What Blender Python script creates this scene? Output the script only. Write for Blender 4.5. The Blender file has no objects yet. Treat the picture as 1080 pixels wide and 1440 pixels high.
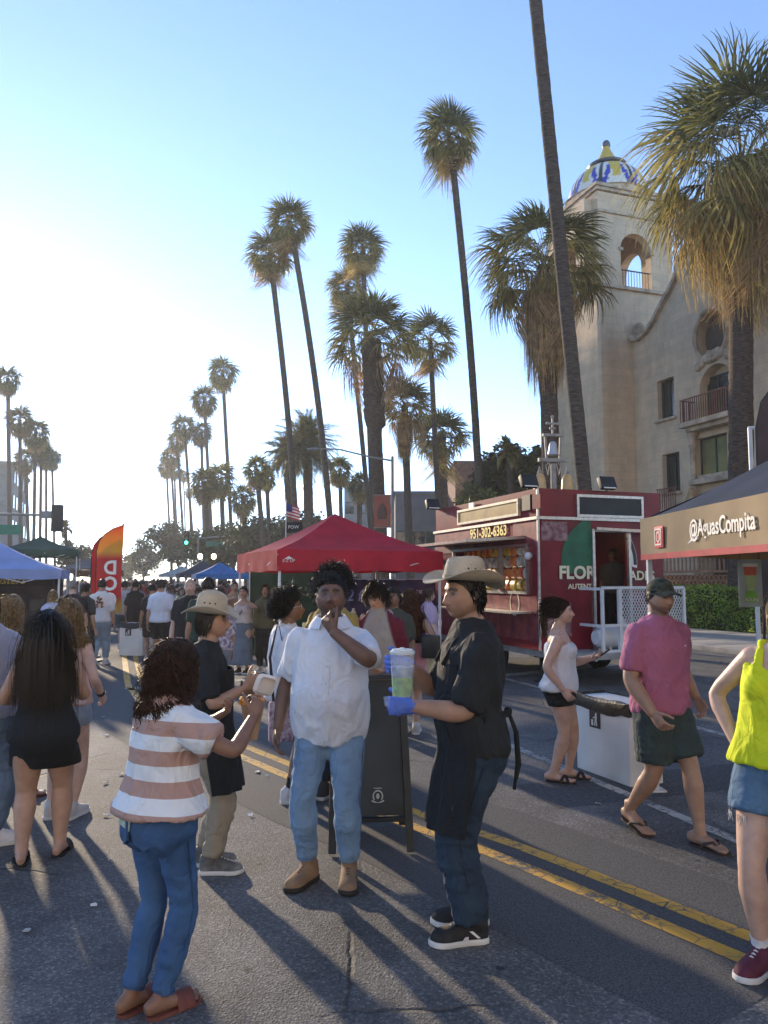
import bpy, bmesh, math, random
import numpy as np
from mathutils import Vector, Matrix, noise
random.seed(7); np.random.seed(7)
R = math.radians
SC = bpy.context.scene
COL = SC.collection

# ------------------------------------------------------------------ camera
CH = 1.72                      # lens height
FPX = 1080.0                   # focal length in photo pixels (photo 1080 x 1440)
PITCH = math.atan(95 / FPX)
cam_d = bpy.data.cameras.new('camera'); cam = bpy.data.objects.new('camera', cam_d); COL.objects.link(cam)
cam.location = (0, 0, CH); cam.rotation_euler = (R(90) + PITCH, 0, 0)
cam_d.sensor_fit = 'VERTICAL'; cam_d.angle = 2 * math.atan(720 / FPX)
cam_d.clip_start = .05; cam_d.clip_end = 5000
SC.camera = cam

# ------------------------------------------------------------------ sky, sun, exposure
SUN_AZ = -30.0                 # degrees from the view axis (negative: left), in front of the camera
SUN_EL = 14.0
wd = bpy.data.worlds.new('World'); SC.world = wd; wd.use_nodes = True
nt = wd.node_tree; nt.nodes.clear()
sky = nt.nodes.new('ShaderNodeTexSky'); sky.sky_type = 'NISHITA'; sky.sun_disc = False
sky.sun_elevation = R(SUN_EL); sky.sun_rotation = R(SUN_AZ)
sky.altitude = 200; sky.air_density = .52; sky.dust_density = .05; sky.ozone_density = 1.5
bg = nt.nodes.new('ShaderNodeBackground'); bg.inputs[1].default_value = .15
wo = nt.nodes.new('ShaderNodeOutputWorld')
nt.links.new(sky.outputs[0], bg.inputs[0]); nt.links.new(bg.outputs[0], wo.inputs[0])
sun_d = bpy.data.lights.new('sun', 'SUN'); sun_d.energy = 2.2; sun_d.angle = R(1.6); sun_d.color = (1, .80, .56)
sun = bpy.data.objects.new('sun', sun_d); COL.objects.link(sun)
SDIR = Vector((math.sin(R(SUN_AZ)) * math.cos(R(SUN_EL)), math.cos(R(SUN_AZ)) * math.cos(R(SUN_EL)), math.sin(R(SUN_EL))))
sun.rotation_euler = SDIR.to_track_quat('Z', 'Y').to_euler(); sun.location = SDIR * 50
vs = SC.view_settings
vs.view_transform = 'Standard'; vs.look = 'None'; vs.gamma = 1; vs.use_curve_mapping = False
vs.exposure = 1.82
SC.render.engine = 'CYCLES'
SC.cycles.use_denoising = True
SC.cycles.max_bounces = 8; SC.cycles.transparent_max_bounces = 12
SC.cycles.sample_clamp_indirect = 6
SC.render.film_transparent = False

def ray(px, py):
    u = (px - 540) / FPX; v = (720 - py) / FPX; c, s = math.cos(PITCH), math.sin(PITCH)
    return Vector((u, c - v * s, s + v * c))
def W(px, py, Y):
    d = ray(px, py); t = Y / d.y
    return Vector((t * d.x, Y, CH + t * d.z))
def G(px, py):
    d = ray(px, py); t = -CH / d.z
    return Vector((t * d.x, t * d.y, 0))
# street frame: s along the street (away), t to the right of it
ST = R(19.1)
DS = Vector((-math.sin(ST), math.cos(ST), 0)); DT = Vector((math.cos(ST), math.sin(ST), 0))
def S(s, t, z=0): return DS * s + DT * t + Vector((0, 0, z))
def to_st(p): return (p.dot(DS), p.dot(DT))
YAW_ST = math.atan2(DS.y, DS.x) - math.pi / 2    # local +Y along the street, +X to its right

# ------------------------------------------------------------------ tags
def tag(o, label=None, cat=None, group=None, kind=None):
    if label: o['label'] = label
    if cat: o['category'] = cat
    if group: o['group'] = group
    if kind: o['kind'] = kind
    return o
def empty(name, loc=(0, 0, 0), rz=0, label=None, cat=None, group=None):
    o = bpy.data.objects.new(name, None); COL.objects.link(o); o.empty_display_size = .1
    o.location = loc; o.rotation_euler = (0, 0, rz)
    return tag(o, label, cat, group)
def link(name, me, parent=None, loc=None, rot=None):
    o = bpy.data.objects.new(name, me); COL.objects.link(o)
    if parent: o.parent = parent
    if loc is not None: o.location = loc
    if rot is not None: o.rotation_euler = rot
    return o
CH_OF = {}
def copy_tree(o, parent=None):
    c = o.copy(); COL.objects.link(c); c.parent = parent
    for ch in [x for x in KIDS(o)]: copy_tree(ch, c)
    return c
def KIDS(o): return list(o.children)

# ------------------------------------------------------------------ materials
MATS = {}
def mat(name, col, rough=.75, var=.12, scale=6.0, bump=0.0, bscale=80.0, metal=0.0, spec=.4, col2=None,
        attr=False, trans=0.0, emit=None, alpha=1.0, sss=0.0, stretch=(1, 1, 1), detail=4.0, objrand=0.0, transmission=0.0, coat=0.0, sheen=0.0, crease=0.0, stripes=None):
    if name in MATS: return MATS[name]
    m = bpy.data.materials.new(name); m.use_nodes = True; MATS[name] = m
    nt = m.node_tree; N = nt.nodes; L = nt.links
    p = N['Principled BSDF']; out = N['Material Output']
    col = tuple(col[:3]) + (1,)
    tc = N.new('ShaderNodeTexCoord'); mp = N.new('ShaderNodeMapping'); mp.inputs['Scale'].default_value = stretch
    L.new(tc.outputs['Object'], mp.inputs[0])
    nz = N.new('ShaderNodeTexNoise'); nz.inputs['Scale'].default_value = scale; nz.inputs['Detail'].default_value = detail
    L.new(mp.outputs[0], nz.inputs['Vector'])
    mx = N.new('ShaderNodeMix'); mx.data_type = 'RGBA'
    c2 = tuple(col2[:3]) + (1,) if col2 else tuple(max(0, c * (1 - 2.2 * var)) for c in col[:3]) + (1,)
    c1 = col if col2 else tuple(min(1, c * (1 + var)) for c in col[:3]) + (1,)
    mr = N.new('ShaderNodeMapRange'); mr.inputs[1].default_value = .32; mr.inputs[2].default_value = .68
    L.new(nz.outputs[0], mr.inputs[0]); L.new(mr.outputs[0], mx.inputs[0])
    mx.inputs[6].default_value = c1; mx.inputs[7].default_value = c2
    csock = mx.outputs[2]
    if stripes:   # woven stripes along local z: (start, period, duty, colour)
        sx = N.new('ShaderNodeSeparateXYZ'); L.new(tc.outputs['Object'], sx.inputs[0]); m1 = N.new('ShaderNodeMath'); m1.operation = 'MULTIPLY_ADD'; m1.inputs[1].default_value = .05; L.new(sx.outputs[1], m1.inputs[0]); L.new(sx.outputs[2], m1.inputs[2])
        m2 = N.new('ShaderNodeMath'); m2.operation = 'MULTIPLY_ADD'; m2.inputs[1].default_value = 1 / stripes[1]; m2.inputs[2].default_value = 10 - stripes[0] / stripes[1]; L.new(m1.outputs[0], m2.inputs[0]); m3 = N.new('ShaderNodeMath'); m3.operation = 'FRACT'; L.new(m2.outputs[0], m3.inputs[0])
        m4 = N.new('ShaderNodeMath'); m4.operation = 'LESS_THAN'; m4.inputs[1].default_value = stripes[2]; L.new(m3.outputs[0], m4.inputs[0]); mm = N.new('ShaderNodeMix'); mm.data_type = 'RGBA'; L.new(m4.outputs[0], mm.inputs[0]); L.new(csock, mm.inputs[6]); mm.inputs[7].default_value = (*stripes[3], 1); csock = mm.outputs[2]
    if attr:
        at = N.new('ShaderNodeVertexColor'); at.layer_name = 'Col'
        mm = N.new('ShaderNodeMix'); mm.data_type = 'RGBA'; mm.blend_type = 'MULTIPLY'; mm.inputs[0].default_value = 1
        L.new(at.outputs[0], mm.inputs[6]); L.new(csock, mm.inputs[7]); csock = mm.outputs[2]
    if objrand:
        oi = N.new('ShaderNodeObjectInfo'); hs = N.new('ShaderNodeHueSaturation')
        m2 = N.new('ShaderNodeMapRange'); m2.inputs[3].default_value = 1 - objrand; m2.inputs[4].default_value = 1 + objrand
        L.new(oi.outputs['Random'], m2.inputs[0]); L.new(m2.outputs[0], hs.inputs['Value']); L.new(csock, hs.inputs['Color']); csock = hs.outputs[0]
    L.new(csock, p.inputs['Base Color'])
    p.inputs['Roughness'].default_value = rough; p.inputs['Metallic'].default_value = metal
    p.inputs['Specular IOR Level'].default_value = spec
    if sss: p.inputs['Subsurface Weight'].default_value = sss; p.inputs['Subsurface Radius'].default_value = (.02, .008, .005); p.inputs['Subsurface Scale'].default_value = .3
    if transmission: p.inputs['Transmission Weight'].default_value = transmission
    if coat: p.inputs['Coat Weight'].default_value = coat; p.inputs['Coat Roughness'].default_value = .15
    if sheen: p.inputs['Sheen Weight'].default_value = sheen
    if alpha < 1: p.inputs['Alpha'].default_value = alpha
    if emit: p.inputs['Emission Color'].default_value = tuple(emit[:3]) + (1,); p.inputs['Emission Strength'].default_value = emit[3]
    nprev = None
    if crease:
        n3 = N.new('ShaderNodeTexNoise'); n3.inputs['Scale'].default_value = 7.5; n3.inputs['Detail'].default_value = 2.5; n3.inputs['Distortion'].default_value = 1.4
        mp3 = N.new('ShaderNodeMapping'); mp3.inputs['Scale'].default_value = (1, 1, .62); mp3.inputs['Rotation'].default_value = (.35, .3, 0); L.new(tc.outputs['Object'], mp3.inputs[0]); L.new(mp3.outputs[0], n3.inputs['Vector'])
        sb = N.new('ShaderNodeMath'); sb.operation = 'SUBTRACT'; sb.inputs[1].default_value = .5; L.new(n3.outputs[0], sb.inputs[0]); ab_ = N.new('ShaderNodeMath'); ab_.operation = 'ABSOLUTE'; L.new(sb.outputs[0], ab_.inputs[0])
        b3 = N.new('ShaderNodeBump'); b3.inputs['Strength'].default_value = crease; b3.inputs['Distance'].default_value = .09; L.new(ab_.outputs[0], b3.inputs['Height']); L.new(b3.outputs[0], p.inputs['Normal']); nprev = b3
    if bump:
        n2 = N.new('ShaderNodeTexNoise'); n2.inputs['Scale'].default_value = bscale; n2.inputs['Detail'].default_value = 3
        L.new(mp.outputs[0], n2.inputs['Vector'])
        bp = N.new('ShaderNodeBump'); bp.inputs['Strength'].default_value = bump; bp.inputs['Distance'].default_value = .02
        L.new(n2.outputs[0], bp.inputs['Height']); L.new(bp.outputs[0], p.inputs['Normal'])
        if nprev: L.new(nprev.outputs[0], bp.inputs['Normal'])
    if trans:
        tr = N.new('ShaderNodeBsdfTranslucent'); L.new(csock, tr.inputs[0])
        ms = N.new('ShaderNodeMixShader'); ms.inputs[0].default_value = trans
        L.new(p.outputs[0], ms.inputs[1]); L.new(tr.outputs[0], ms.inputs[2]); L.new(ms.outputs[0], out.inputs[0])
    return m

# ------------------------------------------------------------------ mesh builder
class MB:
    def __init__(s): s.v = []; s.f = []; s.m = []
    def add(s, vs, fs, mi=0):
        b = len(s.v); s.v += [tuple(v) for v in vs]
        for f in fs: s.f.append(tuple(i + b for i in f)); s.m.append(mi)
        return s
    def box(s, c, size, rz=0, mi=0, M=None):
        x, y, z = [k / 2 for k in size]
        M_ = M if M is not None else Matrix.Rotation(rz, 3, 'Z')
        c = Vector(c)
        P = [c + M_ @ Vector((i * x, j * y, k * z)) for k in (-1, 1) for j in (-1, 1) for i in (-1, 1)]
        return s.add(P, [(0, 2, 3, 1), (4, 5, 7, 6), (0, 1, 5, 4), (2, 6, 7, 3), (0, 4, 6, 2), (1, 3, 7, 5)], mi)
    def bar(s, a, b, w, h=None, mi=0, up=(0, 0, 1)):
        a = Vector(a); b = Vector(b); d = b - a; L = d.length
        if L < 1e-6: return s
        y = d / L; u = Vector(up)
        if abs(y.dot(u)) > .98: u = Vector((1, 0, 0))
        x = y.cross(u).normalized(); z = x.cross(y)
        M_ = Matrix((x, y, z)).transposed()
        return s.box((a + b) / 2, (w, L, h or w), M=M_, mi=mi)
    def tube(s, pts, rads, n=12, cap0='round', cap1='round', hint=None, mi=0, sq=1.0):
        pts = [Vector(p) for p in pts]
        rads = [(r, r) if isinstance(r, (int, float)) else r for r in rads]
        k = len(pts)
        tang = []
        for i in range(k):
            a = pts[max(0, i - 1)]; b = pts[min(k - 1, i + 1)]; d = b - a
            tang.append(d.normalized() if d.length > 1e-9 else Vector((0, 0, 1)))
        h = Vector(hint) if hint is not None else (Vector((0, 1, 0)) if abs(tang[0].y) < .9 else Vector((0, 0, 1)))
        rings = []; v_ = h
        def ring(c, u, v, ru, rv):
            r = []
            for j in range(n):
                a = 2 * math.pi * j / n; ca, sa = math.cos(a), math.sin(a)
                if sq != 1: ca = math.copysign(abs(ca) ** sq, ca); sa = math.copysign(abs(sa) ** sq, sa)
                r.append(c + u * (ru * ca) + v * (rv * sa))
            return r
        for i in range(k):
            t = tang[i]; v_ = v_ - t * v_.dot(t)
            if v_.length < 1e-6: v_ = Vector((1, 0, 0)) - t * t.x
            v_.normalize(); u_ = v_.cross(t).normalized()
            ru, rv = rads[i]
            if i == 0 and cap0 == 'round':
                for q in (.25, .6, .9): 
                    cq = math.sqrt(max(0, 1 - (1 - q) ** 2)); rings.append(ring(pts[0] - t * (min(ru, rv) * (1 - q)), u_, v_, ru * cq, rv * cq))
            rings.append(ring(pts[i], u_, v_, ru, rv))
            if i == k - 1 and cap1 == 'round':
                for q in (.9, .6, .25):
                    cq = math.sqrt(max(0, 1 - (1 - q) ** 2)); rings.append(ring(pts[i] + t * (min(ru, rv) * (1 - q)), u_, v_, ru * cq, rv * cq))
        return s.rings(rings, True, True, mi)
    def rings(s, rings, cap0=True, cap1=True, mi=0, closed=True):
        n = len(rings[0]); vs = [p for r in rings for p in r]; fs = []
        for i in range(len(rings) - 1):
            for j in range(n if closed else n - 1):
                a = i * n + j; b = i * n + (j + 1) % n
                fs.append((a, b, b + n, a + n))
        if cap0: fs.append(tuple(reversed(range(n))))
        if cap1: fs.append(tuple(range((len(rings) - 1) * n, len(rings) * n)))
        return s.add(vs, fs, mi)
    def ell(s, c, r, M=None, nu=14, nv=9, mi=0):
        c = Vector(c); rs = []
        for i in range(1, nv):
            th = math.pi * i / nv; z = -math.cos(th); q = math.sin(th); row = []
            for j in range(nu):
                a = 2 * math.pi * j / nu
                p = Vector((r[0] * q * math.cos(a), r[1] * q * math.sin(a), r[2] * z))
                row.append(c + (M @ p if M is not None else p))
            rs.append(row)
        b = Vector((0, 0, r[2])); 
        n = nu; vs = [p for q in rs for p in q]; fs = []
        for i in range(len(rs) - 1):
            for j in range(n):
                a = i * n + j; bb = i * n + (j + 1) % n; fs.append((a, bb, bb + n, a + n))
        vs.append(c - (M @ b if M is not None else b)); vs.append(c + (M @ b if M is not None else b))
        k = len(vs) - 2
        for j in range(n):
            fs.append((k, (j + 1) % n, j)); o = (len(rs) - 1) * n; fs.append((k + 1, o + j, o + (j + 1) % n))
        return s.add(vs, fs, mi)
    def lathe(s, prof, n=24, c=(0, 0, 0), mi=0, caps=True, sx=1, sy=1):
        c = Vector(c)
        return s.rings([[c + Vector((r * sx * math.cos(2 * math.pi * j / n), r * sy * math.sin(2 * math.pi * j / n), z)) for j in range(n)] for r, z in prof], caps, caps, mi)
    def prism(s, poly, axis_o, ux, uy, depth, mi=0):
        """poly: 2-D outline (counter-clockwise), extruded along ux x uy by depth"""
        o = Vector(axis_o); ux = Vector(ux); uy = Vector(uy); w = ux.cross(uy).normalized()
        a = [o + ux * x + uy * y for x, y in poly]; b = [p + w * depth for p in a]; n = len(poly)
        fs = [tuple(reversed(range(n))), tuple(range(n, 2 * n))] + [(i, (i + 1) % n, (i + 1) % n + n, i + n) for i in range(n)]
        return s.add(a + b, fs, mi)
    def grid(s, rows, mi=0, closed=False):
        n = len(rows[0]); vs = [p for r in rows for p in r]; fs = []
        for i in range(len(rows) - 1):
            for j in range(n if closed else n - 1):
                a = i * n + j; b = i * n + (j + 1) % n; fs.append((a, b, b + n, a + n))
        return s.add(vs, fs, mi)
    def sheet(s, rows, thick, mi=0):
        """grid with thickness"""
        n = len(rows[0]); m = len(rows)
        P = np.array([[tuple(p) for p in r] for r in rows], float)
        du = np.gradient(P, axis=1); dv = np.gradient(P, axis=0); nn = np.cross(du, dv)
        nn /= np.maximum(np.linalg.norm(nn, axis=2, keepdims=True), 1e-9)
        Q = P + nn * thick
        vs = [tuple(p) for p in P.reshape(-1, 3)] + [tuple(p) for p in Q.reshape(-1, 3)]; o = n * m; fs = []
        for i in range(m - 1):
            for j in range(n - 1):
                a = i * n + j; fs.append((a + n, a + n + 1, a + 1, a)); fs.append((a + o, a + 1 + o, a + n + 1 + o, a + n + o))
        for i in range(m - 1):
            for a, b in ((i * n, (i + 1) * n), ((i + 1) * n + n - 1, i * n + n - 1)): fs.append((a, b, b + o, a + o))
        for j in range(n - 1):
            for a, b in ((j + 1, j), ((m - 1) * n + j, (m - 1) * n + j + 1)): fs.append((a, b, b + o, a + o))
        return s.add(vs, fs, mi)
    def mesh(s, name, mats, smooth=True, bevel=0):
        me = bpy.data.meshes.new(name); me.from_pydata(s.v, [], s.f)
        for m in (mats if isinstance(mats, (list, tuple)) else [mats]): me.materials.append(m)
        if len(set(s.m)) > 1: me.polygons.foreach_set('material_index', s.m)
        if bevel:
            bm = bmesh.new(); bm.from_mesh(me)
            es = [e for e in bm.edges if len(e.link_faces) == 2 and e.calc_face_angle(0) > R(40)]
            bmesh.ops.bevel(bm, geom=es, offset=bevel, segments=2, affect='EDGES', profile=.6, clamp_overlap=True)
            bm.to_mesh(me); bm.free()
        me.polygons.foreach_set('use_smooth', [smooth] * len(me.polygons))
        if smooth: me.set_sharp_from_angle(angle=R(38))
        me.update(); return me
    def build(s, name, mats, parent=None, smooth=True, bevel=0, loc=None, rot=None):
        return link(name, s.mesh(name, mats, smooth, bevel), parent, loc, rot)

TMPS = bpy.data.scenes.new('workbench'); TMPC = TMPS.collection; TMPL = TMPS.view_layers[0]
def eval_mesh(ob):
    TMPL.update(); dg = TMPL.depsgraph
    return bpy.data.meshes.new_from_object(ob.evaluated_get(dg), depsgraph=dg)
def remesh(mb, voxel, it=2, fac=.5):
    me = bpy.data.meshes.new('tmp'); me.from_pydata(mb.v, [], mb.f)
    ob = bpy.data.objects.new('tmp', me); TMPC.objects.link(ob)
    md = ob.modifiers.new('r', 'REMESH'); md.mode = 'VOXEL'; md.voxel_size = voxel; md.use_smooth_shade = True
    if it:
        sm = ob.modifiers.new('s', 'SMOOTH'); sm.iterations = it; sm.factor = fac
    me2 = eval_mesh(ob)
    bpy.data.objects.remove(ob); bpy.data.meshes.remove(me)
    return me2
def get_co(me):
    a = np.empty(len(me.vertices) * 3, np.float32); me.vertices.foreach_get('co', a); return a.reshape(-1, 3)
def get_no(me):
    a = np.empty(len(me.vertices) * 3, np.float32); me.vertices.foreach_get('normal', a); return a.reshape(-1, 3)
def set_co(me, a): me.vertices.foreach_set('co', np.ascontiguousarray(a, np.float32).ravel()); me.update()
def vnoise(P, seed=0):
    """vectorised value noise, -1..1"""
    P = np.asarray(P, np.float64) + seed * 17.13; i = np.floor(P).astype(np.int64); f = P - i; f = f * f * (3 - 2 * f)
    def h(ix, iy, iz):
        n = (ix * 374761393 + iy * 668265263 + iz * 2147483647 + seed * 974711) & 0xffffffff
        n = ((n ^ (n >> 13)) * 1274126177) & 0xffffffff; n = n ^ (n >> 16)
        return (n & 0xffff) / 32767.5 - 1
    r = 0
    for dx in (0, 1):
        for dy in (0, 1):
            for dz in (0, 1):
                w = (f[:, 0] if dx else 1 - f[:, 0]) * (f[:, 1] if dy else 1 - f[:, 1]) * (f[:, 2] if dz else 1 - f[:, 2])
                r = r + w * h(i[:, 0] + dx, i[:, 1] + dy, i[:, 2] + dz)
    return r
def folds(me, amp, freq, seed=0, mask=None):
    """cloth folds: ridged stretched noise pushed along the normals"""
    co = get_co(me); no = get_no(me); q = co.astype(float).copy()
    q = q + .03 * np.stack([vnoise(co * 6 + 3, seed + 5), vnoise(co * 6 + 9, seed + 6), vnoise(co * 6 + 5, seed + 7)], 1)
    fr = np.array(freq)
    a = 1 - 2 * np.abs(vnoise(q * fr, seed)); b = 1 - 2 * np.abs(vnoise(q * fr * 2.1 + 7, seed + 1))
    d = (np.clip(a, -.4, 1) * .9 + b * .45) * amp
    if mask is not None: d = d * mask(co)
    set_co(me, co + no * d[:, None])
def set_col(me, c):
    ca = me.color_attributes.new('Col', 'FLOAT_COLOR', 'POINT')
    a = np.ones((len(me.vertices), 4), np.float32); a[:, :3] = c; ca.data.foreach_set('color', a.ravel())
def smooth_me(me): me.polygons.foreach_set('use_smooth', [True] * len(me.polygons)); return me
def text_mesh(txt, size, name, m, parent=None, M=None, extrude=.002, bold=0.0, shear=0, align='CENTER', mirror=False):
    cu = bpy.data.curves.new('t', 'FONT'); cu.body = txt; cu.size = size; cu.extrude = extrude; cu.align_x = align; cu.align_y = 'CENTER'
    cu.offset = bold; cu.shear = shear; cu.resolution_u = 3
    ob = bpy.data.objects.new('t', cu); TMPC.objects.link(ob)
    me = eval_mesh(ob); bpy.data.objects.remove(ob); bpy.data.curves.remove(cu)
    if mirror: me.transform(Matrix.Scale(-1, 4, (1, 0, 0)))
    if M is not None: me.transform(M)
    me.materials.clear(); me.materials.append(m)
    return link(name, me, parent)
# ------------------------------------------------------------------ people
V3 = Vector
def ik(a, t, l1, l2, pole):
    d = t - a; L = min(d.length, (l1 + l2) * .9985); dr = d.normalized(); t = a + dr * L
    x = (l1 * l1 - l2 * l2 + L * L) / (2 * L); h = math.sqrt(max(0, l1 * l1 - x * x))
    p = pole - dr * pole.dot(dr)
    if p.length < 1e-6: p = V3((0, 1, 0)) - dr * dr.y
    return a + dr * x + p.normalized() * h, t
TH = [.455, .49, .525, .57, .62, .67, .72, .77, .80, .825, .85]
TP = {'m': ([.076, .094, .098, .093, .091, .096, .102, .103, .094, .066, .036], [.052, .066, .068, .065, .063, .067, .070, .066, .055, .043, .034],
            [0, -.004, -.005, .002, .006, .004, .002, -.002, -.006, -.008, -.008]),
      'f': ([.084, .102, .105, .093, .078, .079, .086, .091, .083, .056, .030], [.058, .070, .068, .060, .054, .058, .062, .057, .047, .038, .029],
            [0, -.006, -.006, .002, .004, .002, .002, -.002, -.006, -.008, -.008])}
ARM = ([0, .25, .6, 1, 1.12, 1.3, 1.6, 2], [.034, .032, .0275, .0235, .0245, .0255, .0215, .0165])
LEG = ([0, .25, .6, .92, 1.05, 1.3, 1.6, 1.9, 2], [.057, .053, .044, .034, .032, .0355, .028, .0205, .021])
def headmap(P):
    """unit sphere -> normalised head (chin -1, crown 1, face +y)"""
    x, y, z = P[:, 0].copy(), P[:, 1].copy(), P[:, 2].copy()
    k = np.clip(-z, 0, 1); fr = np.clip(y, 0, 1); bk = np.clip(-y, 0, 1)
    sq = 1 + .10 * np.sin(np.pi * k); x = x * sq
    y = np.where(y > 0, y * (1 + .04 * np.sin(np.pi * k)) + .40 * k ** 2 * np.clip(1 - np.abs(x) * .9, 0, 1) * np.clip(fr * 3, 0, 1), y)
    y = np.where(y < 0, y * (1 - .75 * np.clip(k - .15, 0, 1)), y)
    up = np.clip(z, 0, 1); y = np.where(y > 0, y * (1 - .10 * up * (1 - up) * 2), y * (1 + .05 * up))
    def g(cx, cz, sx, sz): return np.exp(-((np.abs(x) - cx) / sx) ** 2 - ((z - cz) / sz) ** 2)
    def g0(cz, sx, sz): return np.exp(-(x / sx) ** 2 - ((z - cz) / sz) ** 2)
    d = .25 * g0(-.33, .17, .11) + .15 * g0(-.12, .12, .16) + .10 * g(.15, -.37, .09, .07) + .06 * g(.3, .2, .3, .09) - .15 * g(.37, .02, .2, .11) \
        + .06 * g(.37, .01, .11, .06) + .08 * g0(-.56, .24, .07) - .05 * g0(-.57, .2, .022) - .05 * g0(-.71, .2, .05) + .06 * g0(-.88, .22, .1) + .04 * g(.5, -.2, .25, .2) - .05 * g0(.03, .1, .06)
    y = y + d * np.clip((fr - .2) * 3, 0, 1)
    return np.stack([x, y, z], 1)
def hairmask(P, back=-.45, side=-.08, front=.46):
    y, z = P[:, 1], P[:, 2]
    return z > np.interp(y, [-1, -.35, .15, .45, .75, 1], [back, back, side, front * .55, front, front])
def sphere_grid(nu, nv):
    P = []; F = []
    for i in range(nv + 1):
        th = math.pi * i / nv
        for j in range(nu): a = 2 * math.pi * j / nu; P.append((math.sin(th) * math.cos(a), math.sin(th) * math.sin(a), -math.cos(th)))
    for i in range(nv):
        for j in range(nu): F.append((i * nu + j, i * nu + (j + 1) % nu, (i + 1) * nu + (j + 1) % nu, (i + 1) * nu + j))
    return np.array(P), F

class Fig:
    def __init__(s, name, label, loc, yaw, H=1.7, sex='m', build=1.0, belly=0.0, bust=1.0, hipw=1.0, pelvis=(0, 0), drop=.012, lean=0, side=0, twist=0, pyaw=0,
                 head=(0, 0, 0), feet=None, armR=None, armL=None, legw=1.0, armw=1.0, skin=(.4, .24, .16), voxel=.0086, group=None, headk=1.0, neck=1.0, hairc=(.02, .014, .01),
                 footstyle='shoe', beard=0, brow=1, lip=None, cat='person'):
        s.__dict__.update(locals()); del s.__dict__['s']
        s.root = empty(name, loc, R(yaw), label, cat, group)
        s.seed = abs(hash(label)) % 1000 if False else sum(map(ord, label)) % 997
        feet = feet or {}
        fR = feet.get('R', (.08, 0, -8, 0)); fL = feet.get('L', (-.08, 0, 8, 0)); s.feet = {'R': fR, 'L': fL}
        s.P = V3((pelvis[0], pelvis[1], .525 * H - drop * H))
        s.Rp = Matrix.Rotation(R(pyaw), 3, 'Z')
        s.Rt = Matrix.Rotation(R(twist), 3, 'Z') @ Matrix.Rotation(R(side), 3, 'Y') @ Matrix.Rotation(R(-lean), 3, 'X')
        s.upp = V3((0, 0, 1)); s.upt = s.Rt @ V3((0, 0, 1)); s.fwd = s.Rt @ V3((0, 1, 0)); s.rt = s.Rt @ V3((1, 0, 0))
        s.N = s.cen(.845)
        s.Rh = Matrix.Rotation(R(head[0]), 3, 'Z') @ Matrix.Rotation(R(head[2]), 3, 'Y') @ Matrix.Rotation(R(-head[1]), 3, 'X')
        upn = (s.upt * .5 + V3((0, 0, 1)) * .5).normalized()
        s.hs = V3((.0440, .0555, .0655)) * H * headk
        s.hc = s.N + upn * (.086 * H) + (s.Rh @ V3((0, .012 * H, 0)))
        s.sh = {}; s.el = {}; s.wr = {}; s.hip = {}; s.kn = {}; s.an = {}; s.hand = {}
        sw = (.095 if sex == 'm' else .084) * (.6 + .4 * build)
        for k, sg in (('R', 1), ('L', -1)):
            s.sh[k] = s.cen(.779) + s.rt * (sg * sw * H)
            arm = dict((armR if k == 'R' else armL) or {})
            la, lf = .168 * H, .147 * H
            t = arm.get('hand')
            t = V3(t) if t is not None else s.sh[k] + V3((sg * .045 * H * build, .02 * H, -.305 * H))
            pole = V3(arm.get('pole', (sg * .3, -1, 0)))
            s.el[k], s.wr[k] = ik(s.sh[k], t, la, lf, pole)
            fd = (s.wr[k] - s.el[k]).normalized()
            s.hand[k] = dict(d=V3(arm.get('dir', fd)).normalized(), n=V3(arm.get('palm', (-sg, .15, 0))), th=V3(arm.get('thumb', (0, 1, 0))), curl=arm.get('curl', 22), tc=arm.get('tc', 15), glove=arm.get('glove', False))
            s.hip[k] = s.P + s.Rp @ V3((sg * .050 * H * (.5 + .5 * hipw), 0, -.025 * H))
            fx, fy, fyaw, lift = s.feet[k]
            an = V3((fx, fy, .046 * H + lift + .012))
            fdr = V3((-math.sin(R(fyaw)), math.cos(R(fyaw)), 0))
            s.kn[k], s.an[k] = ik(s.hip[k], an, .2285 * H, .2235 * H, (fdr * .8 + V3((0, .2, 0))))
    # spine
    def cen(s, h):
        t = (h - .525) / .32; L = .32 * s.H
        if t <= 0: return s.P + s.upp * (t * L)
        return s.P + s.upp * (t * (1 - t / 2) * L) + s.upt * (t * t / 2 * L)
    def axes(s, h):
        t = min(1, max(0, (h - .525) / .26))
        x = (s.Rp @ V3((1, 0, 0))) * (1 - t) + s.rt * t; u = s.upp * (1 - t) + s.upt * t
        x.normalize(); y = u.cross(x).normalized(); return x, y
    def prof(s, h):
        w, d, y = [np.interp(h, TH, a) for a in TP[s.sex]]
        b = s.build; hb = .35 + .65 * b if h > .8 else b
        bel = s.belly * math.exp(-((h - .60) / .065) ** 2)
        w *= hb; d *= hb
        if h < .6: w *= 1 + (s.hipw - 1) * math.exp(-((h - .50) / .06) ** 2); d *= 1 + .6 * (s.hipw - 1) * math.exp(-((h - .50) / .06) ** 2)
        return w * s.H + bel * .35 * s.H, d * s.H + bel * .5 * s.H, y * s.H + bel * .5 * s.H
    def trings(s, hs, off=0, n=28, sq=.92, depth=1.0, flat=0):
        rs = []
        for i, h in enumerate(hs):
            o = off(h) if callable(off) else off
            w, d, y = s.prof(h); x, yy = s.axes(h); c = s.cen(h) + yy * y
            w += o; d = d * depth + o
            r = []
            for j in range(n):
                a = 2 * math.pi * j / n; ca, sa = math.cos(a), math.sin(a)
                ca = math.copysign(abs(ca) ** sq, ca); sa = math.copysign(abs(sa) ** sq, sa)
                r.append(c + x * (w * ca) + yy * (d * sa))
            rs.append(r)
        return rs
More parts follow.
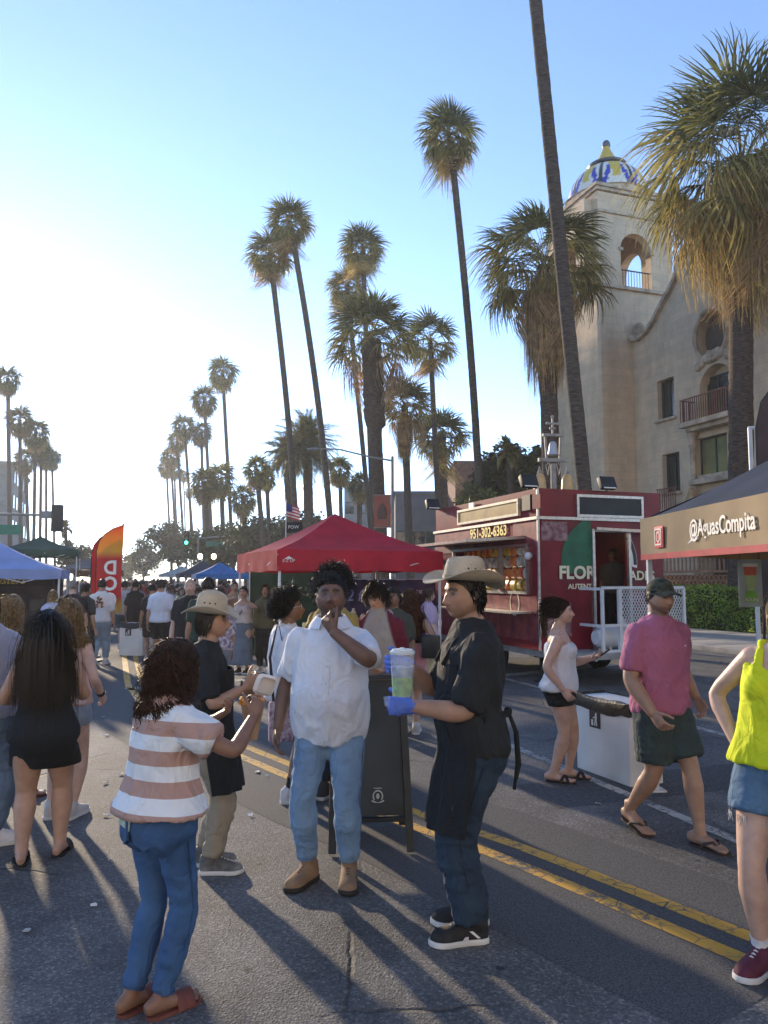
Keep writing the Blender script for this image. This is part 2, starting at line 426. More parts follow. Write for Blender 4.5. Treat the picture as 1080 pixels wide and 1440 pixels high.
    def chain(s, a, b, c, tab, f0, f1, off, wk, n=14):
        ts = sorted(set([f0, f1] + [t for t in tab[0] if f0 < t < f1] + list(np.linspace(f0, f1, n)) + ([1.0] if f0 < 1 < f1 else [])))
        ts = [t for i, t in enumerate(ts) if i == 0 or t - ts[i - 1] > 1e-4]
        pts = []; rad = []
        for t in ts:
            p = a.lerp(b, t) if t <= 1 else b.lerp(c, t - 1)
            if .82 < t < 1.18:   # soften the bend
                q = a.lerp(b, .82).lerp(b.lerp(c, .18), (t - .82) / .36); p = p.lerp(q, .45)
            o = off(t) if callable(off) else off
            pts.append(p); rad.append(np.interp(t, *tab) * wk * s.H + o)
        return pts, rad
    def arm(s, mb, k, f0, f1, off=0, cap1='round'):
        p, r = s.chain(s.sh[k], s.el[k], s.wr[k], ARM, f0, f1, off, s.armw * (.5 + .5 * s.build) * (1 if s.sex == 'm' else .88)); mb.tube(p, r, 14, 'round', cap1)
    def leg(s, mb, k, f0, f1, off=0, cap1='round', cap0='round'):
        p, r = s.chain(s.hip[k], s.kn[k], s.an[k], LEG, f0, f1, off, s.legw * (.5 + .5 * s.build)); mb.tube(p, r, 18, cap0, cap1)
    def hand_mesh(s, mb, k, off=0, fmul=1.0):
        H = s.H * (1 if s.sex == 'm' else .93); q = s.hand[k]; d = q['d']; th = q['th'] - d * q['th'].dot(d)
        if th.length < .01: th = V3((0, 0, 1)) - d * d.z
        th.normalize(); n = d.cross(th); n = n if n.dot(q['n']) > 0 else -n
        w = s.wr[k]; kn = w + d * (.054 * H)
        mb.tube([w - d * (.01 * H), w + d * (.014 * H), w + d * (.035 * H), kn], [(.0165 * H + off, .0135 * H + off), (.021 * H + off, .0125 * H + off), (.0245 * H + off, .012 * H + off), (.0235 * H + off, .0095 * H + off)], 14, hint=n)
        for i, (o, L) in enumerate(((.0185, .043), (.0065, .049), (-.0060, .046), (-.0180, .036))):
            p = kn + th * (o * H) - d * (.004 * H); dr = (d + th * (o * 4)).normalized(); pts = [p]; c = q['curl'] * (1 + .12 * i)
            for sgm in (.45, .32, .25):
                ax = dr.cross(n).normalized(); dr = Matrix.Rotation(R(c), 3, ax) @ dr; p = p + dr * (L * H * sgm); pts.append(p); c *= 1.05
            mb.tube(pts, [.0054 * H + off, .0052 * H + off, .0048 * H + off, .0040 * H + off], 8)
        p = w + d * (.014 * H) + th * (.016 * H); dr = (d * .75 + th * .75 + n * .25).normalized(); pts = [p]
        for sgm in (.024, .020, .017):
            p = p + dr * (sgm * H); pts.append(p); dr = (dr + d * math.sin(R(q['tc'])) + n * math.sin(R(q['tc'])) * .8 - th * .12).normalized()
        mb.tube(pts, [.0080 * H + off, .0066 * H + off, .0056 * H + off, .0048 * H + off], 8)
    def fmat(s, k):
        fx, fy, fyaw, lift = s.feet[k]
        pit = -math.asin(min(.8, lift / (.11 * s.H))) if lift > 0 else 0
        M = Matrix.Translation((fx, fy, 0)) @ Matrix.Rotation(R(fyaw), 4, 'Z')
        if lift > 0: M = M @ Matrix.Translation((0, .10 * s.H, 0)) @ Matrix.Rotation(pit, 4, 'X') @ Matrix.Translation((0, -.10 * s.H, 0))
        return M
    def foot_mesh(s, mb, k, z0=0.012):
        H = s.H; M = s.fmat(k); sg = 1 if k == 'R' else -1
        def T(p): return M @ V3(p)
        ys = [-.038, -.02, .01, .045, .075, .095]; hw = [.017, .020, .021, .026, .028, .024]; hh = [.020, .026, .022, .016, .0105, .008]
        mb.tube([T((0, y * H, z0 + h * H)) for y, h in zip(ys, hh)], [(a * H, b * H) for a, b in zip(hw, hh)], 14, hint=M.to_3x3() @ V3((0, 0, 1)))
        mb.tube([s.an[k] + V3((0, 0, .02 * H)), T((0, -.008 * H, .028 * H + z0))], [.021 * H, .019 * H], 12)
        for i, (x, y, r) in enumerate(((-.020, .112, .0085), (-.008, .112, .0062), (.002, .108, .0058), (.012, .102, .0055), (.021, .094, .0052))):
            mb.tube([T((x * H * sg, .085 * H, z0 + .008 * H)), T((x * H * sg, y * H, z0 + r * H))], [r * H, r * H * .95], 8)
    def hw(s, P): return [s.hc + s.Rh @ V3((p[0] * s.hs.x, p[1] * s.hs.y, p[2] * s.hs.z)) for p in P]
    def toh(s, co):
        M = np.array(s.Rh.transposed()); q = (co - np.array(s.hc)) @ M.T
        return q / np.array(s.hs)
    def body(s):
        mb = MB(); H = s.H; hd = MB(); hn = MB()
        mb.rings(s.trings([.45] + TH[1:] + [.862], 0))
        for k, sg in (('R', 1), ('L', -1)):
            s.arm(mb, k, 0, 2); s.leg(mb, k, 0, 2)
            if not s.hand[k]['glove']: s.hand_mesh(hn, k)
            else: mb.tube([s.wr[k], s.wr[k] + s.hand[k]['d'] * .03 * H], [.013 * H, .010 * H])
            if s.footstyle == 'bare': s.foot_mesh(mb, k)
            else: mb.tube([s.an[k], s.an[k] - V3((0, 0, .02 * H))], [.021 * H, .018 * H])
            mb.tube([s.cen(.838), s.cen(.815).lerp(s.sh[k], .8)], [.030 * H, .026 * H], 12)
            if s.sex == 'f' and s.bust:
                mb.ell(s.cen(.715) + s.rt * (sg * .044 * H) + s.axes(.715)[1] * (s.prof(.715)[1] * .56), (.044 * H * s.bust, .044 * H * s.bust, .046 * H * s.bust))
            mb.ell(s.cen(.49) + (s.Rp @ V3((sg * .045 * H, -.024 * H * s.hipw, 0))), (.048 * H * s.hipw, .047 * H * s.hipw, .054 * H))
        nr = (.034 if s.sex == 'm' else .0285) * H * s.neck
        mb.tube([s.cen(.82), s.N, s.hc + s.Rh @ V3((0, -.012 * H, -.03 * H))], [nr * 1.25, nr * 1.05, nr], 16)
        hd.tube([s.cen(.825), s.N, s.hc + s.Rh @ V3((0, -.012 * H, -.03 * H))], [nr * 1.2, nr * 1.055, nr * 1.01], 20)
        P, F = sphere_grid(72, 56); P = headmap(P); hd.add(s.hw(P), F)
        for sg in (-1, 1):
            hd.ell(s.hc + s.Rh @ V3((sg * s.hs.x * 1.02, -s.hs.y * .06, -s.hs.z * .10)), (s.hs.x * .12, s.hs.y * .17, s.hs.z * .25), s.Rh @ Matrix.Rotation(sg * .35, 3, 'Z'), 10, 8)
        parts = [remesh(mb, s.voxel * 1.15, 2, .45), remesh(hd, s.voxel * .56, 1, .4)]
        if hn.v: parts.append(remesh(hn, s.voxel * .56, 1, .4))
        bm = bmesh.new()
        for q_ in parts: bm.from_mesh(q_)
        me = bpy.data.meshes.new('body'); bm.to_mesh(me); bm.free()
        for q_ in parts: bpy.data.meshes.remove(q_)
        co = get_co(me).astype(float)
        sk = np.array(s.skin); c = np.tile(sk, (len(co), 1))
        q = s.toh(co); x, y, z = np.abs(q[:, 0]), q[:, 1], q[:, 2]
        inh = (np.abs(q[:, 0]) < 1.25) & (np.abs(y) < 1.5) & (z > -1.15) & (z < 1.15)
        def mix(m, col): c[:] = c * (1 - m[:, None]) + np.array(col) * m[:, None]
        hc = np.array(s.hairc)
        face = inh & (y > .35)
        mix(np.where(face, .35 * np.exp(-((x - .5) / .3) ** 2 - ((z + .25) / .2) ** 2), 0), sk * np.array([1.15, .72, .68]))
        mix(np.where(face, .3 * np.exp(-((q[:, 0]) / .2) ** 2 - ((z + .33) / .15) ** 2), 0), sk * np.array([1.1, .75, .7]))
        mix(np.where(face, .85 * np.exp(-(x / .26) ** 4 - ((z + .56) / .065) ** 4), 0), s.lip or sk * np.array([.66, .40, .40]))
        mix(np.where(face, .5 * np.exp(-((x - .37) / .22) ** 4 - ((z - .02) / .10) ** 4), 0), sk * .42)
        mix(np.where(face & (((x - .37) / .13) ** 2 + ((z - .01) / .045) ** 2 < 1), .7, 0), sk * .35 + .08)
        mix(np.where(face & (((x - .37) / .06) ** 2 + ((z - .01) / .05) ** 2 < 1), 1, 0), (.02, .013, .01))
        mix(np.where(face & (np.abs(z - .20 + .12 * (x - .35) ** 2 * 4) < .062) & (x > .12) & (x < .64), .75 * s.brow, 0), hc)
        if s.beard:
            zb = np.interp(y, [-.15, .15, .5, .85], [-.08, -.34, -.50, -.46]); wgt = np.clip((zb - z) / .16, 0, 1) * np.clip((y + .2) / .15, 0, 1)
            wgt = np.where(face & (x < .27) & (np.abs(z + .56) < .075), 0, wgt); wgt = np.maximum(wgt, np.where(face & (x < .32), np.exp(-((z + .445) / .045) ** 2) * .8, 0))
            mix(np.where(inh, wgt * s.beard, 0), hc)
        mix(np.where(inh & hairmask(q) & (z > -.5), .96, 0), hc)
        set_col(me, np.clip(c, 0, 1)); me.materials.clear()
        me.materials.append(mat('skin', (1, 1, 1), .46, .10, 16, bump=.10, bscale=220, attr=True, sss=.12, spec=.4))
        smooth_me(me); s.bo = link('body', me, s.root); return s
    # ---- clothes
    def cloth(s, name, mb, m, amp=.006, freq=(9, 9, 5), voxel=None, it=3, label=None, mask=None, colf=None):
        me = remesh(mb, voxel or s.voxel * 1.35, it, .5)
        if amp: folds(me, amp, freq, s.seed % 50, mask)
        if colf is not None: set_col(me, colf(get_co(me).astype(float), get_no(me)))
        me.materials.clear(); me.materials.append(m); smooth_me(me)
        o = link(name, me, s.root)
        if label: o['label'] = label
        return o
    def shirt(s, m, name='shirt', hem=.50, top=.85, sleeve=.75, off=.012, loose=.012, sl_off=.014, amp=.010, freq=(11, 11, 6), collar=False, depth=1.0, tail=0, slcap='flat', label=None, colf=None, straps=None):
        H = s.H; mb = MB()
        hs = list(np.linspace(hem, min(top, .80), 14)) + [h for h in (.815, .83, .845, .855) if h <= top]
        def o(h): return off + loose * max(0, min(1, (.74 - h) / .2)) + (.004 if h > .8 else 0)
        mb.rings(s.trings(hs, o, depth=depth))
        for k, sg in (('R', 1), ('L', -1)):
            if s.sex == 'f' and s.bust and top > .74:
                mb.ell(s.cen(.715) + s.rt * (sg * .044 * H) + s.axes(.715)[1] * (s.prof(.715)[1] * .56), tuple(.044 * H * s.bust + off + .002 for _ in range(3)))
            if hem < .5: mb.ell(s.cen(.49) + (s.Rp @ V3((sg * .045 * H, -.024 * H * s.hipw, 0))), (.048 * H * s.hipw + off, .047 * H * s.hipw + off, .054 * H + off))
            if sleeve:
                s.arm(mb, k, -.05, sleeve, lambda t: sl_off * min(1, .5 + t), 'flat')
                mb.tube([s.cen(.838), s.cen(.815).lerp(s.sh[k], .8)], [.030 * H + off, .027 * H + off], 12)
        if collar:
            mb.tube([s.N - s.upt * .012 * H, s.N + s.upt * .012 * H + s.fwd * .004], [.044 * H, .040 * H], 18, 'flat', 'flat')
        if straps:
            for k, sg in (('R', 1), ('L', -1)):
                x, y = s.axes(.76); a = s.cen(top - .005) + y * (s.prof(top)[1] + off * .4) + x * (sg * .052 * H); b = s.cen(.822) + x * (sg * .066 * H) + s.upt * .006; c = s.cen(top - .005) - y * (s.prof(top)[1] * .9) + x * (sg * .050 * H)
                mb.tube([a, a.lerp(b, .55) + y * .018, b + s.upt * .012, c.lerp(b, .5) - y * .02, c], [(straps, .006)] * 5, 8, hint=y)
        return s.cloth(name, mb, m, amp, freq, label=label, colf=colf)
    def pants(s, m, name='trousers', waist=.585, length=1.9, off=.010, flare=0.0, amp=.009, freq=(8, 8, 15), bunch=.008, label=None, colf=None, seatoff=None, seams=None):
        mb = MB(); H = s.H
        so = min(off, .011) if seatoff is None else seatoff
        mb.rings(s.trings([.448] + list(np.linspace(.462, waist, 9)), so))
        for k, sg in (('R', 1), ('L', -1)):
            s.leg(mb, k, 0, length, lambda t: off + flare * max(0, min(1, t / max(length, .01))) + (.004 if t > 1 else 0), 'flat')
            mb.ell(s.cen(.49) + (s.Rp @ V3((sg * .045 * H, -.024 * H * s.hipw, 0))), (.048 * H * s.hipw + so, .047 * H * s.hipw + so, .054 * H + so))
        zk = s.kn['R'].z
        def mask(co): return .45 + .55 * np.exp(-((co[:, 2] - zk) / .14) ** 2) + 1.0 * np.exp(-((co[:, 2] - .12) / .10) ** 2) * (length > 1.5) + .4 * np.exp(-((co[:, 2] - .46 * H) / .07) ** 2)
        o = s.cloth(name, mb, m, amp, freq, mask=mask, label=label, colf=colf)
        if seams is not None:
            for k, sg in (('R', 1), ('L', -1)):
                p, r = s.chain(s.hip[k], s.kn[k], s.an[k], LEG, length - .035, length + .002, off + .010 + flare, s.legw * (.5 + .5 * s.build), 4); c = MB(); c.tube(p, r, 20, 'flat', 'flat'); c.build('cuff', seams, s.root)
                p, r = s.chain(s.hip[k], s.kn[k], s.an[k], LEG, .1, length, off + flare * .6 + .007, s.legw * (.5 + .5 * s.build), 20); c = MB(); c.tube([q + s.Rp @ V3((sg * rr, 0, 0)) for q, rr in zip(p, r)], [.0035] * len(p), 6); c.build('side_seam', seams, s.root)
        return o
    def skirt(s, m, name='skirt', waist=.60, hem=.30, off=.012, flare=.03, amp=.01, freq=(9, 9, 2), label=None, closed=1.0, colf=None):
        mb = MB(); hs = list(np.linspace(waist, .47, 7)); rs = s.trings(hs, off, n=32)
        w, d, y = s.prof(.48); kx = (s.kn['R'] + s.kn['L']) / 2; base = s.cen(.47)
        for i in range(1, 9):
            t = i / 8; h = .47 + (hem - .47) * t; c = base.lerp(V3((kx.x, kx.y, hem * s.H)), t); c.z = h * s.H - s.drop * s.H
            x, yy = s.axes(.47); W_ = w + off + flare * t; D_ = d + off + flare * t
            rs.append([c + x * (W_ * math.cos(2 * math.pi * j / 32)) + yy * (D_ * math.sin(2 * math.pi * j / 32)) for j in range(32)])
        mb.rings(rs[::-1])
        for sg in (1, -1): mb.ell(s.cen(.49) + (s.Rp @ V3((sg * .045 * s.H, -.024 * s.H * s.hipw, 0))), (.048 * s.H * s.hipw + off, .047 * s.H * s.hipw + off, .054 * s.H + off))
        return s.cloth(name, mb, m, amp, freq, label=label, colf=colf)
    def apron(s, m, top=.74, low=.28, off=.035, a0=70, a1=115, wt=.5, name='apron'):
        """front panel hanging from the neck and tied round the waist; a0/a1 half angle of the bib / skirt"""
        rows = []; H = s.H
        for i in range(19):
            h = top + (low - top) * i / 18
            hh = max(h, .49); w, d, y = s.prof(hh); x, yy = s.axes(hh); c = s.cen(hh) + yy * y
            if h < .49:
                kx = (s.kn['R'] + s.kn['L']) / 2; t = (.49 - h) / .24; c = V3((c.x + (kx.x - c.x) * min(1, t), c.y + (kx.y - c.y) * min(1, t) * .6, (h - s.drop) * H))
            aa = R(a0 + (a1 - a0) * max(0, min(1, (top - h) / (top - .60)))); row = []
            o = off + .030 * max(0, min(1, (.56 - h) / .10))
            for j in range(25):
                a = math.pi / 2 + aa * (j / 12 - 1)
                fold = .010 * math.sin(j * 1.3 + h * 9) * max(0, min(1, (.62 - h) / .1))
                row.append(c + x * ((w + o + fold) * math.cos(a)) + yy * ((d + o + fold) * math.sin(a)))
            rows.append(row)
        mb = MB(); mb.sheet(rows, .004); o = mb.build(name, m, s.root)
        return o
    def shoes(s, m, ms, kind='sneaker', coll=.062, mlace=None, only=None, logo=None):
        H = s.H; L = .160 * H
        T = [0, .03, .12, .25, .4, .55, .7, .83, .93, 1]; HWD = [.006, .020, .0265, .0265, .026, .028, .0305, .030, .022, .006]; TOP = [.045, .058, .062, .060, .052, .043, .035, .030, .025, .012]
        for k in ('R', 'L'):
            if only and k not in only: continue
            sg = 1 if k == 'R' else -1; M = s.fmat(k); mb = MB(); rs = []; z0 = .010 * H
            def X(t): return sg * (.004 * math.sin(t * 3.0)) * -H
            for t, w, h in zip(T, HWD, TOP):
                r = []; y = (t - .27) * L
                for j in range(17):
                    a = math.pi * j / 16; ca, sa = math.cos(a), math.sin(a)
                    r.append(M @ V3((X(t) + w * H * .97 * math.copysign(abs(ca) ** .7, ca), y, z0 + h * H * (sa ** .8 if sa > 0 else 0))))
                rs.append(r)
            mb.rings(rs)
            c = M @ V3((0, -.012 * H, z0 + .035 * H)); up = s.an[k].lerp(s.kn[k], .12 if kind != 'boot' else .2)
            mb.tube([c, c.lerp(up, .5), up if kind == 'boot' else c.lerp(up, .75)], [.027 * H, .0265 * H, .0285 * H], 16, 'round', 'flat')
            me = remesh(mb, max(.005, s.voxel), 1, .4); smooth_me(me); me.materials.clear(); me.materials.append(m)
            up_o = link('shoe', me, s.root)
            mb = MB(); out = [(X(t) + w * H * 1.06, (t - .27) * L * 1.03) for t, w in zip(T, HWD)]; out += [(2 * X(t) - (X(t) + w * H * 1.06), (t - .27) * L * 1.03) for t, w in list(zip(T, HWD))[::-1]]
            rr = []
            for z, sc in ((0.001, .95), (.004, 1.0), (.020 * H / 1.75 * 1.1, 1.0), (.024 * H / 1.75 * 1.1, .96)):
                rr.append([M @ V3((x * sc, y * (.99 if sc < 1 else 1), z + .012 * max(0, (y / L - .45)) * 1.2)) for x, y in out])
            mb.rings(rr); mb.build('sole', ms, up_o)
            if mlace is not None:
                mb = MB()
                for i in range(4):
                    t = .42 + i * .07; h = np.interp(t, T, TOP) * H + z0; y = (t - .27) * L
                    mb.tube([M @ V3((X(t) - .016 * H, y, h - .010 * H)), M @ V3((X(t), y + .004, h + .001)), M @ V3((X(t) + .016 * H, y, h - .010 * H))], [.004] * 3, 6)
                if logo:
                    for q in (-1, 1):
                        w = .0268 * H
                        mb.prism([(-.06, 0), (-.045, .0), (-.005, .034), (-.022, .034)], M @ V3((X(.45) + q * w * 1.02, .035, z0 + .016)), M.to_3x3() @ V3((0, 1, 0)), M.to_3x3() @ V3((0, 0, 1)), .004 if q > 0 else -.004)
                        mb.prism([(.0, -.0), (.03, -.002), (.016, .016), (.0, .016)], M @ V3((X(.45) + q * w * 1.02, .035, z0 + .010)), M.to_3x3() @ V3((0, 1, 0)), M.to_3x3() @ V3((0, 0, 1)), .004 if q > 0 else -.004)
                mb.build('laces', mlace, up_o)
    def sandals(s, m, style='flip'):
        H = s.H; L = .162 * H
        T = [0, .06, .2, .4, .6, .78, .92, 1]; HWD = [.008, .020, .026, .024, .028, .031, .024, .008]
        for k in ('R', 'L'):
            sg = 1 if k == 'R' else -1; M = s.fmat(k); mb = MB()
            out = [(w * H, (t - .27) * L) for t, w in zip(T, HWD)] + [(-w * H, (t - .27) * L) for t, w in list(zip(T, HWD))[::-1]]
            mb.rings([[M @ V3((x, y, z)) for x, y in out] for z in (.001, .015)])
            if style == 'flip':
                f = M @ V3((-.008 * H * sg, .082 * H, .018 * H))
                for q in (-1, 1): mb.tube([f, M @ V3((q * .018 * H, .065 * H, .036 * H)), M @ V3((q * .029 * H, .03 * H, .022 * H)), M @ V3((q * .029 * H, .02 * H, .008))], [(.010, .004)] * 4, 8)
            elif style == 'slide':
                for y0 in (.045, .07):
                    mb.tube([M @ V3((.031 * H * math.cos(a), y0 * H, .010 + .036 * H * math.sin(a))) for a in np.linspace(0, math.pi, 9)], [(.004, .020)] * 9, 8, hint=M.to_3x3() @ V3((0, 1, 0)))
            else:
                for a_, b_ in ((.04, .085), (.085, .04)):
                    mb.tube([M @ V3((.031 * H * math.cos(a), (a_ + (b_ - a_) * a / math.pi) * H, .010 + .034 * H * math.sin(a))) for a in np.linspace(0, math.pi, 9)], [(.004, .013)] * 9, 8, hint=M.to_3x3() @ V3((0, 1, 0)))
            mb.build('sandal', m, s.root)
    def socks(s, m, f=1.72):
        for k in ('R', 'L'):
            mb = MB(); p, r = s.chain(s.hip[k], s.kn[k], s.an[k], LEG, f, 2.0, .004, s.legw * (.5 + .5 * s.build)); mb.tube(p, r, 14, 'flat', 'round'); mb.build('sock', m, s.root)
    def gloves(s, m):
        for k in ('R', 'L'):
            if not s.hand[k]['glove']: continue
            mb = MB(); s.hand_mesh(mb, k, .0022)
            d = (s.wr[k] - s.el[k]).normalized(); mb.tube([s.wr[k] - d * .045, s.wr[k] + d * .01], [.0175 * s.H * 1.12, .0165 * s.H * 1.1], 14, 'flat', 'round')
            me = remesh(mb, .0055, 1, .4); folds(me, .002, (40, 40, 40), 3); smooth_me(me); me.materials.clear(); me.materials.append(m); link('glove', me, s.root)
    # ---- hair
    def hair(s, m, n=420, length=.1, curl=0.0, cfreq=40, vol=.35, grav=1.0, rad=.0045, steps=9, comb=(0, -.35, 0), mask=(-.45, -.08, .46), shell=1.05, name='hair', clump=.0, zmin=-1, rnd=.25, thin=.3, shoulder=True, base=True, fly=True):
        rng = np.random.RandomState(s.seed + (3 if base else 77))
        # base shell
        P, F = sphere_grid(40, 30); ok = hairmask(P, *mask) & (P[:, 2] > zmin); Q = headmap(P); Q = Q * (shell + .02 * vnoise(P * 6, 2)[:, None])
        pts = s.hw(Q); mb = MB(); idx = {}
        fs = [f for f in F if all(ok[i] for i in f)]
        used = sorted({i for f in fs for i in f}); re = {u: i for i, u in enumerate(used)}
        mb.add([pts[u] for u in used], [tuple(re[i] for i in f) for f in fs]) if base else None
        # strands
        g = (1 + 5 ** .5) / 2; i = np.arange(n * 3); z = 1 - 2 * (i + .5) / (n * 3); a = 2 * np.pi * i / g
        U = np.stack([np.sqrt(1 - z * z) * np.cos(a), np.sqrt(1 - z * z) * np.sin(a), z], 1)
        U = U[hairmask(U, *mask) & (U[:, 2] > zmin)]
        if len(U) > n: U = U[rng.permutation(len(U))[:n]]
        k = len(U)
        if k:
            Q = headmap(U); hs = np.array(s.hs); Rh = np.array(s.Rh); hc = np.array(s.hc)
            p = (Q * shell * hs) @ Rh.T + hc; nrm = (U / hs); nrm /= np.linalg.norm(nrm, axis=1, keepdims=True); nrm = nrm @ Rh.T
            ln = length * (1 + rnd * rng.uniform(-1, 1, k)); st = ln / steps
            cmb = np.array(Rh @ np.array(comb)); sidepush = np.where(U[:, 1:2] > -.1, 1, 0) * np.stack([np.sign(U[:, 0] + .15) * .9, -.7 + 0 * U[:, 0], 0 * U[:, 0]], 1) * (1 if length > .12 else 0); v = nrm * vol + cmb + sidepush @ Rh.T + rng.normal(0, .12, (k, 3)); v /= np.maximum(np.linalg.norm(v, axis=1, keepdims=True), 1e-6)
            path = [p.copy()]; ph = rng.uniform(0, 6.28, k)
            neck = np.array(s.cen(.80)); nb = np.array([s.prof(.77)[0] * 1.15, s.prof(.77)[1] * 1.25, .055 * s.H])
            for t in range(steps):
                v = v + np.array([0, 0, -1.0]) * grav * (.75 + .2 * t); v /= np.linalg.norm(v, axis=1, keepdims=True)
                p = p + v * st[:, None]
                q = ((p - hc) @ Rh) / hs; r = np.linalg.norm(q, axis=1); lim = shell * 1.03; ins = r < lim
                if ins.any():
                    q2 = q.copy(); q2[ins] = q[ins] / r[ins, None] * lim; p2 = (q2 * hs) @ Rh.T + hc
                    p = np.where(ins[:, None], p2, p)
                if shoulder:
                    q = (p - neck) / nb; r = np.linalg.norm(q, axis=1); ins = r < 1
                    if ins.any(): q[ins] = q[ins] / r[ins, None]; p = np.where(ins[:, None], q * nb + neck, p)
                path.append(p.copy())
            path = np.array(path)
            if curl:
                tt = np.linspace(0, 1, steps + 1)[:, None]; phs = ph[None] + cfreq * tt * (ln[None])
                amp = curl * np.minimum(1, tt * 3)
                path = path + np.stack([np.cos(phs), np.sin(phs), .4 * np.sin(phs * 1.3)], 2) * amp[:, :, None]
            for c in range(k):
                pl = path[:, c]; rr = []
                for t in range(steps + 1):
                    d = pl[min(steps, t + 1)] - pl[max(0, t - 1)]; d = d / max(np.linalg.norm(d), 1e-9); u = np.cross(d, [.3, .5, .81]); u /= max(np.linalg.norm(u), 1e-9); w = np.cross(d, u)
                    rd = rad * (1 - (1 - thin) * (t / steps) ** 2) * (.8 + .5 * ((c * 7) % 10) / 10)
                    rr.append([V3(pl[t] + (u * math.cos(b) + w * math.sin(b)) * rd) for b in (0, 2.09, 4.19)])
                mb.rings(rr, False, True)
        o = mb.build(name, m, s.root)
        if fly and s.voxel < .0095 and length > .03:
            q = s.hair(m, max(40, int(n * .16)), length * 1.02, curl * 1.6 + .004, cfreq, vol * 1.6 + .35, grav * .6, .0011, steps, comb, mask, shell, 'flyaway_hair', clump, zmin, .5, .5, shoulder, False, False); q['kind'] = 'stuff'
        return o
    def ponytail(s, m, at=(0, -1.02, .35), length=.28, rad=.028, name='ponytail'):
        a = s.hw([at])[0]; back = s.Rh @ V3((0, -1, 0)); mb = MB(); rng = random.Random(s.seed)
        for i in range(60):
            o = V3((rng.gauss(0, 1), rng.gauss(0, 1), rng.gauss(0, .6))) * rad * .5; L = length * rng.uniform(.7, 1.05); pts = []
            for t in range(8):
                q = t / 7; pts.append(a + o * (.3 + .9 * math.sin(min(1, q * 1.3) * math.pi * .7)) + back * (.07 * math.sin(q * 2.2)) + V3((0, 0, .02 * math.sin(q * 3.1) - L * q * q * .9 - L * .1 * q)))
            mb.tube(pts, [.006, .007, .007, .007, .006, .005, .004, .002], 4, 'flat', 'flat')
        return mb.build(name, m, s.root)
    def cowboy_hat(s, m, mband, tilt=(0, 0), size=1.0, brim=1.95, curl=.055):
        a = s.hs.x * 1.10 * size; b = s.hs.y * 1.06 * size; M = s.Rh @ Matrix.Rotation(R(tilt[0]), 3, 'X') @ Matrix.Rotation(R(tilt[1]), 3, 'Y'); c = s.hc + s.Rh @ V3((0, -.004, s.hs.z * .50))
        hat = empty('cowboy_hat'); 
        hat.parent = s.root
        n = 36; rs = []
        for t, k in ((0, 1.03), (.02, 1.04), (.25, 1.0), (.5, .965), (.75, .91), (.92, .82), (1.0, .66), (1.0, .45), (.97, .2), (.95, .04)):
            r = []
            for j in range(n):
                an = 2 * math.pi * j / n; x = math.cos(an); y = math.sin(an); z = t * .125 * size
                pin = 1 - .16 * max(0, y) * max(0, t - .3) * (1 - .0 * abs(x))   # pinched front
                dent = -.030 * math.exp(-(x * k / .35) ** 2) * max(0, (t - .8) / .2) + .012 * y * t * -.4
                r.append(c + M @ V3((a * k * x * pin, b * k * y, z + dent)))
            rs.append(r)
        mb = MB(); mb.rings(rs, False, True); mb.build('crown', m, hat)
        rows = []
        for i in range(11):
            q = 1 + (brim - 1) * i / 10; row = []
            for j in range(n + 1):
                an = 2 * math.pi * j / n; x = math.cos(an); y = math.sin(an); e = (q - 1) / (brim - 1)
                z = curl * (abs(x) ** 2.2) * e ** 1.8 * 1.2 - .028 * (abs(y) ** 2.5) * e ** 1.5 + .002
                row.append(c + M @ V3((a * x * (1 + (q - 1) * (1.0 - .10 * e * abs(x))), b * y * (1 + (q - 1) * .92), z)))
            rows.append(row)
        mb = MB(); mb.sheet(rows, .005); mb.build('brim', m, hat)
        mb = MB(); mb.rings([[c + M @ V3((a * 1.045 * math.cos(t), b * 1.045 * math.sin(t), z)) for t in np.linspace(0, 2 * math.pi, n, endpoint=False)] for z in (.006, .022)], False, False); mb.build('hat_band', mband, hat)
        mb = MB()
        for sg in (-1, 1):
            for q in (-.35, 0, .35): p = c + M @ V3((sg * a * .985 * math.cos(q), b * .985 * math.sin(q), .058 * size)); mb.ell(p, (.005, .005, .005), None, 8, 6)
        mb.build('eyelet', mat('eyelet', (.05, .04, .03), .6), hat)
        return hat
    def cap(s, m, mbill, back=False):
        a = s.hs.x * 1.10; b = s.hs.y * 1.05; c = s.hc + s.Rh @ V3((0, 0, s.hs.z * .34)); hat = empty('baseball_cap'); hat.parent = s.root; n = 28; rs = []
        for t in np.linspace(0, 1, 9):
            th = t * math.pi / 2; rs.append([c + s.Rh @ V3((a * math.cos(th) * math.cos(q), b * math.cos(th) * math.sin(q), s.hs.z * .78 * math.sin(th))) for q in np.linspace(0, 2 * math.pi, n, endpoint=False)])
        mb = MB(); mb.rings(rs, False, True); mb.ell(c + s.Rh @ V3((0, 0, s.hs.z * .78)), (.008, .008, .005)); mb.build('cap_crown', m, hat)
        rows = []
        for i in range(7):
            e = i / 6; row = []
            for j in range(15):
                q = (j / 14 - .5) * 2; row.append(c + s.Rh @ V3((a * 1.0 * q * (1 - .12 * e * e), b * (math.sqrt(max(0, 1 - q * q * .98)) * (1 - e) + e * (math.sqrt(max(0, 1 - (q * .95) ** 2)) * .62 + .98)), .004 - .022 * e - .022 * q * q * (1 - .2 * e))))
            rows.append(row)
        mb = MB(); mb.sheet(rows, .004); mb.build('bill', mbill, hat); return hat
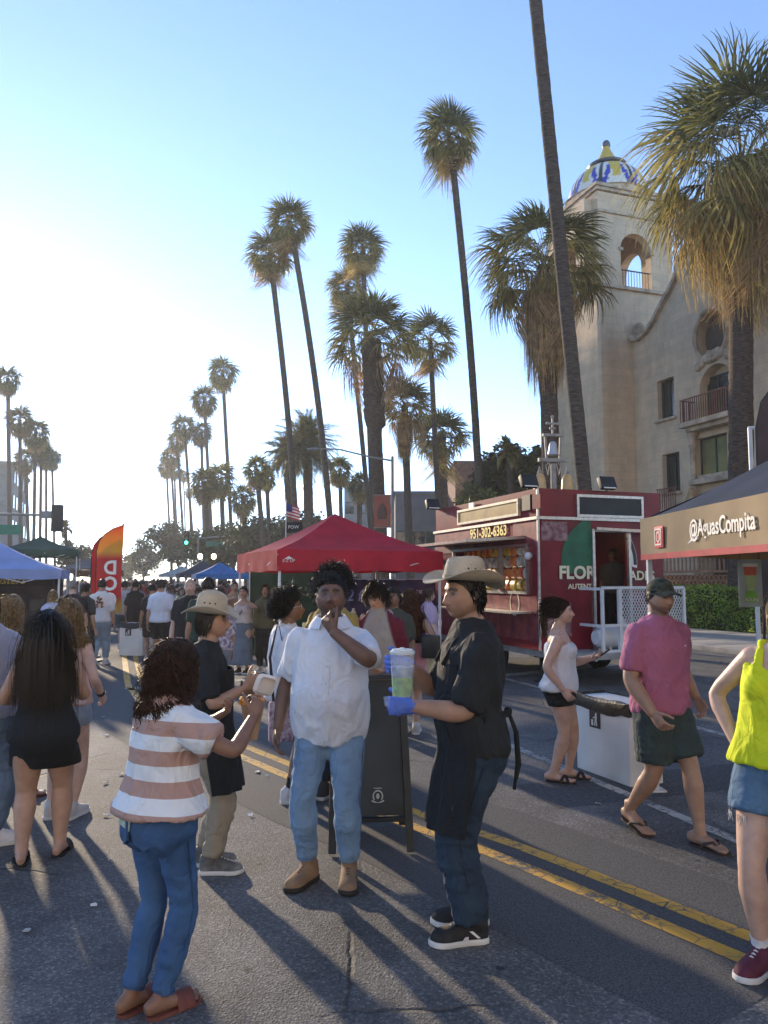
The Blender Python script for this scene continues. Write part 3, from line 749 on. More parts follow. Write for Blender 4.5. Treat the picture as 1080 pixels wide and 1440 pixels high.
    def collar(s, m, mdark=None, off=.02):
        rows = []
        for r_, dz in ((.040, .030), (.047, .031), (.062, .010), (.071, -.004)):
            row = []
            for j in range(25):
                a = math.pi / 2 + R(24) + (2 * math.pi - R(48)) * j / 24; fr = .5 + .5 * math.sin(a); row.append(s.N + s.rt * (r_ * s.H * 1.04 * math.cos(a)) + s.fwd * (r_ * s.H * math.sin(a) * 1.0 + .004) + s.upt * (dz * s.H - .016 * s.H * fr))
            rows.append(row)
        mb = MB(); mb.sheet(rows, .004); mb.build('collar', m, s.root)
        rows = []
        for h in np.linspace(.475, .825, 16):
            w, d, y = s.prof(h); x, yy = s.axes(h); o = off + .020 * max(0, min(1, (.74 - h) / .2)) + (.004 if h > .8 else 0) + .004; c = s.cen(h) + yy * (y + d + o); rows.append([c - x * .017, c + x * .017])
        mb = MB(); mb.sheet(rows, -.004); mb.build('placket', m, s.root)
    def glasses(s, m, round_=True):
        mb = MB()
        for sg in (-1, 1):
            c = V3((sg * .40, 1.0, .0)); pts = []
            for i in range(17): q = 2 * math.pi * i / 16; pts.append(s.hw([(c.x + .27 * math.cos(q), c.y - .10 * abs(c.x + .27 * math.cos(q)), c.z + .17 * math.sin(q))])[0])
            mb.tube(pts, [.0024] * 17, 6); mb.tube(s.hw([(sg * .66, .93, .04), (sg * 1.06, .35, .05), (sg * 1.08, -.05, 0)]), [.0022] * 3, 6)
        mb.tube(s.hw([(-.13, 1.0, .02), (0, 1.03, .05), (.13, 1.0, .02)]), [.0024] * 3, 6); return mb.build('glasses', m, s.root)
# ------------------------------------------------------------------ ground, road, markings
def asphalt_mat():
    m = bpy.data.materials.new('asphalt'); m.use_nodes = True; N = m.node_tree.nodes; L = m.node_tree.links; p = N['Principled BSDF']
    tc = N.new('ShaderNodeTexCoord')
    def nz(sc, det=4, rough=.6):
        n = N.new('ShaderNodeTexNoise'); n.inputs['Scale'].default_value = sc; n.inputs['Detail'].default_value = det; n.inputs['Roughness'].default_value = rough; L.new(tc.outputs['Object'], n.inputs['Vector']); return n
    def ramp(src, stops):
        r = N.new('ShaderNodeValToRGB'); L.new(src, r.inputs[0]); e = r.color_ramp.elements
        e[0].position, e[0].color = stops[0][0], (*stops[0][1], 1); e[1].position, e[1].color = stops[1][0], (*stops[1][1], 1)
        for q, c in stops[2:]: k = e.new(q); k.color = (*c, 1)
        return r
    def mix(a, b, f, mode='MIX'):
        x = N.new('ShaderNodeMix'); x.data_type = 'RGBA'; x.blend_type = mode
        for sck, val in ((x.inputs[6], a), (x.inputs[7], b), (x.inputs[0], f)):
            if hasattr(val, 'links'): L.new(val, sck)
            elif isinstance(val, tuple): sck.default_value = (*val, 1)
            else: sck.default_value = val
        return x.outputs[2]
    big = nz(.35, 5); mid = nz(2.2, 5); c = ramp(big.outputs[0], [(.35, (.105, .107, .112)), (.68, (.150, .147, .145))]).outputs[0]
    c = mix(c, ramp(mid.outputs[0], [(.35, (.6, .6, .6)), (.7, (1.25, 1.24, 1.22))]).outputs[0], .7, 'MULTIPLY')
    # aggregate: pale and dark stones
    vo = N.new('ShaderNodeTexVoronoi'); vo.inputs['Scale'].default_value = 95; L.new(tc.outputs['Object'], vo.inputs['Vector'])
    agg = N.new('ShaderNodeSeparateColor'); L.new(vo.outputs['Color'], agg.inputs[0])
    c = mix(c, ramp(agg.outputs[0], [(.0, (.55, .55, .56)), (.55, (.98, .98, .98)), (.82, (1.2, 1.19, 1.16)), (.95, (2.0, 1.95, 1.85))]).outputs[0], .85, 'MULTIPLY')
    mpw = N.new('ShaderNodeMapping'); mpw.inputs['Rotation'].default_value = (0, 0, -ST); mpw.inputs['Scale'].default_value = (1.1, .05, 1); L.new(tc.outputs['Object'], mpw.inputs[0]); wn = N.new('ShaderNodeTexNoise'); wn.inputs['Scale'].default_value = 1.0; wn.inputs['Detail'].default_value = 3; L.new(mpw.outputs[0], wn.inputs['Vector'])
    c = mix(c, ramp(wn.outputs[0], [(.36, (.72, .72, .73)), (.62, (1.12, 1.11, 1.10))]).outputs[0], .8, 'MULTIPLY')
    # oil stains and pale dust
    st = nz(.9, 6, .7); c = mix(c, (.055, .055, .058), ramp(st.outputs[0], [(.60, (0, 0, 0)), (.72, (.65, .65, .65))]).outputs[0])
    gum = N.new('ShaderNodeTexVoronoi'); gum.inputs['Scale'].default_value = 2.6; gum.inputs['Randomness'].default_value = 1; L.new(tc.outputs['Object'], gum.inputs['Vector'])
    c = mix(c, (.02, .02, .021), ramp(gum.outputs['Distance'], [(.045, (.8, .8, .8)), (.06, (0, 0, 0))]).outputs[0])
    # cracks: thin lines of a warped voronoi, only here and there
    wv = N.new('ShaderNodeMix'); wv.data_type = 'VECTOR'; wv.inputs[0].default_value = .16; w2 = nz(1.6, 5); L.new(tc.outputs['Object'], wv.inputs[4]); L.new(w2.outputs['Color'], wv.inputs[5])
    cr = N.new('ShaderNodeTexVoronoi'); cr.feature = 'DISTANCE_TO_EDGE'; cr.inputs['Scale'].default_value = .62; L.new(wv.outputs[1], cr.inputs['Vector'])
    cm = ramp(cr.outputs[0], [(.002, (1, 1, 1)), (.006, (0, 0, 0))]); cg = ramp(nz(.5, 2).outputs[0], [(.50, (0, 0, 0)), (.60, (.8, .8, .8))])
    mk = mix(cm.outputs[0], cg.outputs[0], 1.0, 'MULTIPLY'); c = mix(c, (.012, .012, .012), mk)
    L.new(c, p.inputs['Base Color']); p.inputs['Roughness'].default_value = .82; p.inputs['Specular IOR Level'].default_value = .35
    bp = N.new('ShaderNodeBump'); bp.inputs['Strength'].default_value = .55; bp.inputs['Distance'].default_value = .006
    L.new(vo.outputs['Distance'], bp.inputs['Height']); b2 = N.new('ShaderNodeBump'); b2.invert = True; b2.inputs['Strength'].default_value = .8; b2.inputs['Distance'].default_value = .02; L.new(mk, b2.inputs['Height']); L.new(bp.outputs[0], b2.inputs['Normal']); L.new(b2.outputs[0], p.inputs['Normal'])
    return m
def paint_mat(name, col, wear=.46, under=(.115, .113, .112)):
    m = bpy.data.materials.new(name); m.use_nodes = True; N = m.node_tree.nodes; L = m.node_tree.links; p = N['Principled BSDF']
    tc = N.new('ShaderNodeTexCoord'); a = N.new('ShaderNodeTexNoise'); a.inputs['Scale'].default_value = 22; a.inputs['Detail'].default_value = 8; a.inputs['Roughness'].default_value = .75
    b = N.new('ShaderNodeTexNoise'); b.inputs['Scale'].default_value = 3; b.inputs['Detail'].default_value = 3
    vo = N.new('ShaderNodeTexVoronoi'); vo.feature = 'DISTANCE_TO_EDGE'; vo.inputs['Scale'].default_value = 6
    for n in (a, b, vo): L.new(tc.outputs['Object'], n.inputs['Vector'])
    ad = N.new('ShaderNodeMath'); ad.operation = 'MULTIPLY_ADD'; ad.inputs[1].default_value = .55; L.new(b.outputs[0], ad.inputs[0]); L.new(a.outputs[0], ad.inputs[2])
    r = N.new('ShaderNodeMapRange'); r.inputs[1].default_value = wear + .27 - .05; r.inputs[2].default_value = wear + .27 + .06; r.inputs[3].default_value = 1; r.inputs[4].default_value = 0; L.new(ad.outputs[0], r.inputs[0])
    r2 = N.new('ShaderNodeMapRange'); r2.inputs[1].default_value = .008; r2.inputs[2].default_value = .02; L.new(vo.outputs[0], r2.inputs[0])
    mu = N.new('ShaderNodeMath'); mu.operation = 'MULTIPLY'; L.new(r.outputs[0], mu.inputs[0]); L.new(r2.outputs[0], mu.inputs[1])
    x = N.new('ShaderNodeMix'); x.data_type = 'RGBA'; x.inputs[6].default_value = (*under, 1); x.inputs[7].default_value = (*col, 1); L.new(mu.outputs[0], x.inputs[0])
    b2 = N.new('ShaderNodeMix'); b2.data_type = 'RGBA'; b2.blend_type = 'MULTIPLY'; b2.inputs[0].default_value = .35; L.new(x.outputs[2], b2.inputs[6]); L.new(a.outputs['Color'], b2.inputs[7]); L.new(b2.outputs[2], p.inputs['Base Color'])
    p.inputs['Roughness'].default_value = .7
    bp = N.new('ShaderNodeBump'); bp.inputs['Strength'].default_value = .3; bp.inputs['Distance'].default_value = .004; L.new(mu.outputs[0], bp.inputs['Height']); L.new(bp.outputs[0], p.inputs['Normal'])
    return m
mb = MB(); mb.grid([[V3((x, y, -.03)) for x in (-900, -300, 300, 900)] for y in (-60, 200, 600, 1400)])
tag(mb.build('ground', mat('dry_ground', (.16, .14, .11), .95, .2, .3), None), kind='structure')
KERB_R, KERB_L = 13.5, -11.0
mb = MB(); mb.grid([[S(s, t, 0) for t in (KERB_L, 0, KERB_R)] for s in (-30, 0, 20, 60, 400)])
ASPH = asphalt_mat(); tag(mb.build('road', ASPH), kind='structure')
mb = MB(); mb.grid([[S(s, t, -.004) for t in (-200, KERB_L)] for s in (36, 52)]); mb.grid([[S(s, t, -.004) for t in (KERB_R, 200)] for s in (62, 76)])
tag(mb.build('cross_street', ASPH), kind='structure')
conc = mat('concrete', (.33, .31, .285), .9, .10, 1.4, bump=.2, bscale=60)
conc_k = mat('kerb_concrete', (.36, .34, .31), .9, .14, 3, bump=.2, bscale=60)
def sidewalk(name, t0, t1, s0, s1):
    o = tag(empty(name, S(0, 0), YAW_ST), kind='structure')
    sgn = 1 if t1 > t0 else -1
    mb = MB(); mb.box(((t0 + sgn * .10), (s0 + s1) / 2, .045), (.20, s1 - s0, .15)); mb.build('kerb', conc_k, o, bevel=.02)
    mb = MB(); mb.box(((t0 + sgn * .19 + t1) / 2, (s0 + s1) / 2, .03), (abs(t1 - t0) - .2, s1 - s0, .12)); mb.build('walk_bed', mat('joint', (.10, .095, .09), .95), o)
    return o
swr = sidewalk('right_sidewalk', KERB_R, KERB_R + 4.6, -20, 62)
slab = MB(); slab.box((0, 0, 0), (1.49, 1.49, .024)); slab_me = slab.mesh('slab', conc, bevel=.006)
for i in range(3):
    for j in range(24):
        link('slab', slab_me, swr, (KERB_R + .20 + .76 + i * 1.52, -2 + j * 1.52, .087), (0, 0, 0))
sidewalk('left_sidewalk', KERB_L, KERB_L - 4, -10, 36)
sidewalk('far_left_sidewalk', KERB_L, KERB_L - 4, 52, 300)
sidewalk('far_right_sidewalk', KERB_R, KERB_R + 4.6, 76, 300)

YEL = paint_mat('yellow_paint', (.72, .40, .055), .58); WHT = paint_mat('white_paint', (.52, .50, .46), .53)
def strip(pts, w, z=.004):
    rows = []; n = len(pts)
    for i, p in enumerate(pts):
        d = (pts[min(n - 1, i + 1)] - pts[max(0, i - 1)]).normalized(); q = V3((d.y, -d.x, 0)) * w / 2
        rows.append([p - q + V3((0, 0, z)), p + q + V3((0, 0, z))])
    return rows
def smoothpath(pts, k=4):
    out = []
    for i in range(len(pts) - 1):
        a, b, c, d = pts[max(0, i - 1)], pts[i], pts[i + 1], pts[min(len(pts) - 1, i + 2)]
        for j in range(k):
            t = j / k; out.append(.5 * ((2 * b) + (c - a) * t + (2 * a - 5 * b + 4 * c - d) * t * t + (3 * b - a - 3 * c + d) * t ** 3))
    return out + [pts[-1]]
lowp = [G(1290, 1450), G(1040, 1347), G(692, 1201), G(547, 1150), G(352, 1070)]
# beyond the bend both lines run along the street
e = lowp[-1]; s_e, t_e = to_st(e); lowp += [S(s_e + 2.2, t_e - .60), S(s_e + 5, t_e - .95), S(s_e + 12, t_e - 1.05), S(s_e + 60, t_e - 1.05), S(s_e + 160, t_e - 1.05)]
ctr = smoothpath(lowp)
mb = MB(); mb.grid(strip([p + V3((-.25, .4, 0)) for p in ctr], 1.5, .002)); tag(mb.build('asphalt_strip', mat('asphalt_strip', (.092, .094, .099), .85, .3, 110, bump=.35, bscale=320, detail=6)), kind='structure')
for q in (0, 1):
    pts = []
    for i, p in enumerate(ctr):
        d = (ctr[min(len(ctr) - 1, i + 1)] - ctr[max(0, i - 1)]).normalized(); pts.append(p + V3((d.y, -d.x, 0)) * (.235 * q))
    mb = MB(); mb.grid(strip(pts, .105)); tag(mb.build('yellow_line', YEL), kind='structure')
def white_line(a, b, w=.10):
    mb = MB(); mb.grid(strip([a, a.lerp(b, .5), b], w)); tag(mb.build('white_line', WHT), kind='structure')
for t in (4.35, 8.1):
    for s0 in ((-6, 30) if t == 8.1 else ()): pass
s1, t1 = to_st(G(900, 1125)); white_line(S(-10, t1), S(34, t1), .10)
s1, t1 = to_st(G(900, 1003)); white_line(S(-10, t1), S(34, t1), .12)
white_line(S(11.5, 3.1), S(13.4, 9.5), .30); white_line(S(12.9, .2), S(14.8, 6.5), .30)
# patches of newer asphalt
for (s0, s1, t0, t1) in ((5.2, 5.9, 3.2, 9.8), (2.6, 3.0, 4.5, 11.5), (9, 30, -4.6, -3.7)):
    mb = MB(); mb.grid([[S(s, t, .002) for t in np.linspace(t0, t1, 3)] for s in np.linspace(s0, s1, 6)]); tag(mb.build('asphalt_patch', mat('asphalt_new', (.085, .086, .09), .85, .25, 30, bump=.3, bscale=120)), kind='structure')

# ------------------------------------------------------------------ carved walls
def carve(me, cutters):
    ob = bpy.data.objects.new('t', me); TMPC.objects.link(ob); cs = []
    for c in cutters:
        co = bpy.data.objects.new('c', c); TMPC.objects.link(co); cs.append(co); md = ob.modifiers.new('b', 'BOOLEAN'); md.object = co; md.operation = 'DIFFERENCE'; md.solver = 'EXACT'
    me2 = eval_mesh(ob)
    for o in [ob] + cs: bpy.data.objects.remove(o)
    me2.polygons.foreach_set('use_smooth', [False] * len(me2.polygons)); me2.update()
    return me2
stucco = mat('stucco', (.50, .385, .27), .92, .18, .8, bump=.35, bscale=14, stretch=(.5, .5, 1.6), detail=8)
def stucco_mat():
    m = bpy.data.materials.new('stucco_blocks'); m.use_nodes = True; N = m.node_tree.nodes; L = m.node_tree.links; p = N['Principled BSDF']; tc = N.new('ShaderNodeTexCoord'); sx = N.new('ShaderNodeSeparateXYZ'); L.new(tc.outputs['Object'], sx.inputs[0]); ad = N.new('ShaderNodeMath'); L.new(sx.outputs[0], ad.inputs[0]); L.new(sx.outputs[1], ad.inputs[1]); cb = N.new('ShaderNodeCombineXYZ'); L.new(ad.outputs[0], cb.inputs[0]); L.new(sx.outputs[2], cb.inputs[1])
    br = N.new('ShaderNodeTexBrick'); br.inputs['Scale'].default_value = 1; br.inputs['Brick Width'].default_value = .9; br.inputs['Row Height'].default_value = .36; br.inputs['Mortar Size'].default_value = .012; br.inputs['Mortar Smooth'].default_value = .6; br.inputs['Color1'].default_value = (.62, .475, .33, 1); br.inputs['Color2'].default_value = (.54, .42, .30, 1); br.inputs['Mortar'].default_value = (.48, .37, .27, 1); L.new(cb.outputs[0], br.inputs['Vector'])
    mp = N.new('ShaderNodeMapping'); mp.inputs['Scale'].default_value = (1.6, .35, 1); L.new(cb.outputs[0], mp.inputs[0]); n1 = N.new('ShaderNodeTexNoise'); n1.inputs['Scale'].default_value = .7; n1.inputs['Detail'].default_value = 8; n1.inputs['Roughness'].default_value = .7; L.new(mp.outputs[0], n1.inputs['Vector']); n2 = N.new('ShaderNodeTexNoise'); n2.inputs['Scale'].default_value = 2.4; n2.inputs['Detail'].default_value = 6; L.new(tc.outputs['Object'], n2.inputs['Vector'])
    r = N.new('ShaderNodeValToRGB'); r.color_ramp.elements[0].position = .32; r.color_ramp.elements[0].color = (.80, .78, .76, 1); r.color_ramp.elements[1].position = .62; r.color_ramp.elements[1].color = (1.08, 1.06, 1.03, 1); L.new(n1.outputs[0], r.inputs[0]); r2 = N.new('ShaderNodeValToRGB'); r2.color_ramp.elements[0].position = .3; r2.color_ramp.elements[0].color = (.88, .88, .88, 1); r2.color_ramp.elements[1].position = .7; r2.color_ramp.elements[1].color = (1.1, 1.08, 1.04, 1); L.new(n2.outputs[0], r2.inputs[0])
    x = N.new('ShaderNodeMix'); x.data_type = 'RGBA'; x.blend_type = 'MULTIPLY'; x.inputs[0].default_value = .85; L.new(br.outputs[0], x.inputs[6]); L.new(r.outputs[0], x.inputs[7]); y = N.new('ShaderNodeMix'); y.data_type = 'RGBA'; y.blend_type = 'MULTIPLY'; y.inputs[0].default_value = .8; L.new(x.outputs[2], y.inputs[6]); L.new(r2.outputs[0], y.inputs[7]); L.new(y.outputs[2], p.inputs['Base Color']); p.inputs['Roughness'].default_value = .93
    n3 = N.new('ShaderNodeTexNoise'); n3.inputs['Scale'].default_value = 16; n3.inputs['Detail'].default_value = 5; L.new(tc.outputs['Object'], n3.inputs['Vector']); bp = N.new('ShaderNodeBump'); bp.inputs['Strength'].default_value = .35; bp.inputs['Distance'].default_value = .03; L.new(n3.outputs[0], bp.inputs['Height']); L.new(bp.outputs[0], p.inputs['Normal'])
    return m
stucco = stucco_mat()
stone_trim = mat('stone_trim', (.48, .37, .27), .9, .2, 2.5, bump=.4, bscale=25)
dark_glass = mat('window_glass', (.02, .03, .032), .06, .2, 1.2, spec=.8)
frame_green = mat('window_frame', (.03, .05, .05), .5, .1, 5)
iron = mat('iron_rust', (.20, .075, .05), .6, .2, 9)
iron_dk = mat('iron_dark', (.05, .045, .045), .5, .2, 9)
# ---- hall with a bell tower
C0 = W(849, 640, 36); C0.z = 0
hall = empty('mission_hall', C0, YAW_ST, 'tan stucco mission hall with bell tower, arched belfry and curved gable', 'building')
TW = 4.35
def loc_(p):   # world -> hall local
    d = V3(p) - C0; return V3((d.dot(DT), d.dot(DS), p[2]))
def onplane(px, py, axis, val):
    d = ray(px, py); o = V3((0, 0, CH)); oL = loc_(o); dL = V3((d.dot(DT), d.dot(DS), d.z)); t = (val - oL[axis]) / dL[axis]; return oL + dL * t
ZT = onplane(845, 262, 1, 0).z; ZB = onplane(858, 402, 1, 0).z
x_a, x_b = onplane(881, 370, 1, 0).x, onplane(924, 370, 1, 0).x; z_sp = onplane(900, 353, 1, 0).z
tower = link('tower', MB().mesh('e', stucco), hall)
mb = MB(); mb.box((TW / 2, TW / 2, ZB / 2), (TW, TW, ZB)); mb.box((TW / 2, TW / 2, ZB * .985 + .2), (TW + .02, TW + .02, .01)); shaft = MB(); shaft.box((TW / 2, TW / 2, ZB / 2), (TW, TW, ZB)); tower.data = shaft.mesh('shaft', stucco, False, bevel=.25)
def archwall(w, h, a, b, zs, th, o, ux, uy):
    r = (b - a) / 2; c = (a + b) / 2; arc = [(c + r * math.cos(q), zs + r * math.sin(q)) for q in np.linspace(math.pi, 0, 17)]
    m = MB(); m.prism([(0, 0), (a, 0)] + arc + [(b, 0), (w, 0), (w, h), (0, h)], o, ux, uy, th); return m
hB = ZT - ZB - .5; xa = .33 * TW; xb = .67 * TW; xa, xb = (TW - (x_b - x_a)) / 2, (TW + (x_b - x_a)) / 2; zsp = z_sp - ZB - (xb - xa) / 2 + .85
for (o, ux) in (((0, .45, ZB), (1, 0, 0)), ((0, TW, ZB), (1, 0, 0))): archwall(TW, hB, xa, xb, zsp, .45, V3(o), V3(ux), V3((0, 0, 1))).build('belfry_wall', stucco, tower, smooth=False)
for o in ((-.002, .455, ZB), (TW - .447, .455, ZB)): 
    m = archwall(TW - .91, hB, xa - .455, xb - .455, zsp, -.448, V3(o), V3((0, 1, 0)), V3((0, 0, 1)))
    m.build('belfry_wall', stucco, tower, smooth=False)
mb = MB(); mb.box((TW / 2, TW / 2, .15), (TW - .2, TW - .2, .3)); mb.build('belfry_floor', stucco, tower, loc=(0, 0, ZB - .302))
mb = MB(); mb.box((TW / 2, TW / 2, ZT - .38), (TW + .06, TW + .06, .3)); mb.build('belfry_ceiling', stucco, tower, bevel=.1)
for z, ov, h in ((ZB - .02, .14, .16), (ZT - 1.25, .10, .12), (ZT - .14, .22, .26)):
    mb = MB()
    for k in (0, 1): mb.box((TW / 2, TW / 2, z + k * h * .62), (TW + 2 * ov * (.6 + .4 * k), TW + 2 * ov * (.6 + .4 * k), h * .6))
    if z < ZT - 1: # ring only
        mb = MB()
        for q in (0, 1):
            mb.box((TW / 2, q * TW, z), (TW + 2 * ov, 2 * ov, h)); mb.box((q * TW, TW / 2, z), (2 * ov, TW - 2 * ov - .004, h))
    mb.build('cornice', stone_trim, tower, smooth=False)
for q in (0, 1):   # impost bands and belfry railing
    for xx in (xa, xb):
        mb = MB(); mb.box((xx, q * (TW - .45) + .225, ZB + zsp), (.24, .60, .16)); mb.build('impost', stone_trim, tower)
    rl = MB(); rl.bar((xa, q * (TW - .4) + .2, ZB + 1.0), (xb, q * (TW - .4) + .2, ZB + 1.0), .05)
    r_o = rl.build('railing', iron_dk, tower)
    bal = MB(); bal.bar((0, 0, 0), (0, 0, 1.0), .022); bme = bal.mesh('baluster', iron_dk, False)
    for i in range(11): link('baluster', bme, r_o, (xa + (xb - xa) * (i + .5) / 11, q * (TW - .4) + .2, ZB + .05))
# dome with mosaic
def dome_colors(co, cx, z0):
    a = np.arctan2(co[:, 1] - cx, co[:, 0] - cx); z = co[:, 2] - z0; sec = (a / (2 * math.pi) * 8) % 1
    c = np.tile(np.array((.66, .63, .56)), (len(co), 1)); zig = np.abs((sec - .5) * 2); u = np.floor(z / 1.82 * 9) / 9; zq = np.floor(zig * 8) / 8
    c[(np.abs(zq - np.clip(.15 + .62 * (1 - u) * .9, .1, .9)) < .15) & (u < .8)] = (.035, .05, .36)
    c[(zq < np.clip(u * .62, 0, .42)) & (u > .2)] = (.56, .40, .06)
    c[zig > .88] = (.03, .035, .03)
    return c
DR = TW * .47; zd = ZT + .55; prof = []
mb = MB(); mb.lathe([(DR * 1.04, ZT + .1), (DR * 1.04, ZT + .45), (DR * 1.08, ZT + .5), (DR * 1.02, ZT + .56)], 48, (TW / 2, TW / 2, 0)); mb.build('drum', stone_trim, tower)
for i in range(28):
    q = i / 27 * 1.25; prof.append((DR * math.cos(q) ** .9, DR * .94 * math.sin(q)))
mb = MB(); mb.lathe(prof, 192, (TW / 2, TW / 2, zd)); me = mb.mesh('dome', mat('mosaic', (1, 1, 1), .35, .06, 30, attr=True, spec=.5)); set_col(me, dome_colors(get_co(me).astype(float), TW / 2, zd)); link('dome', me, tower)
zr = zd + prof[-1][1]; r0 = prof[-1][0]
mb = MB(); mb.lathe([(r0 * 1.05, -.02), (r0 * 1.35, .02), (r0 * 1.4, .12), (r0 * 1.2, .2), (r0 * .9, .22)], 40, (TW / 2, TW / 2, zr)); mb.build('dome_ring', mat('blue_tile', (.05, .06, .09), .35, .1, 20), tower)
mb = MB(); mb.lathe([(r0 * .92, .2), (r0 * .78, .36), (r0 * .5, .72), (r0 * .3, 1.02), (r0 * .24, 1.2)], 32, (TW / 2, TW / 2, zr)); mb.build('lantern_cone', mat('yellow_tile', (.52, .37, .07), .35, .15, 18, bump=.3, bscale=40), tower)
mb = MB(); mb.lathe([(r0 * .26, 1.18), (r0 * .30, 1.24), (r0 * .28, 1.42), (r0 * .18, 1.54), (.01, 1.58)], 20, (TW / 2, TW / 2, zr)); mb.build('finial', mat('grey_tile', (.09, .09, .10), .5), tower)
# facade facing the street, right of the tower
XF = onplane(889, 471, 1, -.01).x; YF = -22.0
def fp(px, py): p = onplane(px, py, 0, XF); return (p.y, p.z)
curve = [fp(889, 474), fp(893, 478), fp(900, 477), fp(910, 468), fp(922, 450), fp(934, 426), fp(944, 408), fp(951, 394)]
gab = [fp(953, 386), fp(953, 366)]
yg, zg = gab[-1]; half = 4.6
top = [(yg - .25, zg), (yg - .7, zg + .25), (yg - 1.4, zg + 1.3), (yg - 2.4, zg + 2.2), (yg - half + .6, zg + 2.6)]
mir = [(2 * (yg - half) - y, z) for y, z in (curve + gab + top[:-1])][::-1]
outl = [(0.0 - .005, 0)] + [(curve[0][0], 0)] * 0 + [(-.005, curve[0][1] - .05)] + curve[1:] + gab + top + mir[:-1] + [(YF, mir[-1][1]), (YF, 0)]
wall = MB(); ol = outl[::-1]
wall.prism(ol, (XF, 0, 0), (0, 1, 0), (0, 0, 1), .6)
fw = wall.mesh('facade', stucco, False)
def cutbox(y0, y1, z0, z1, dep=.45):
    m = MB(); m.box((XF, (y0 + y1) / 2, (z0 + z1) / 2), (2 * dep, abs(y1 - y0), abs(z1 - z0))); return m.mesh('c', stucco, False)
def cutarch(y0, y1, z0, z1, dep=.5):
    c = (y0 + y1) / 2; r = abs(y1 - y0) / 2; pl = [(c - r, z0), (c + r, z0)] + [(c + r * math.cos(q), z1 - r + r * math.sin(q)) for q in np.linspace(0, math.pi, 17)]
    m = MB(); m.prism(pl, (XF - dep, 0, 0), (0, 1, 0), (0, 0, 1), 2 * dep); return m.mesh('c', stucco, False)
def rect(px0, py0, px1, py1):
    a = fp(px0, py0); b = fp(px1, py1); return (min(a[0], b[0]), max(a[0], b[0]), min(a[1], b[1]), max(a[1], b[1]))
w1 = rect(924, 537, 949, 585); w2 = rect(931, 640, 957, 690); w3 = rect(978, 618, 1024, 662)
a1 = fp(985, 590); a2 = fp(1030, 508); bal = (a2[0], a1[0], a1[1] - .1, a2[1]); oc = fp(1001, 470); orad = 1.0
ar = (bal[0] - .2, bal[1] + .1, 0, fp(1010, 690)[1])
cuts = [cutbox(*w1), cutbox(*w2), cutbox(*w3), cutarch(bal[0], bal[1], bal[2], bal[3] + .15, .55), cutarch(ar[0], ar[1], .2, ar[3], .58)]
m = MB(); m.lathe([(orad, -.5), (orad, .5)], 32); cm = m.mesh('c', stucco, False); cm.transform(Matrix.Translation((XF, oc[0], oc[1])) @ Matrix.Rotation(R(90), 4, 'Y') @ Matrix.Scale(.85, 4, (0, 1, 0))); cuts.append(cm)
w4 = [(yg - half - 3.0 - k * 2.2 - 1, yg - half - 3.0 - k * 2.2, w1[2], w1[3]) for k in (0, 1)]
cuts += [cutbox(*q) for q in w4]
fac = link('facade', carve(fw, cuts), hall)
if not fac.data.materials: fac.data.materials.append(stucco)
def window(parent, q, nx=2, nz=2, dep=.28, glass=dark_glass, fr=.06):
    y0, y1, z0, z1 = q; m = MB(); f = .06
    wdw = MB()
    for yy in (y0 + f / 2, y1 - f / 2): wdw.box((XF + dep, yy, (z0 + z1) / 2), (.08, f, z1 - z0))
    for zz in (z0 + f / 2, z1 - f / 2): wdw.box((XF + dep, (y0 + y1) / 2, zz), (.078, y1 - y0 - 2 * f, f))
    for i in range(1, nx): wdw.box((XF + dep, y0 + (y1 - y0) * i / nx, (z0 + z1) / 2), (.07, .05, z1 - z0 - 2 * f))
    wo_ = wdw.build('window', frame_green, parent, smooth=False)
    for i in range(nx):
        g = MB(); g.box((XF + dep + .02, y0 + (y1 - y0) * (i + .5) / nx, (z0 + z1) / 2), (.012, (y1 - y0) / nx - .04, z1 - z0 - .05)); g.build('pane', glass, wo_)
for q in [w1, w2] + w4: window(fac, q)
window(fac, w3, 2, glass=mat('window_glass_amber', (.30, .27, .10), .12, .45, .7, spec=.6, col2=(.06, .09, .07)))  # green and yellow reflection painted into the pane colour
window(fac, (bal[0], bal[1], bal[2], bal[3] - .2), 3, dep=.45)
for q in (w1, w2, w3): 
    m = MB(); m.box((XF - .03, (q[0] + q[1]) / 2, q[2] - .07), (.24, q[1] - q[0] + .25, .12)); m.build('sill', stone_trim, fac, bevel=.02)
m = MB(); m.rings([[V3((XF + x, oc[0] + (orad + r) * .85 * math.cos(t), oc[1] + (orad + r) * math.sin(t))) for t in np.linspace(0, 2 * math.pi, 40, endpoint=False)] for x, r in ((.02, .0), (-.10, .0), (-.16, .07), (-.16, .16), (-.06, .24), (.01, .25))], False, False); m.build('oculus_frame', stone_trim, fac)
m = MB(); m.box((XF + .45, oc[0], oc[1]), (.02, 2.2, 2.2)); m.build('oculus_back', mat('dark_recess', (.12, .09, .07), .9), fac)
m = MB(); m.box((XF + .52, (ar[0] + ar[1]) / 2, ar[3] / 2), (.02, ar[1] - ar[0] + .3, ar[3] + .3)); m.build('entrance_door', mat('door_wood', (.06, .035, .025), .6, .2, 5), fac)
m = MB()   # coping along the gable
cp = [V3((XF + .25, y, z)) for y, z in curve + gab + top]; 
for a, b in zip(cp[:-1], cp[1:]): m.bar(a, b + (b - a).normalized() * .05, .95, .16)
m.build('coping', stone_trim, fac, smooth=False)
m = MB(); m.tube([V3((XF + .25, curve[0][0] - .1 + .35 * math.cos(t), curve[0][1] + .12 + .35 * (1 - t / 9) * math.sin(t))) for t in np.linspace(-2.2, 2.5, 14)], [(.3, .12)] * 14, 10, hint=(1, 0, 0)); m.build('scroll', stone_trim, fac)
bz = bal[2]
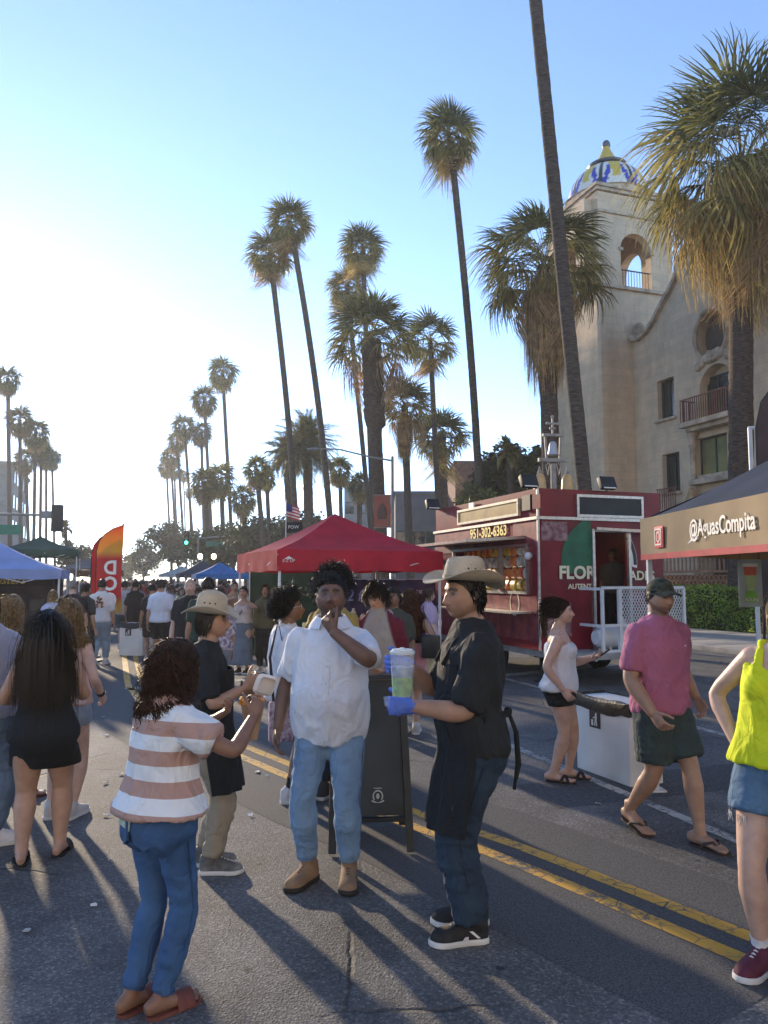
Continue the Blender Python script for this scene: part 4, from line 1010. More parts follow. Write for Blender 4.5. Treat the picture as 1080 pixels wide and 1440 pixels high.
m = MB(); m.box((XF - .35, (bal[0] + bal[1]) / 2, bz - .16), (.9, bal[1] - bal[0] + .9, .22)); m.box((XF - .25, (bal[0] + bal[1]) / 2, bz - .36), (.62, bal[1] - bal[0] + .6, .18)); bo = m.build('balcony', stone_trim, fac, bevel=.03)
bb = MB(); bb.bar((0, 0, 0), (0, 0, .95), .03); bbm = bb.mesh('baluster', iron, False)
y0, y1 = bal[0] - .35, bal[1] + .35
for i in range(22): link('baluster', bbm, bo, (XF - .74, y0 + (y1 - y0) * i / 21, bz - .05))
for i in range(1, 5):
    for yy in (y0, y1): link('baluster', bbm, bo, (XF - .74 + i * .16, yy, bz - .05))
m = MB(); m.bar((XF - .74, y0, bz + .92), (XF - .74, y1, bz + .92), .05); [m.bar((XF - .74, yy, bz + .92), (XF, yy, bz + .92), .05) for yy in (y0, y1)]; m.build('handrail', iron, bo)
for yy in (bal[0] - .25, bal[1] + .25):
    m = MB(); zl = bz - .45
    m.lathe([(.19, 0), (.19, .25), (.14, .3), (.13, zl * .5), (.12, zl - .7), (.17, zl - .55), (.13, zl - .5), (.15, zl - .3), (.22, zl - .1), (.23, zl)], 18, (XF - .25, yy, 0)); m.build('column', stone_trim, fac)
m = MB(); m.box((XF - .2, (bal[0] + bal[1]) / 2, w3[2] - .3), (.5, bal[1] - bal[0] + .7, .24)); m.build('lintel', stone_trim, fac, bevel=.03)
m = MB()
for i in range(9):
    t = i / 8; yy = bal[0] + (bal[1] - bal[0]) * t; m.ell((XF - .06, yy, bal[3] + .25 + .35 * math.sin(math.pi * t)), (.12, .2, .18 + .06 * (i % 2)))
m.build('carved_moulding', stone_trim, fac)
m = MB(); m.prism([(-.1, 0), (.35, .0), (.42, .9), (.12, 1.5), (-.22, .9)], (XF - .5, ar[1] + .0, ar[3] - 1.3), (0, -1, 0), (0, 0, 1), .25); m.build('bracket', mat('stone_ochre', (.42, .27, .14), .9, .2, 4), fac, bevel=.04)
m = MB(); m.bar((XF - .3, w2[1] + .1, w2[2] + .15), (XF - .3, w2[0] - .1, w2[2] + .15), .04); rl = m.build('window_rail', iron, fac)
for i in range(9): link('baluster', bbm, rl, (XF - .3, w2[0] + (w2[1] - w2[0]) * i / 8, w2[2] - .78))
# body of the hall behind the facade
m = MB(); m.box((XF + .6 + 8, (YF - .3) / 2, 6.5), (16, -YF - .4, 13)); m.build('hall_body', stucco, hall, smooth=False)
# small slit windows of the tower's street side
for z in (4.0, 8.5, 12):
    m = MB(); m.box((-.01, TW * .5, z), (.06, .5, 1.1)); m.build('slit_window', dark_glass, tower)

# ------------------------------------------------------------------ other buildings
def block(name, label, px0, px1, pytop, Y, depth, m, along=True, wins=None, mw=None, pybot=None, win=(.9, 1.3)):
    """box building whose street-side or facing wall spans px0..px1 at depth Y"""
    a = W(px0, pytop, Y); b = W(px1, pytop, Y); w = (b - a).length; o = empty(name, (a.x, Y, 0), 0, label, 'building'); h = a.z
    mb = MB(); mb.box((w / 2, depth / 2, h / 2), (w, depth, h)); wl = mb.build('wall', m, o, smooth=False)
    mb = MB(); mb.box((w / 2, depth / 2, h + .08), (w + .3, depth + .3, .3)); mb.build('parapet', mw or m, o, smooth=False)
    if wins:
        nx, nz = wins
        for i in range(nx):
            for k in range(nz):
                x = w * (i + .5) / nx; z = h * (k + .55) / nz
                q = MB(); q.box((x, -.01, z), (win[0] + .2, .10, win[1] + .2)); f = q.build('window', mw or frame_green, o, smooth=False)
                q = MB(); q.box((x, -.05, z), (win[0], .04, win[1])); q.build('pane', dark_glass, f)
    return o
block('grey_building', 'flat roofed plain grey building behind the palm trunks', 556, 640, 694, 75, 20, mat('grey_wall', (.17, .175, .18), .9, .08, 1), wins=(4, 1), win=(1.2, 1.5))
block('pale_house', 'small pale building behind the thin palms beside the banner', 484, 532, 680, 95, 15, mat('pale_wall', (.33, .30, .26), .9, .1, 1), wins=(3, 2))
block('brick_building', 'dark red brick building end behind the tall palm trunk', 640, 684, 652, 66, 14, mat('brick_far', (.17, .075, .05), .9, .25, 3), wins=(1, 2))
shade_m = mat('brown_plaster', (.22, .17, .13), .9, .1, 1)
def street_block(name, label, s0, s1, t0, t1, h, m, side, floors=4, bay=3.6, win=(1.5, 1.9)):
    o = empty(name, S(s0, 0), YAW_ST, label, 'building'); L = s1 - s0; w = abs(t1 - t0); c = (t0 + t1) / 2
    mb = MB(); mb.box((c, L / 2, h / 2), (w, L, h)); mb.build('wall', m, o, smooth=False)
    mb = MB(); mb.box((c, L / 2, h + .1), (w + .5, L + .5, .5)); mb.build('parapet', mat('cornice_grey', (.3, .28, .25), .9), o, smooth=False)
    x = t1 if side > 0 else t0; n = int(L / bay)
    wm = MB(); wm.box((0, 0, 0), (.14, win[0] + .24, win[1] + .24)); wf = wm.mesh('window', frame_green, False); pm = MB(); pm.box((side * .05, 0, 0), (.08, win[0], win[1])); pf = pm.mesh('pane', dark_glass, False)
    for i in range(n):
        for k in range(floors):
            f = link('window', wf, o, (x, L * (i + .5) / n, h * (k + .55) / floors)); link('pane', pf, f)
    return o
street_block('shade_building', 'tall brown plastered building, unseen, added past the street crossing to cast shade', 54, 77, -40, -15.2, 19.5, shade_m, 1, 5)  # unseen block, put in to throw shade over the foreground
def back_block(name, label, s0, s1, t0, t1, h, m, floors, cols):
    o = empty(name, S(s1, t0), YAW_ST, label, 'building'); w = t1 - t0; L = s1 - s0
    mb = MB(); mb.box((w / 2, -L / 2, h / 2), (w, L, h)); mb.build('wall', m, o, smooth=False); mb = MB(); mb.box((w / 2, -L / 2, h + .15), (w + .6, L + .6, .6)); mb.build('parapet', m, o, smooth=False)
    wm = MB(); wm.box((0, 0, 0), (1.7, .14, 2.1)); wf = wm.mesh('window', frame_green, False); pm = MB(); pm.box((0, .05, 0), (1.45, .08, 1.85)); pf = pm.mesh('pane', dark_glass, False)
    for i in range(cols):
        for k in range(floors): f = link('window', wf, o, (w * (i + .5) / cols, 0, h * (k + .55) / floors)); link('pane', pf, f)
back_block('fill_building', 'broad cream plastered building, unseen, added to bounce sunlight up the street onto the crowd', -52, -24, -34, 40, 20, mat('cream_plaster', (.74, .66, .54), .9, .06, 1), 4, 13)  # out of view; added as a sunlit reflector for warm fill
street_block('corner_building', 'grey multi storey building beyond the palm row by the blue canopy', 126, 148, -44, -15.2, 19, mat('beige_wall', (.26, .25, .23), .9, .1, 1), 1, 5)
street_block('shop_building', 'low pale shop row far down the street beyond the grey building', 152, 240, -34, -15.4, 5.0, mat('shop_wall_pale', (.33, .30, .26), .9, .15, 1), 1, 1, 5)
# ------------------------------------------------------------------ palms
g_green = mat('palm_green', (.145, .148, .048), .5, .3, 3, trans=.5, objrand=.25, spec=.3)
g_olive = mat('palm_olive', (.31, .265, .085), .5, .3, 3, trans=.5, objrand=.25, spec=.3)
g_dry = mat('palm_dry', (.42, .27, .14), .8, .3, 4, trans=.42, objrand=.2)
g_gold = mat('palm_gold', (.58, .41, .14), .7, .3, 4, trans=.48, objrand=.2)
bark = mat('palm_bark', (.085, .068, .055), .95, .3, 5, bump=.9, bscale=12, stretch=(1, 1, 7))
bark_red = mat('palm_bark_dark', (.075, .052, .040), .95, .35, 6, bump=.9, bscale=10, stretch=(1, 1, 4))
def fan_leaf(mb, M, pet, Rb, nseg, droop, rng, mi=0, stem=1, spread=112, ragged=.15, stations=(.0, .3, .6, .85, 1.0)):
    """one fan frond: petiole along +Y of M, pleated blade of separate segments"""
    def T(p): return M @ V3(p)
    ph = [(0, pet * t, .12 * pet * math.sin(t * 1.6) - droop * .25 * pet * t * t) for t in (0, .35, .7, 1)]
    mb.tube([T(p) for p in ph], [.022 * (1 + Rb * .3), .018, .014, .010], 4, 'flat', 'flat', mi=stem)
    hx, hy, hz = ph[-1]
    for i in range(nseg):
        a = R(-spread + 2 * spread * (i + .5) / nseg + rng.uniform(-3, 3)); L = Rb * (1 - .22 * abs(math.sin(a / 2)) ** 2) * rng.uniform(1 - ragged * 1.6, 1.05); dx, dy = math.sin(a), math.cos(a)
        da = R(spread * 2 / nseg) * .52; rows = []; dr = droop * rng.uniform(.6, 1.4)
        tw = rng.uniform(-.25, .25)
        for t in stations:
            r = L * t; w = math.tan(da) * min(r, Rb * .42) * (1 if t < .4 else max(.05, (1 - t) / .6) ** .8) * .92 + .003
            z = hz + .10 * r * (1 - abs(a) / 3) - dr * Rb * (t ** 2.4) * .75 - .12 * r * (abs(a) / 2) ** 2
            rr = r * (1 - .28 * dr * t * t)
            px, py = -dy, dx; z2 = w * (.5 if i % 2 else -.5) + tw * w
            rows.append([T((hx + dx * rr - px * w, hy + dy * rr - py * w, z - z2)), T((hx + dx * rr + px * w, hy + dy * rr + py * w, z + z2))])
        mb.grid(rows, mi)
def frond_mesh(name, seed, pet, Rb, nseg, droop, m, ms=None, spread=112, ragged=.15):
    rng = random.Random(seed); mb = MB(); fan_leaf(mb, Matrix.Identity(4), pet, Rb, nseg, droop, rng, 0, 1, spread, ragged)
    return mb.mesh(name, [m, ms or g_olive], smooth=False)
def trunk_mesh(name, base, top, r0, r1, m, rough=.03, ringf=2.6, n=14, bow=0.0, boots=None, flare=1.35):
    base = V3(base); top = V3(top); L = (top - base).length; k = max(24, int(L * 5)); rs = []; rng = random.Random(int(L * 991)); side = V3((1, .3, 0))
    for i in range(k + 1):
        t = i / k; c = base.lerp(top, t) + side * (bow * math.sin(t * math.pi) ) ; r = r0 + (r1 - r0) * t
        r *= 1 + (flare - 1) * math.exp(-t * L / .7)
        if boots and t > boots[0]: r *= 1 + boots[1] * min(1, (t - boots[0]) / .03)
        ro = rough * (3 if boots and t > boots[0] else 1)
        rs.append([c + V3((math.cos(2 * math.pi * j / n), math.sin(2 * math.pi * j / n), 0)) * (r * (1 + ro * (.6 if i % 2 else -.4) + rng.uniform(-ro, ro))) for j in range(n)])
    mb = MB(); mb.rings(rs, False, True); return mb.mesh(name, m)
def orient(az, el, roll=0):
    return Matrix.Rotation(az, 4, 'Z') @ Matrix.Rotation(el, 4, 'X') @ Matrix.Rotation(roll, 4, 'Y')
def skirt_mesh(name, r_top, r_bot, Ls, n, seed, mats, trunk_r):
    rng = random.Random(seed); mb = MB()
    for i in range(n):
        a = rng.uniform(0, 6.283); t = rng.random(); z = -Ls * t * .55; r = trunk_r * .9 + (r_top - trunk_r * .9) * rng.random() * (1 - t * .5); L = Ls * rng.uniform(.35, .62); out = rng.uniform(-.02, .22) * L
        c, s = math.cos(a), math.sin(a); w = rng.uniform(.012, .03); rows = []; sw = rng.uniform(-.1, .1)
        for q in (0, .4, .75, 1):
            rad = r + out * q * (1 - q * .6); ww = w * (1 - .8 * q); p = V3((c * rad - s * sw * q * L, s * rad + c * sw * q * L, z - L * q)); u = V3((-s, c, 0)) * ww; rows.append([p - u, p + u])
        mb.grid(rows, 0 if rng.random() < .72 else 1)
    return mb.mesh(name, mats, smooth=False)
GP = 'fan palms along the street'
def palm(label, base, crown, Rb, pet, nf, r0, r1, kind='robusta', seed=1, individual=True, skirt=None, els=None, variants=None, bow=0, boots=None, droop=.6, barkm=None, nseg=30, hang=0):
    """base and crown: world points; crown is the growing point"""
    rng = random.Random(seed); root = empty('palm_tree', base, 0, label, 'palm tree', GP); top = V3(crown) - V3(base); top_in = top
    link('trunk', trunk_mesh('trunk', (0, 0, 0), top_in, r0, r1, barkm or bark, bow=bow, boots=boots), root)
    vs_ = variants
    if individual:
        mg = [frond_mesh('frond', seed * 10 + k, pet * q, Rb * rng.uniform(.9, 1.08), nseg, droop * d, m) for k, (q, d, m) in enumerate(((1, .7, g_green), (1.1, 1.0, g_green), (1, 1.2, g_olive), (.9, 1.0, g_olive)))]
        mh = [frond_mesh('dead_frond', seed * 10 + 8 + k, pet * .8, Rb * 1.0, nseg, .35, m, g_dry, 48, .35) for k, m in enumerate((g_gold, g_dry, g_gold))]
        md = [frond_mesh('dead_frond', seed * 10 + 5 + k, pet * .9, Rb * .95, nseg, 1.9, m, g_dry, 100, .3) for k, m in enumerate((g_dry, g_gold))]
        for i in range(nf):
            t = (i + .5) / nf; el = R((els or (82, -62))[0] + ((els or (82, -62))[1] - (els or (82, -62))[0]) * t ** .85 + rng.uniform(-7, 7)); az = i * 2.39996 + rng.uniform(-.2, .2)
            dead = t > .86 and not skirt
            o = link('dead_frond' if dead or (skirt and t > .90) else 'frond', rng.choice(md if dead or (skirt and t > .90) else (mg[:2] if t < .35 else mg[1:3] if t < .6 else (mg[2:] + ([md[1]] if hang > 40 and rng.random() < .6 else [])))), root); sc = rng.uniform(.88, 1.1)
            o.matrix_local = Matrix.Translation(top_in + V3((0, 0, -.5 * t * Rb * .6))) @ orient(az, el, rng.uniform(-.5, .5)) @ Matrix.Scale(sc, 4)
        for i in range(hang):   # dead fronds hanging round the trunk
            o = link('dead_frond', rng.choice(mh), root); az = i * 2.39996 + rng.uniform(-.3, .3); t = rng.random()
            o.matrix_local = Matrix.Translation(top_in + V3((0, 0, -.3 - 1.3 * t))) @ orient(az, R(-66 - 20 * rng.random()), rng.uniform(-.5, .5)) @ Matrix.Scale(rng.uniform(.5, .75), 4)
    else:
        mb = MB()
        for i in range(nf):
            t = (i + .5) / nf; el = R(82 - 150 * t ** .85 + rng.uniform(-9, 9)); az = i * 2.39996 + rng.uniform(-.25, .25)
            M = Matrix.Translation((0, 0, -.45 * t * Rb * .7)) @ orient(az, el, rng.uniform(-.5, .5)) @ Matrix.Scale(rng.uniform(.85, 1.1), 4)
            fan_leaf(mb, M, pet, Rb, nseg, droop * (1 + t), rng, 0 if t < .6 else (1 if t < .84 else 2), 1, 115, .2, (.0, .45, 1.0))
        link('crown', mb.mesh('crown', [g_green, g_olive, g_dry], smooth=False), root, top_in)
    if skirt:
        sk = link('dead_skirt', skirt_mesh('dead_skirt', skirt[1], skirt[2], skirt[0], int(skirt[3]), seed, [g_dry, g_gold] if len(skirt) < 5 else [g_gold, g_dry], r1), root, top_in + V3((0, 0, -.25))); sk['kind'] = 'stuff'
    return root
def palm_px(label, cpx, bpx, wpx, Y, r, **kw):
    """crown px, base px (extended to the ground), crown width px -> real palm at depth Y"""
    c = W(cpx[0], cpx[1], Y); b = W(bpx[0], bpx[1], Y); d = b - c; t = -c.z / d.z; base = c + d * t; base.z = 0
    span = wpx * Y / FPX / 2 * (1.22 if wpx < 95 else 1.05); pet = kw.pop('petf', .42) * span; Rb = span - pet * .75
    return palm(label, base, c, Rb, pet, kw.pop('nf', 40), r * 1.15, r, **kw)
palm_px('huge fan palm with golden hanging thatch in front of the mission hall', (1042, 228), (1042, 640), 312, 25.6, .36, nf=50, seed=3, skirt=(5.2, 1.3, .6, 1700, 1), els=(84, -38), droop=.95, barkm=bark_red, nseg=46, petf=.55, hang=46)
palm_px('stout fan palm with a brown thatch skirt beside the bell tower', (766, 375), (776, 690), 196, 28, .31, nf=46, seed=5, skirt=(4.4, 1.0, .5, 1500), els=(82, -35), droop=.8, barkm=bark_red, petf=.62, nseg=40, hang=26)
palm_px('tall palm with a long bare trunk leaning beside the food truck', (736, -170), (822, 690), 130, 19, .165, nf=30, seed=8, bow=0)
palm_px('very tall slim fan palm rising alone above the food truck', (632, 190), (669, 700), 92, 33, .15, nf=44, seed=9, bow=.25)
palm_px('tall slim fan palm, taller of the close pair behind the red canopy', (408, 312), (455, 700), 68, 45, .17, nf=42, seed=11, bow=.35)
palm_px('tall slim fan palm, shorter of the close pair behind the red canopy', (379, 356), (409, 700), 68, 47, .17, nf=42, seed=12, bow=.25)
palm_px('tall slim fan palm with round crown behind the stout boot-clad palm', (510, 348), (524, 720), 66, 50, .16, nf=44, seed=13)
palm_px('fan palm with a ragged crown half hidden behind the stout boot-clad palm', (488, 402), (519, 720), 60, 54, .16, nf=38, seed=14)
palm_px('stout fan palm with dark leaf-boot collar under a wide crown', (522, 478), (533, 700), 146, 40, .30, nf=40, seed=15, els=(82, -25), boots=(.66, .8), droop=.6, barkm=bark_red, petf=.55, nseg=34)
palm_px('medium fan palm with open crown between the stout palm and the lone tall one', (605, 478), (615, 690), 80, 46, .15, nf=32, seed=16, els=(82, -55), petf=.5)
palm_px('short fan palm with a pale brown thatch skirt near the banner pole', (569, 572), (575, 750), 78, 44, .2, nf=34, seed=17, skirt=(3.0, .55, .4, 700), els=(82, -15), petf=.5)
palm_px('short dark fan palm with rough trunk behind the slim trunk', (620, 612), (622, 700), 84, 50, .32, nf=36, seed=18, els=(80, -45), boots=(.1, .1), barkm=bark_red)
# background palms: the crown is one part
far = [
 ('tallest slim fan palm of the row behind the green signal', (313, 522), (326, 760), 46, 88, .20), ('second tallest slim fan palm of the row behind the green signal', (287, 561), (298, 760), 42, 98, .20),
 ('slim fan palm third from the tallest in the row behind the green signal', (259, 598), (271, 760), 36, 112, .2), ('fan palm with short trunk between the tall row and the clump', (283, 607), (287, 760), 34, 108, .2),
 ('slim fan palm fourth from the tallest in the row behind the green signal', (249, 618), (258, 760), 32, 124, .2), ('slim fan palm fifth from the tallest in the row behind the green signal', (240, 640), (247, 760), 30, 138, .2), ('slim fan palm sixth from the tallest in the row behind the green signal', (234, 655), (239, 760), 28, 152, .2), ('slim fan palm seventh from the tallest in the row behind the green signal', (245, 658), (249, 760), 26, 160, .2),
 ('small low fan palm under the row behind the green signal', (258, 668), (261, 760), 16, 200, .2), ('smallest low fan palm under the row behind the green signal', (266, 692), (268, 760), 14, 220, .2),
 ('bushy fan palm in the clump behind the far signal', (288, 678), (292, 760), 48, 80, .25), ('bushy fan palm at the canopy end of the clump behind the far signal', (311, 672), (314, 760), 46, 84, .25), ('drooping fan palm beside the clump behind the far signal', (342, 700), (345, 770), 42, 75, .25), ('fan palm with forked look beside the hidden date palm', (361, 660), (368, 740), 44, 64, .2), ('slim short fan palm beside the date palm', (375, 672), (378, 740), 30, 68, .18),
 ('thin fan palm between the date palm and the pale house', (478, 660), (480, 740), 40, 62, .16), ('low fan palm by the pale house', (506, 682), (505, 760), 40, 66, .22),
 ('tallest fan palm of the row behind the blue canopy', (11, 532), (14, 760), 40, 90, .22), ('fan palm second along the row behind the blue canopy', (28, 590), (29, 760), 42, 100, .22), ('fan palm third along the row behind the blue canopy', (50, 607), (47, 790), 42, 108, .22), ('fan palm fourth along the row behind the blue canopy', (58, 632), (56, 790), 34, 122, .22), ('fan palm fifth along the row behind the blue canopy', (65, 642), (65, 790), 30, 136, .22), ('fan palm at the far end of the row behind the blue canopy', (73, 644), (77, 790), 28, 150, .22), ('shaggy fan palm with thatch along its trunk in the row behind the blue canopy', (36, 645), (41, 790), 36, 112, .22)]
for i, (lb, c, b, w, Y, r) in enumerate(far):
    palm_px(lb, c, b, w * 1.05, Y, r, nf=38, seed=40 + i, individual=False, nseg=16, droop=.55, skirt=(3.5, .5, .3, 160) if 'shaggy' in lb or 'drooping' in lb else None)
# feather palms
def feather_mesh(seed, L, m, nl=46, droop=.8, lw=.035, ll=.42):
    rng = random.Random(seed); mb = MB(); pts = []
    for i in range(13):
        t = i / 12; pts.append(V3((0, L * (t - .12 * droop * t * t), L * (.18 * math.sin(t * 2) - droop * .55 * t ** 2.4))))
    mb.tube(pts, [.035 - .03 * i / 12 for i in range(13)], 4, 'flat', 'flat', mi=1)
    for i in range(nl):
        t = .12 + .88 * (i + .5) / nl; k = t * 12; j = min(11, int(k)); p = pts[j].lerp(pts[j + 1], k - j); d = (pts[j + 1] - pts[j]).normalized(); le = ll * L / 3 * math.sin(min(1, .25 + t * .9) * math.pi * .85) * 1.9 + .1
        for sg in (-1, 1):
            s_ = V3((sg, 0, 0)); o = (s_ * .75 + d * .75 + V3((0, 0, .25 - .6 * rng.random()))).normalized(); q = p + o * le + V3((0, 0, -.12 * le)); u = d * lw
            mb.grid([[p - u * .5, p + u * .5], [p.lerp(q, .5) - u, p.lerp(q, .5) + u], [q, q + u * .1]], 0)
    return mb.mesh('frond', [m, g_olive], smooth=False)
def date_palm(label, cpx, bpx, span, Y, r, nf=60, seed=1):
    c = W(cpx[0], cpx[1], Y); b = W(bpx[0], bpx[1], Y); d = b - c; base = c + d * (-c.z / d.z); base.z = 0; rng = random.Random(seed); root = empty('date_palm', base, 0, label, 'palm tree', 'feather palms'); top = c - base
    link('trunk', trunk_mesh('trunk', (0, 0, 0), top, r * 1.1, r, bark_red, rough=.06), root); L = span * Y / FPX / 2 * 1.05
    ms = [feather_mesh(seed * 7 + k, L, g_green if k < 2 else g_olive, droop=.5 + .3 * k) for k in range(3)]
    for i in range(nf):
        t = (i + .5) / nf; o = link('frond', rng.choice(ms), root); o.matrix_local = Matrix.Translation(top) @ orient(i * 2.39996, R(84 - 128 * t + rng.uniform(-5, 5)), rng.uniform(-.3, .3)) @ Matrix.Scale(rng.uniform(.85, 1.08), 4)
date_palm('dense dark date palm with arching feather fronds behind the red canopy', (432, 632), (434, 720), 108, 58, .35, 70, 4)
date_palm('dark date palm partly hidden beside the dense date palm', (404, 640), (408, 720), 74, 60, .35, 46, 5)
date_palm('small feather palm among the dark shrubs behind the food truck', (716, 640), (720, 690), 52, 40, .2, 22, 6)
date_palm('small ragged feather palm below the palm row by the blue canopy', (92, 742), (95, 800), 30, 95, .2, 18, 7)

# ------------------------------------------------------------------ broadleaf trees, shrubs, hedge
lf_dark = mat('leaf_dark', (.040, .062, .024), .6, .3, 2, trans=.25); lf_mid = mat('leaf_mid', (.075, .105, .035), .6, .3, 2, trans=.28); lf_yel = mat('leaf_yellow', (.14, .15, .035), .6, .3, 2, trans=.3)
wood = mat('tree_wood', (.07, .052, .04), .95, .2, 5, bump=.6, bscale=15)
def leaves(mb, c, r, n, size, rng, mis=(0, 1)):
    for i in range(n):
        d = V3((rng.gauss(0, 1), rng.gauss(0, 1), rng.gauss(0, 1))).normalized() * (rng.random() ** .45); p = V3(c) + V3((d.x * r[0], d.y * r[1], d.z * r[2]))
        a = V3((rng.gauss(0, 1), rng.gauss(0, 1), rng.gauss(0, .6))).normalized(); b = a.cross(V3((rng.gauss(0, 1), rng.gauss(0, 1), rng.gauss(0, 1)))).normalized(); s = size * rng.uniform(.6, 1.3)
        mb.add([p, p + a * s * .5 + b * s * .28, p + a * s, p + a * s * .5 - b * s * .28], [(0, 1, 2, 3)], mis[0] if rng.random() < .6 else mis[1])
def tree(name, label, base, h, crown_c, crown_r, nblob, leaf, nleaf, mats, seed, cat='tree', group=None, tr=.25):
    rng = random.Random(seed); root = empty(name, base, 0, label, cat, group); mb = MB(); cc = V3(crown_c)
    mb.tube([(0, 0, 0), (0.05, 0, cc.z * .5), cc * .85], [tr, tr * .7, tr * .45], 10); lm = MB()
    for i in range(nblob):
        d = V3((rng.gauss(0, 1), rng.gauss(0, 1), rng.gauss(0, 1))).normalized() * rng.uniform(.35, .85); c = cc + V3((d.x * crown_r[0], d.y * crown_r[1], d.z * crown_r[2])); k = rng.uniform(.22, .42)
        mb.tube([cc * .6, cc * .75 + (c - cc) * .4, c], [tr * .4, tr * .22, tr * .08], 6)
        leaves(lm, c, (crown_r[0] * k, crown_r[1] * k, crown_r[2] * k), nleaf // nblob, leaf, rng)
    mb.build('trunk', wood, root); lm.build('crown', mats, root, smooth=False); return root
def tree_px(name, label, px, pytop, pybot, wpx, Y, leaf, nleaf, mats, seed, nblob=26):
    t = W(px, pytop, Y); b = W(px, pybot, Y); w = wpx * Y / FPX / 2; h = (t.z - max(.5, b.z)) / 2
    return tree(name, label, (t.x, Y, 0), t.z, (0, 0, t.z - h), (w, w * .8, h), nblob, leaf, nleaf, mats, seed)
tree_px('round_tree', 'rounded hazy dark tree at the far end of the street', 243, 724, 800, 84, 120, .5, 6000, [lf_dark, lf_mid], 1, 34)
tree_px('leafy_tree', 'pale hazy tree at the far end of the street beside the rounded tree', 203, 756, 815, 52, 150, .6, 3000, [lf_mid, lf_yel], 2)
tree_px('leafy_tree', 'soft pale tree behind the pointed flag far down the street', 181, 775, 815, 36, 170, .6, 1800, [lf_mid, lf_yel], 22)
tree_px('leafy_tree', 'low bushy tree beyond the brown awning', 106, 757, 810, 56, 105, .5, 3000, [lf_mid, lf_dark], 3)
tree_px('leafy_tree', 'dark leafy tree behind the clump of palms at the far signal', 310, 735, 810, 120, 78, .45, 5000, [lf_dark, lf_mid], 4)
tree_px('leafy_tree', 'dark leafy tree behind the peak of the red canopy', 360, 725, 800, 110, 70, .4, 4500, [lf_dark, lf_mid], 5)
tree_px('leafy_tree', 'low dark tree under the date palm', 430, 715, 790, 110, 66, .4, 4000, [lf_dark, lf_mid], 6)
tree_px('shrub_tree', 'dark feathery tree behind the food truck roof', 712, 612, 720, 105, 42, .28, 6500, [lf_dark, lf_dark], 7, 30)
tree_px('shrub_tree', 'dark shrubby tree against the bell tower behind the food truck', 745, 622, 720, 60, 40, .26, 3500, [lf_dark, lf_mid], 27, 20)
tree_px('yellow_shrub', 'yellow green shrub just behind the food truck roof', 668, 682, 760, 76, 33, .2, 4500, [lf_yel, lf_mid], 8)
tree_px('yellow_shrub', 'olive green shrub behind the front of the food truck', 735, 690, 760, 90, 33, .2, 3500, [lf_mid, lf_yel], 28)
# hedge before the hall
hs0, ht0 = to_st(G(1000, 889)); hedge = empty('hedge', S(hs0, ht0), YAW_ST, 'clipped bright green hedge between the pavement and the mission hall', 'hedge')
rng = random.Random(5); mb = MB(); HL0, HL1, HWD, HH = -14.0, 7.5, 1.6, 1.42
for i in range(26000):
    y = rng.uniform(HL0, HL1); f = rng.random(); bulge = .16 * math.sin(y * 2.1) + .1 * math.sin(y * 5.3)
    if f < .62: p = V3((-.05 - bulge * .6 + rng.gauss(0, .05), y, rng.uniform(.05, HH)))
    else: p = V3((rng.uniform(0, HWD), y, HH + .04 * math.sin(y * 3) + rng.gauss(0, .04)))
    a = V3((rng.gauss(-.5, .6), rng.gauss(0, .6), rng.gauss(.5, .6))).normalized(); b = a.cross(V3((rng.gauss(0, 1), rng.gauss(0, 1), rng.gauss(0, 1)))).normalized(); s = rng.uniform(.05, .11)
    mb.add([p, p + a * s * .5 + b * s * .3, p + a * s, p + a * s * .5 - b * s * .3], [(0, 1, 2, 3)], 0 if rng.random() < .6 else 1)
o = mb.build('foliage', [mat('hedge_leaf', (.19, .33, .045), .45, .35, 1.2, trans=.3), mat('hedge_leaf_pale', (.33, .43, .08), .45, .3, 1.2, trans=.3)], hedge, smooth=False); o['kind'] = 'stuff'
mb = MB(); mb.box((HWD / 2 + .06, (HL0 + HL1) / 2, HH / 2 - .03), (HWD - .1, HL1 - HL0 - .1, HH - .06)); mb.build('dark_core', mat('hedge_inside', (.025, .04, .012), .95, .3, 9), hedge)  # one solid dark box fills the hedge behind the leaves
# terracotta screen wall behind the hedge
scr = empty('screen_wall', S(hs0, ht0 + 2.3), YAW_ST, 'pierced terracotta block wall with picket rail behind the hedge', 'wall')
tc_m = mat('terracotta', (.42, .21, .115), .85, .2, 3, bump=.2, bscale=40)
mb = MB(); mb.box((.06, -3, .55), (.2, 22, 1.1)); mb.build('wall_base', mat('wall_plaster', (.3, .23, .17), .9), scr)
ring = MB()
for k in range(6):
    a0, a1 = k * math.pi / 3, (k + 1) * math.pi / 3; ring.bar((0, .10 * math.cos(a0), .10 * math.sin(a0)), (0, .10 * math.cos(a1), .10 * math.sin(a1)), .045, .12, up=(1, 0, 0))
rme = ring.mesh('block', tc_m, False)
for r_ in range(4):
    for k in range(66): link('block', rme, scr, (0, -9 + k * .235 + (r_ % 2) * .117, 1.22 + r_ * .19))
mb = MB(); mb.box((0, -3, 2.02), (.26, 22, .09)); mb.build('wall_cap', tc_m, scr)
pk = MB(); pk.box((0, 0, .4), (.04, .07, .8)); pme = pk.mesh('picket', mat('picket', (.34, .2, .13), .8), False)
for k in range(70): link('picket', pme, scr, (.0, -9 + k * .22, 2.06))
mb = MB(); mb.box((.06, -3, 2.7), (.05, 22, .06)); mb.build('rail', mat('picket', (.34, .2, .13)), scr)
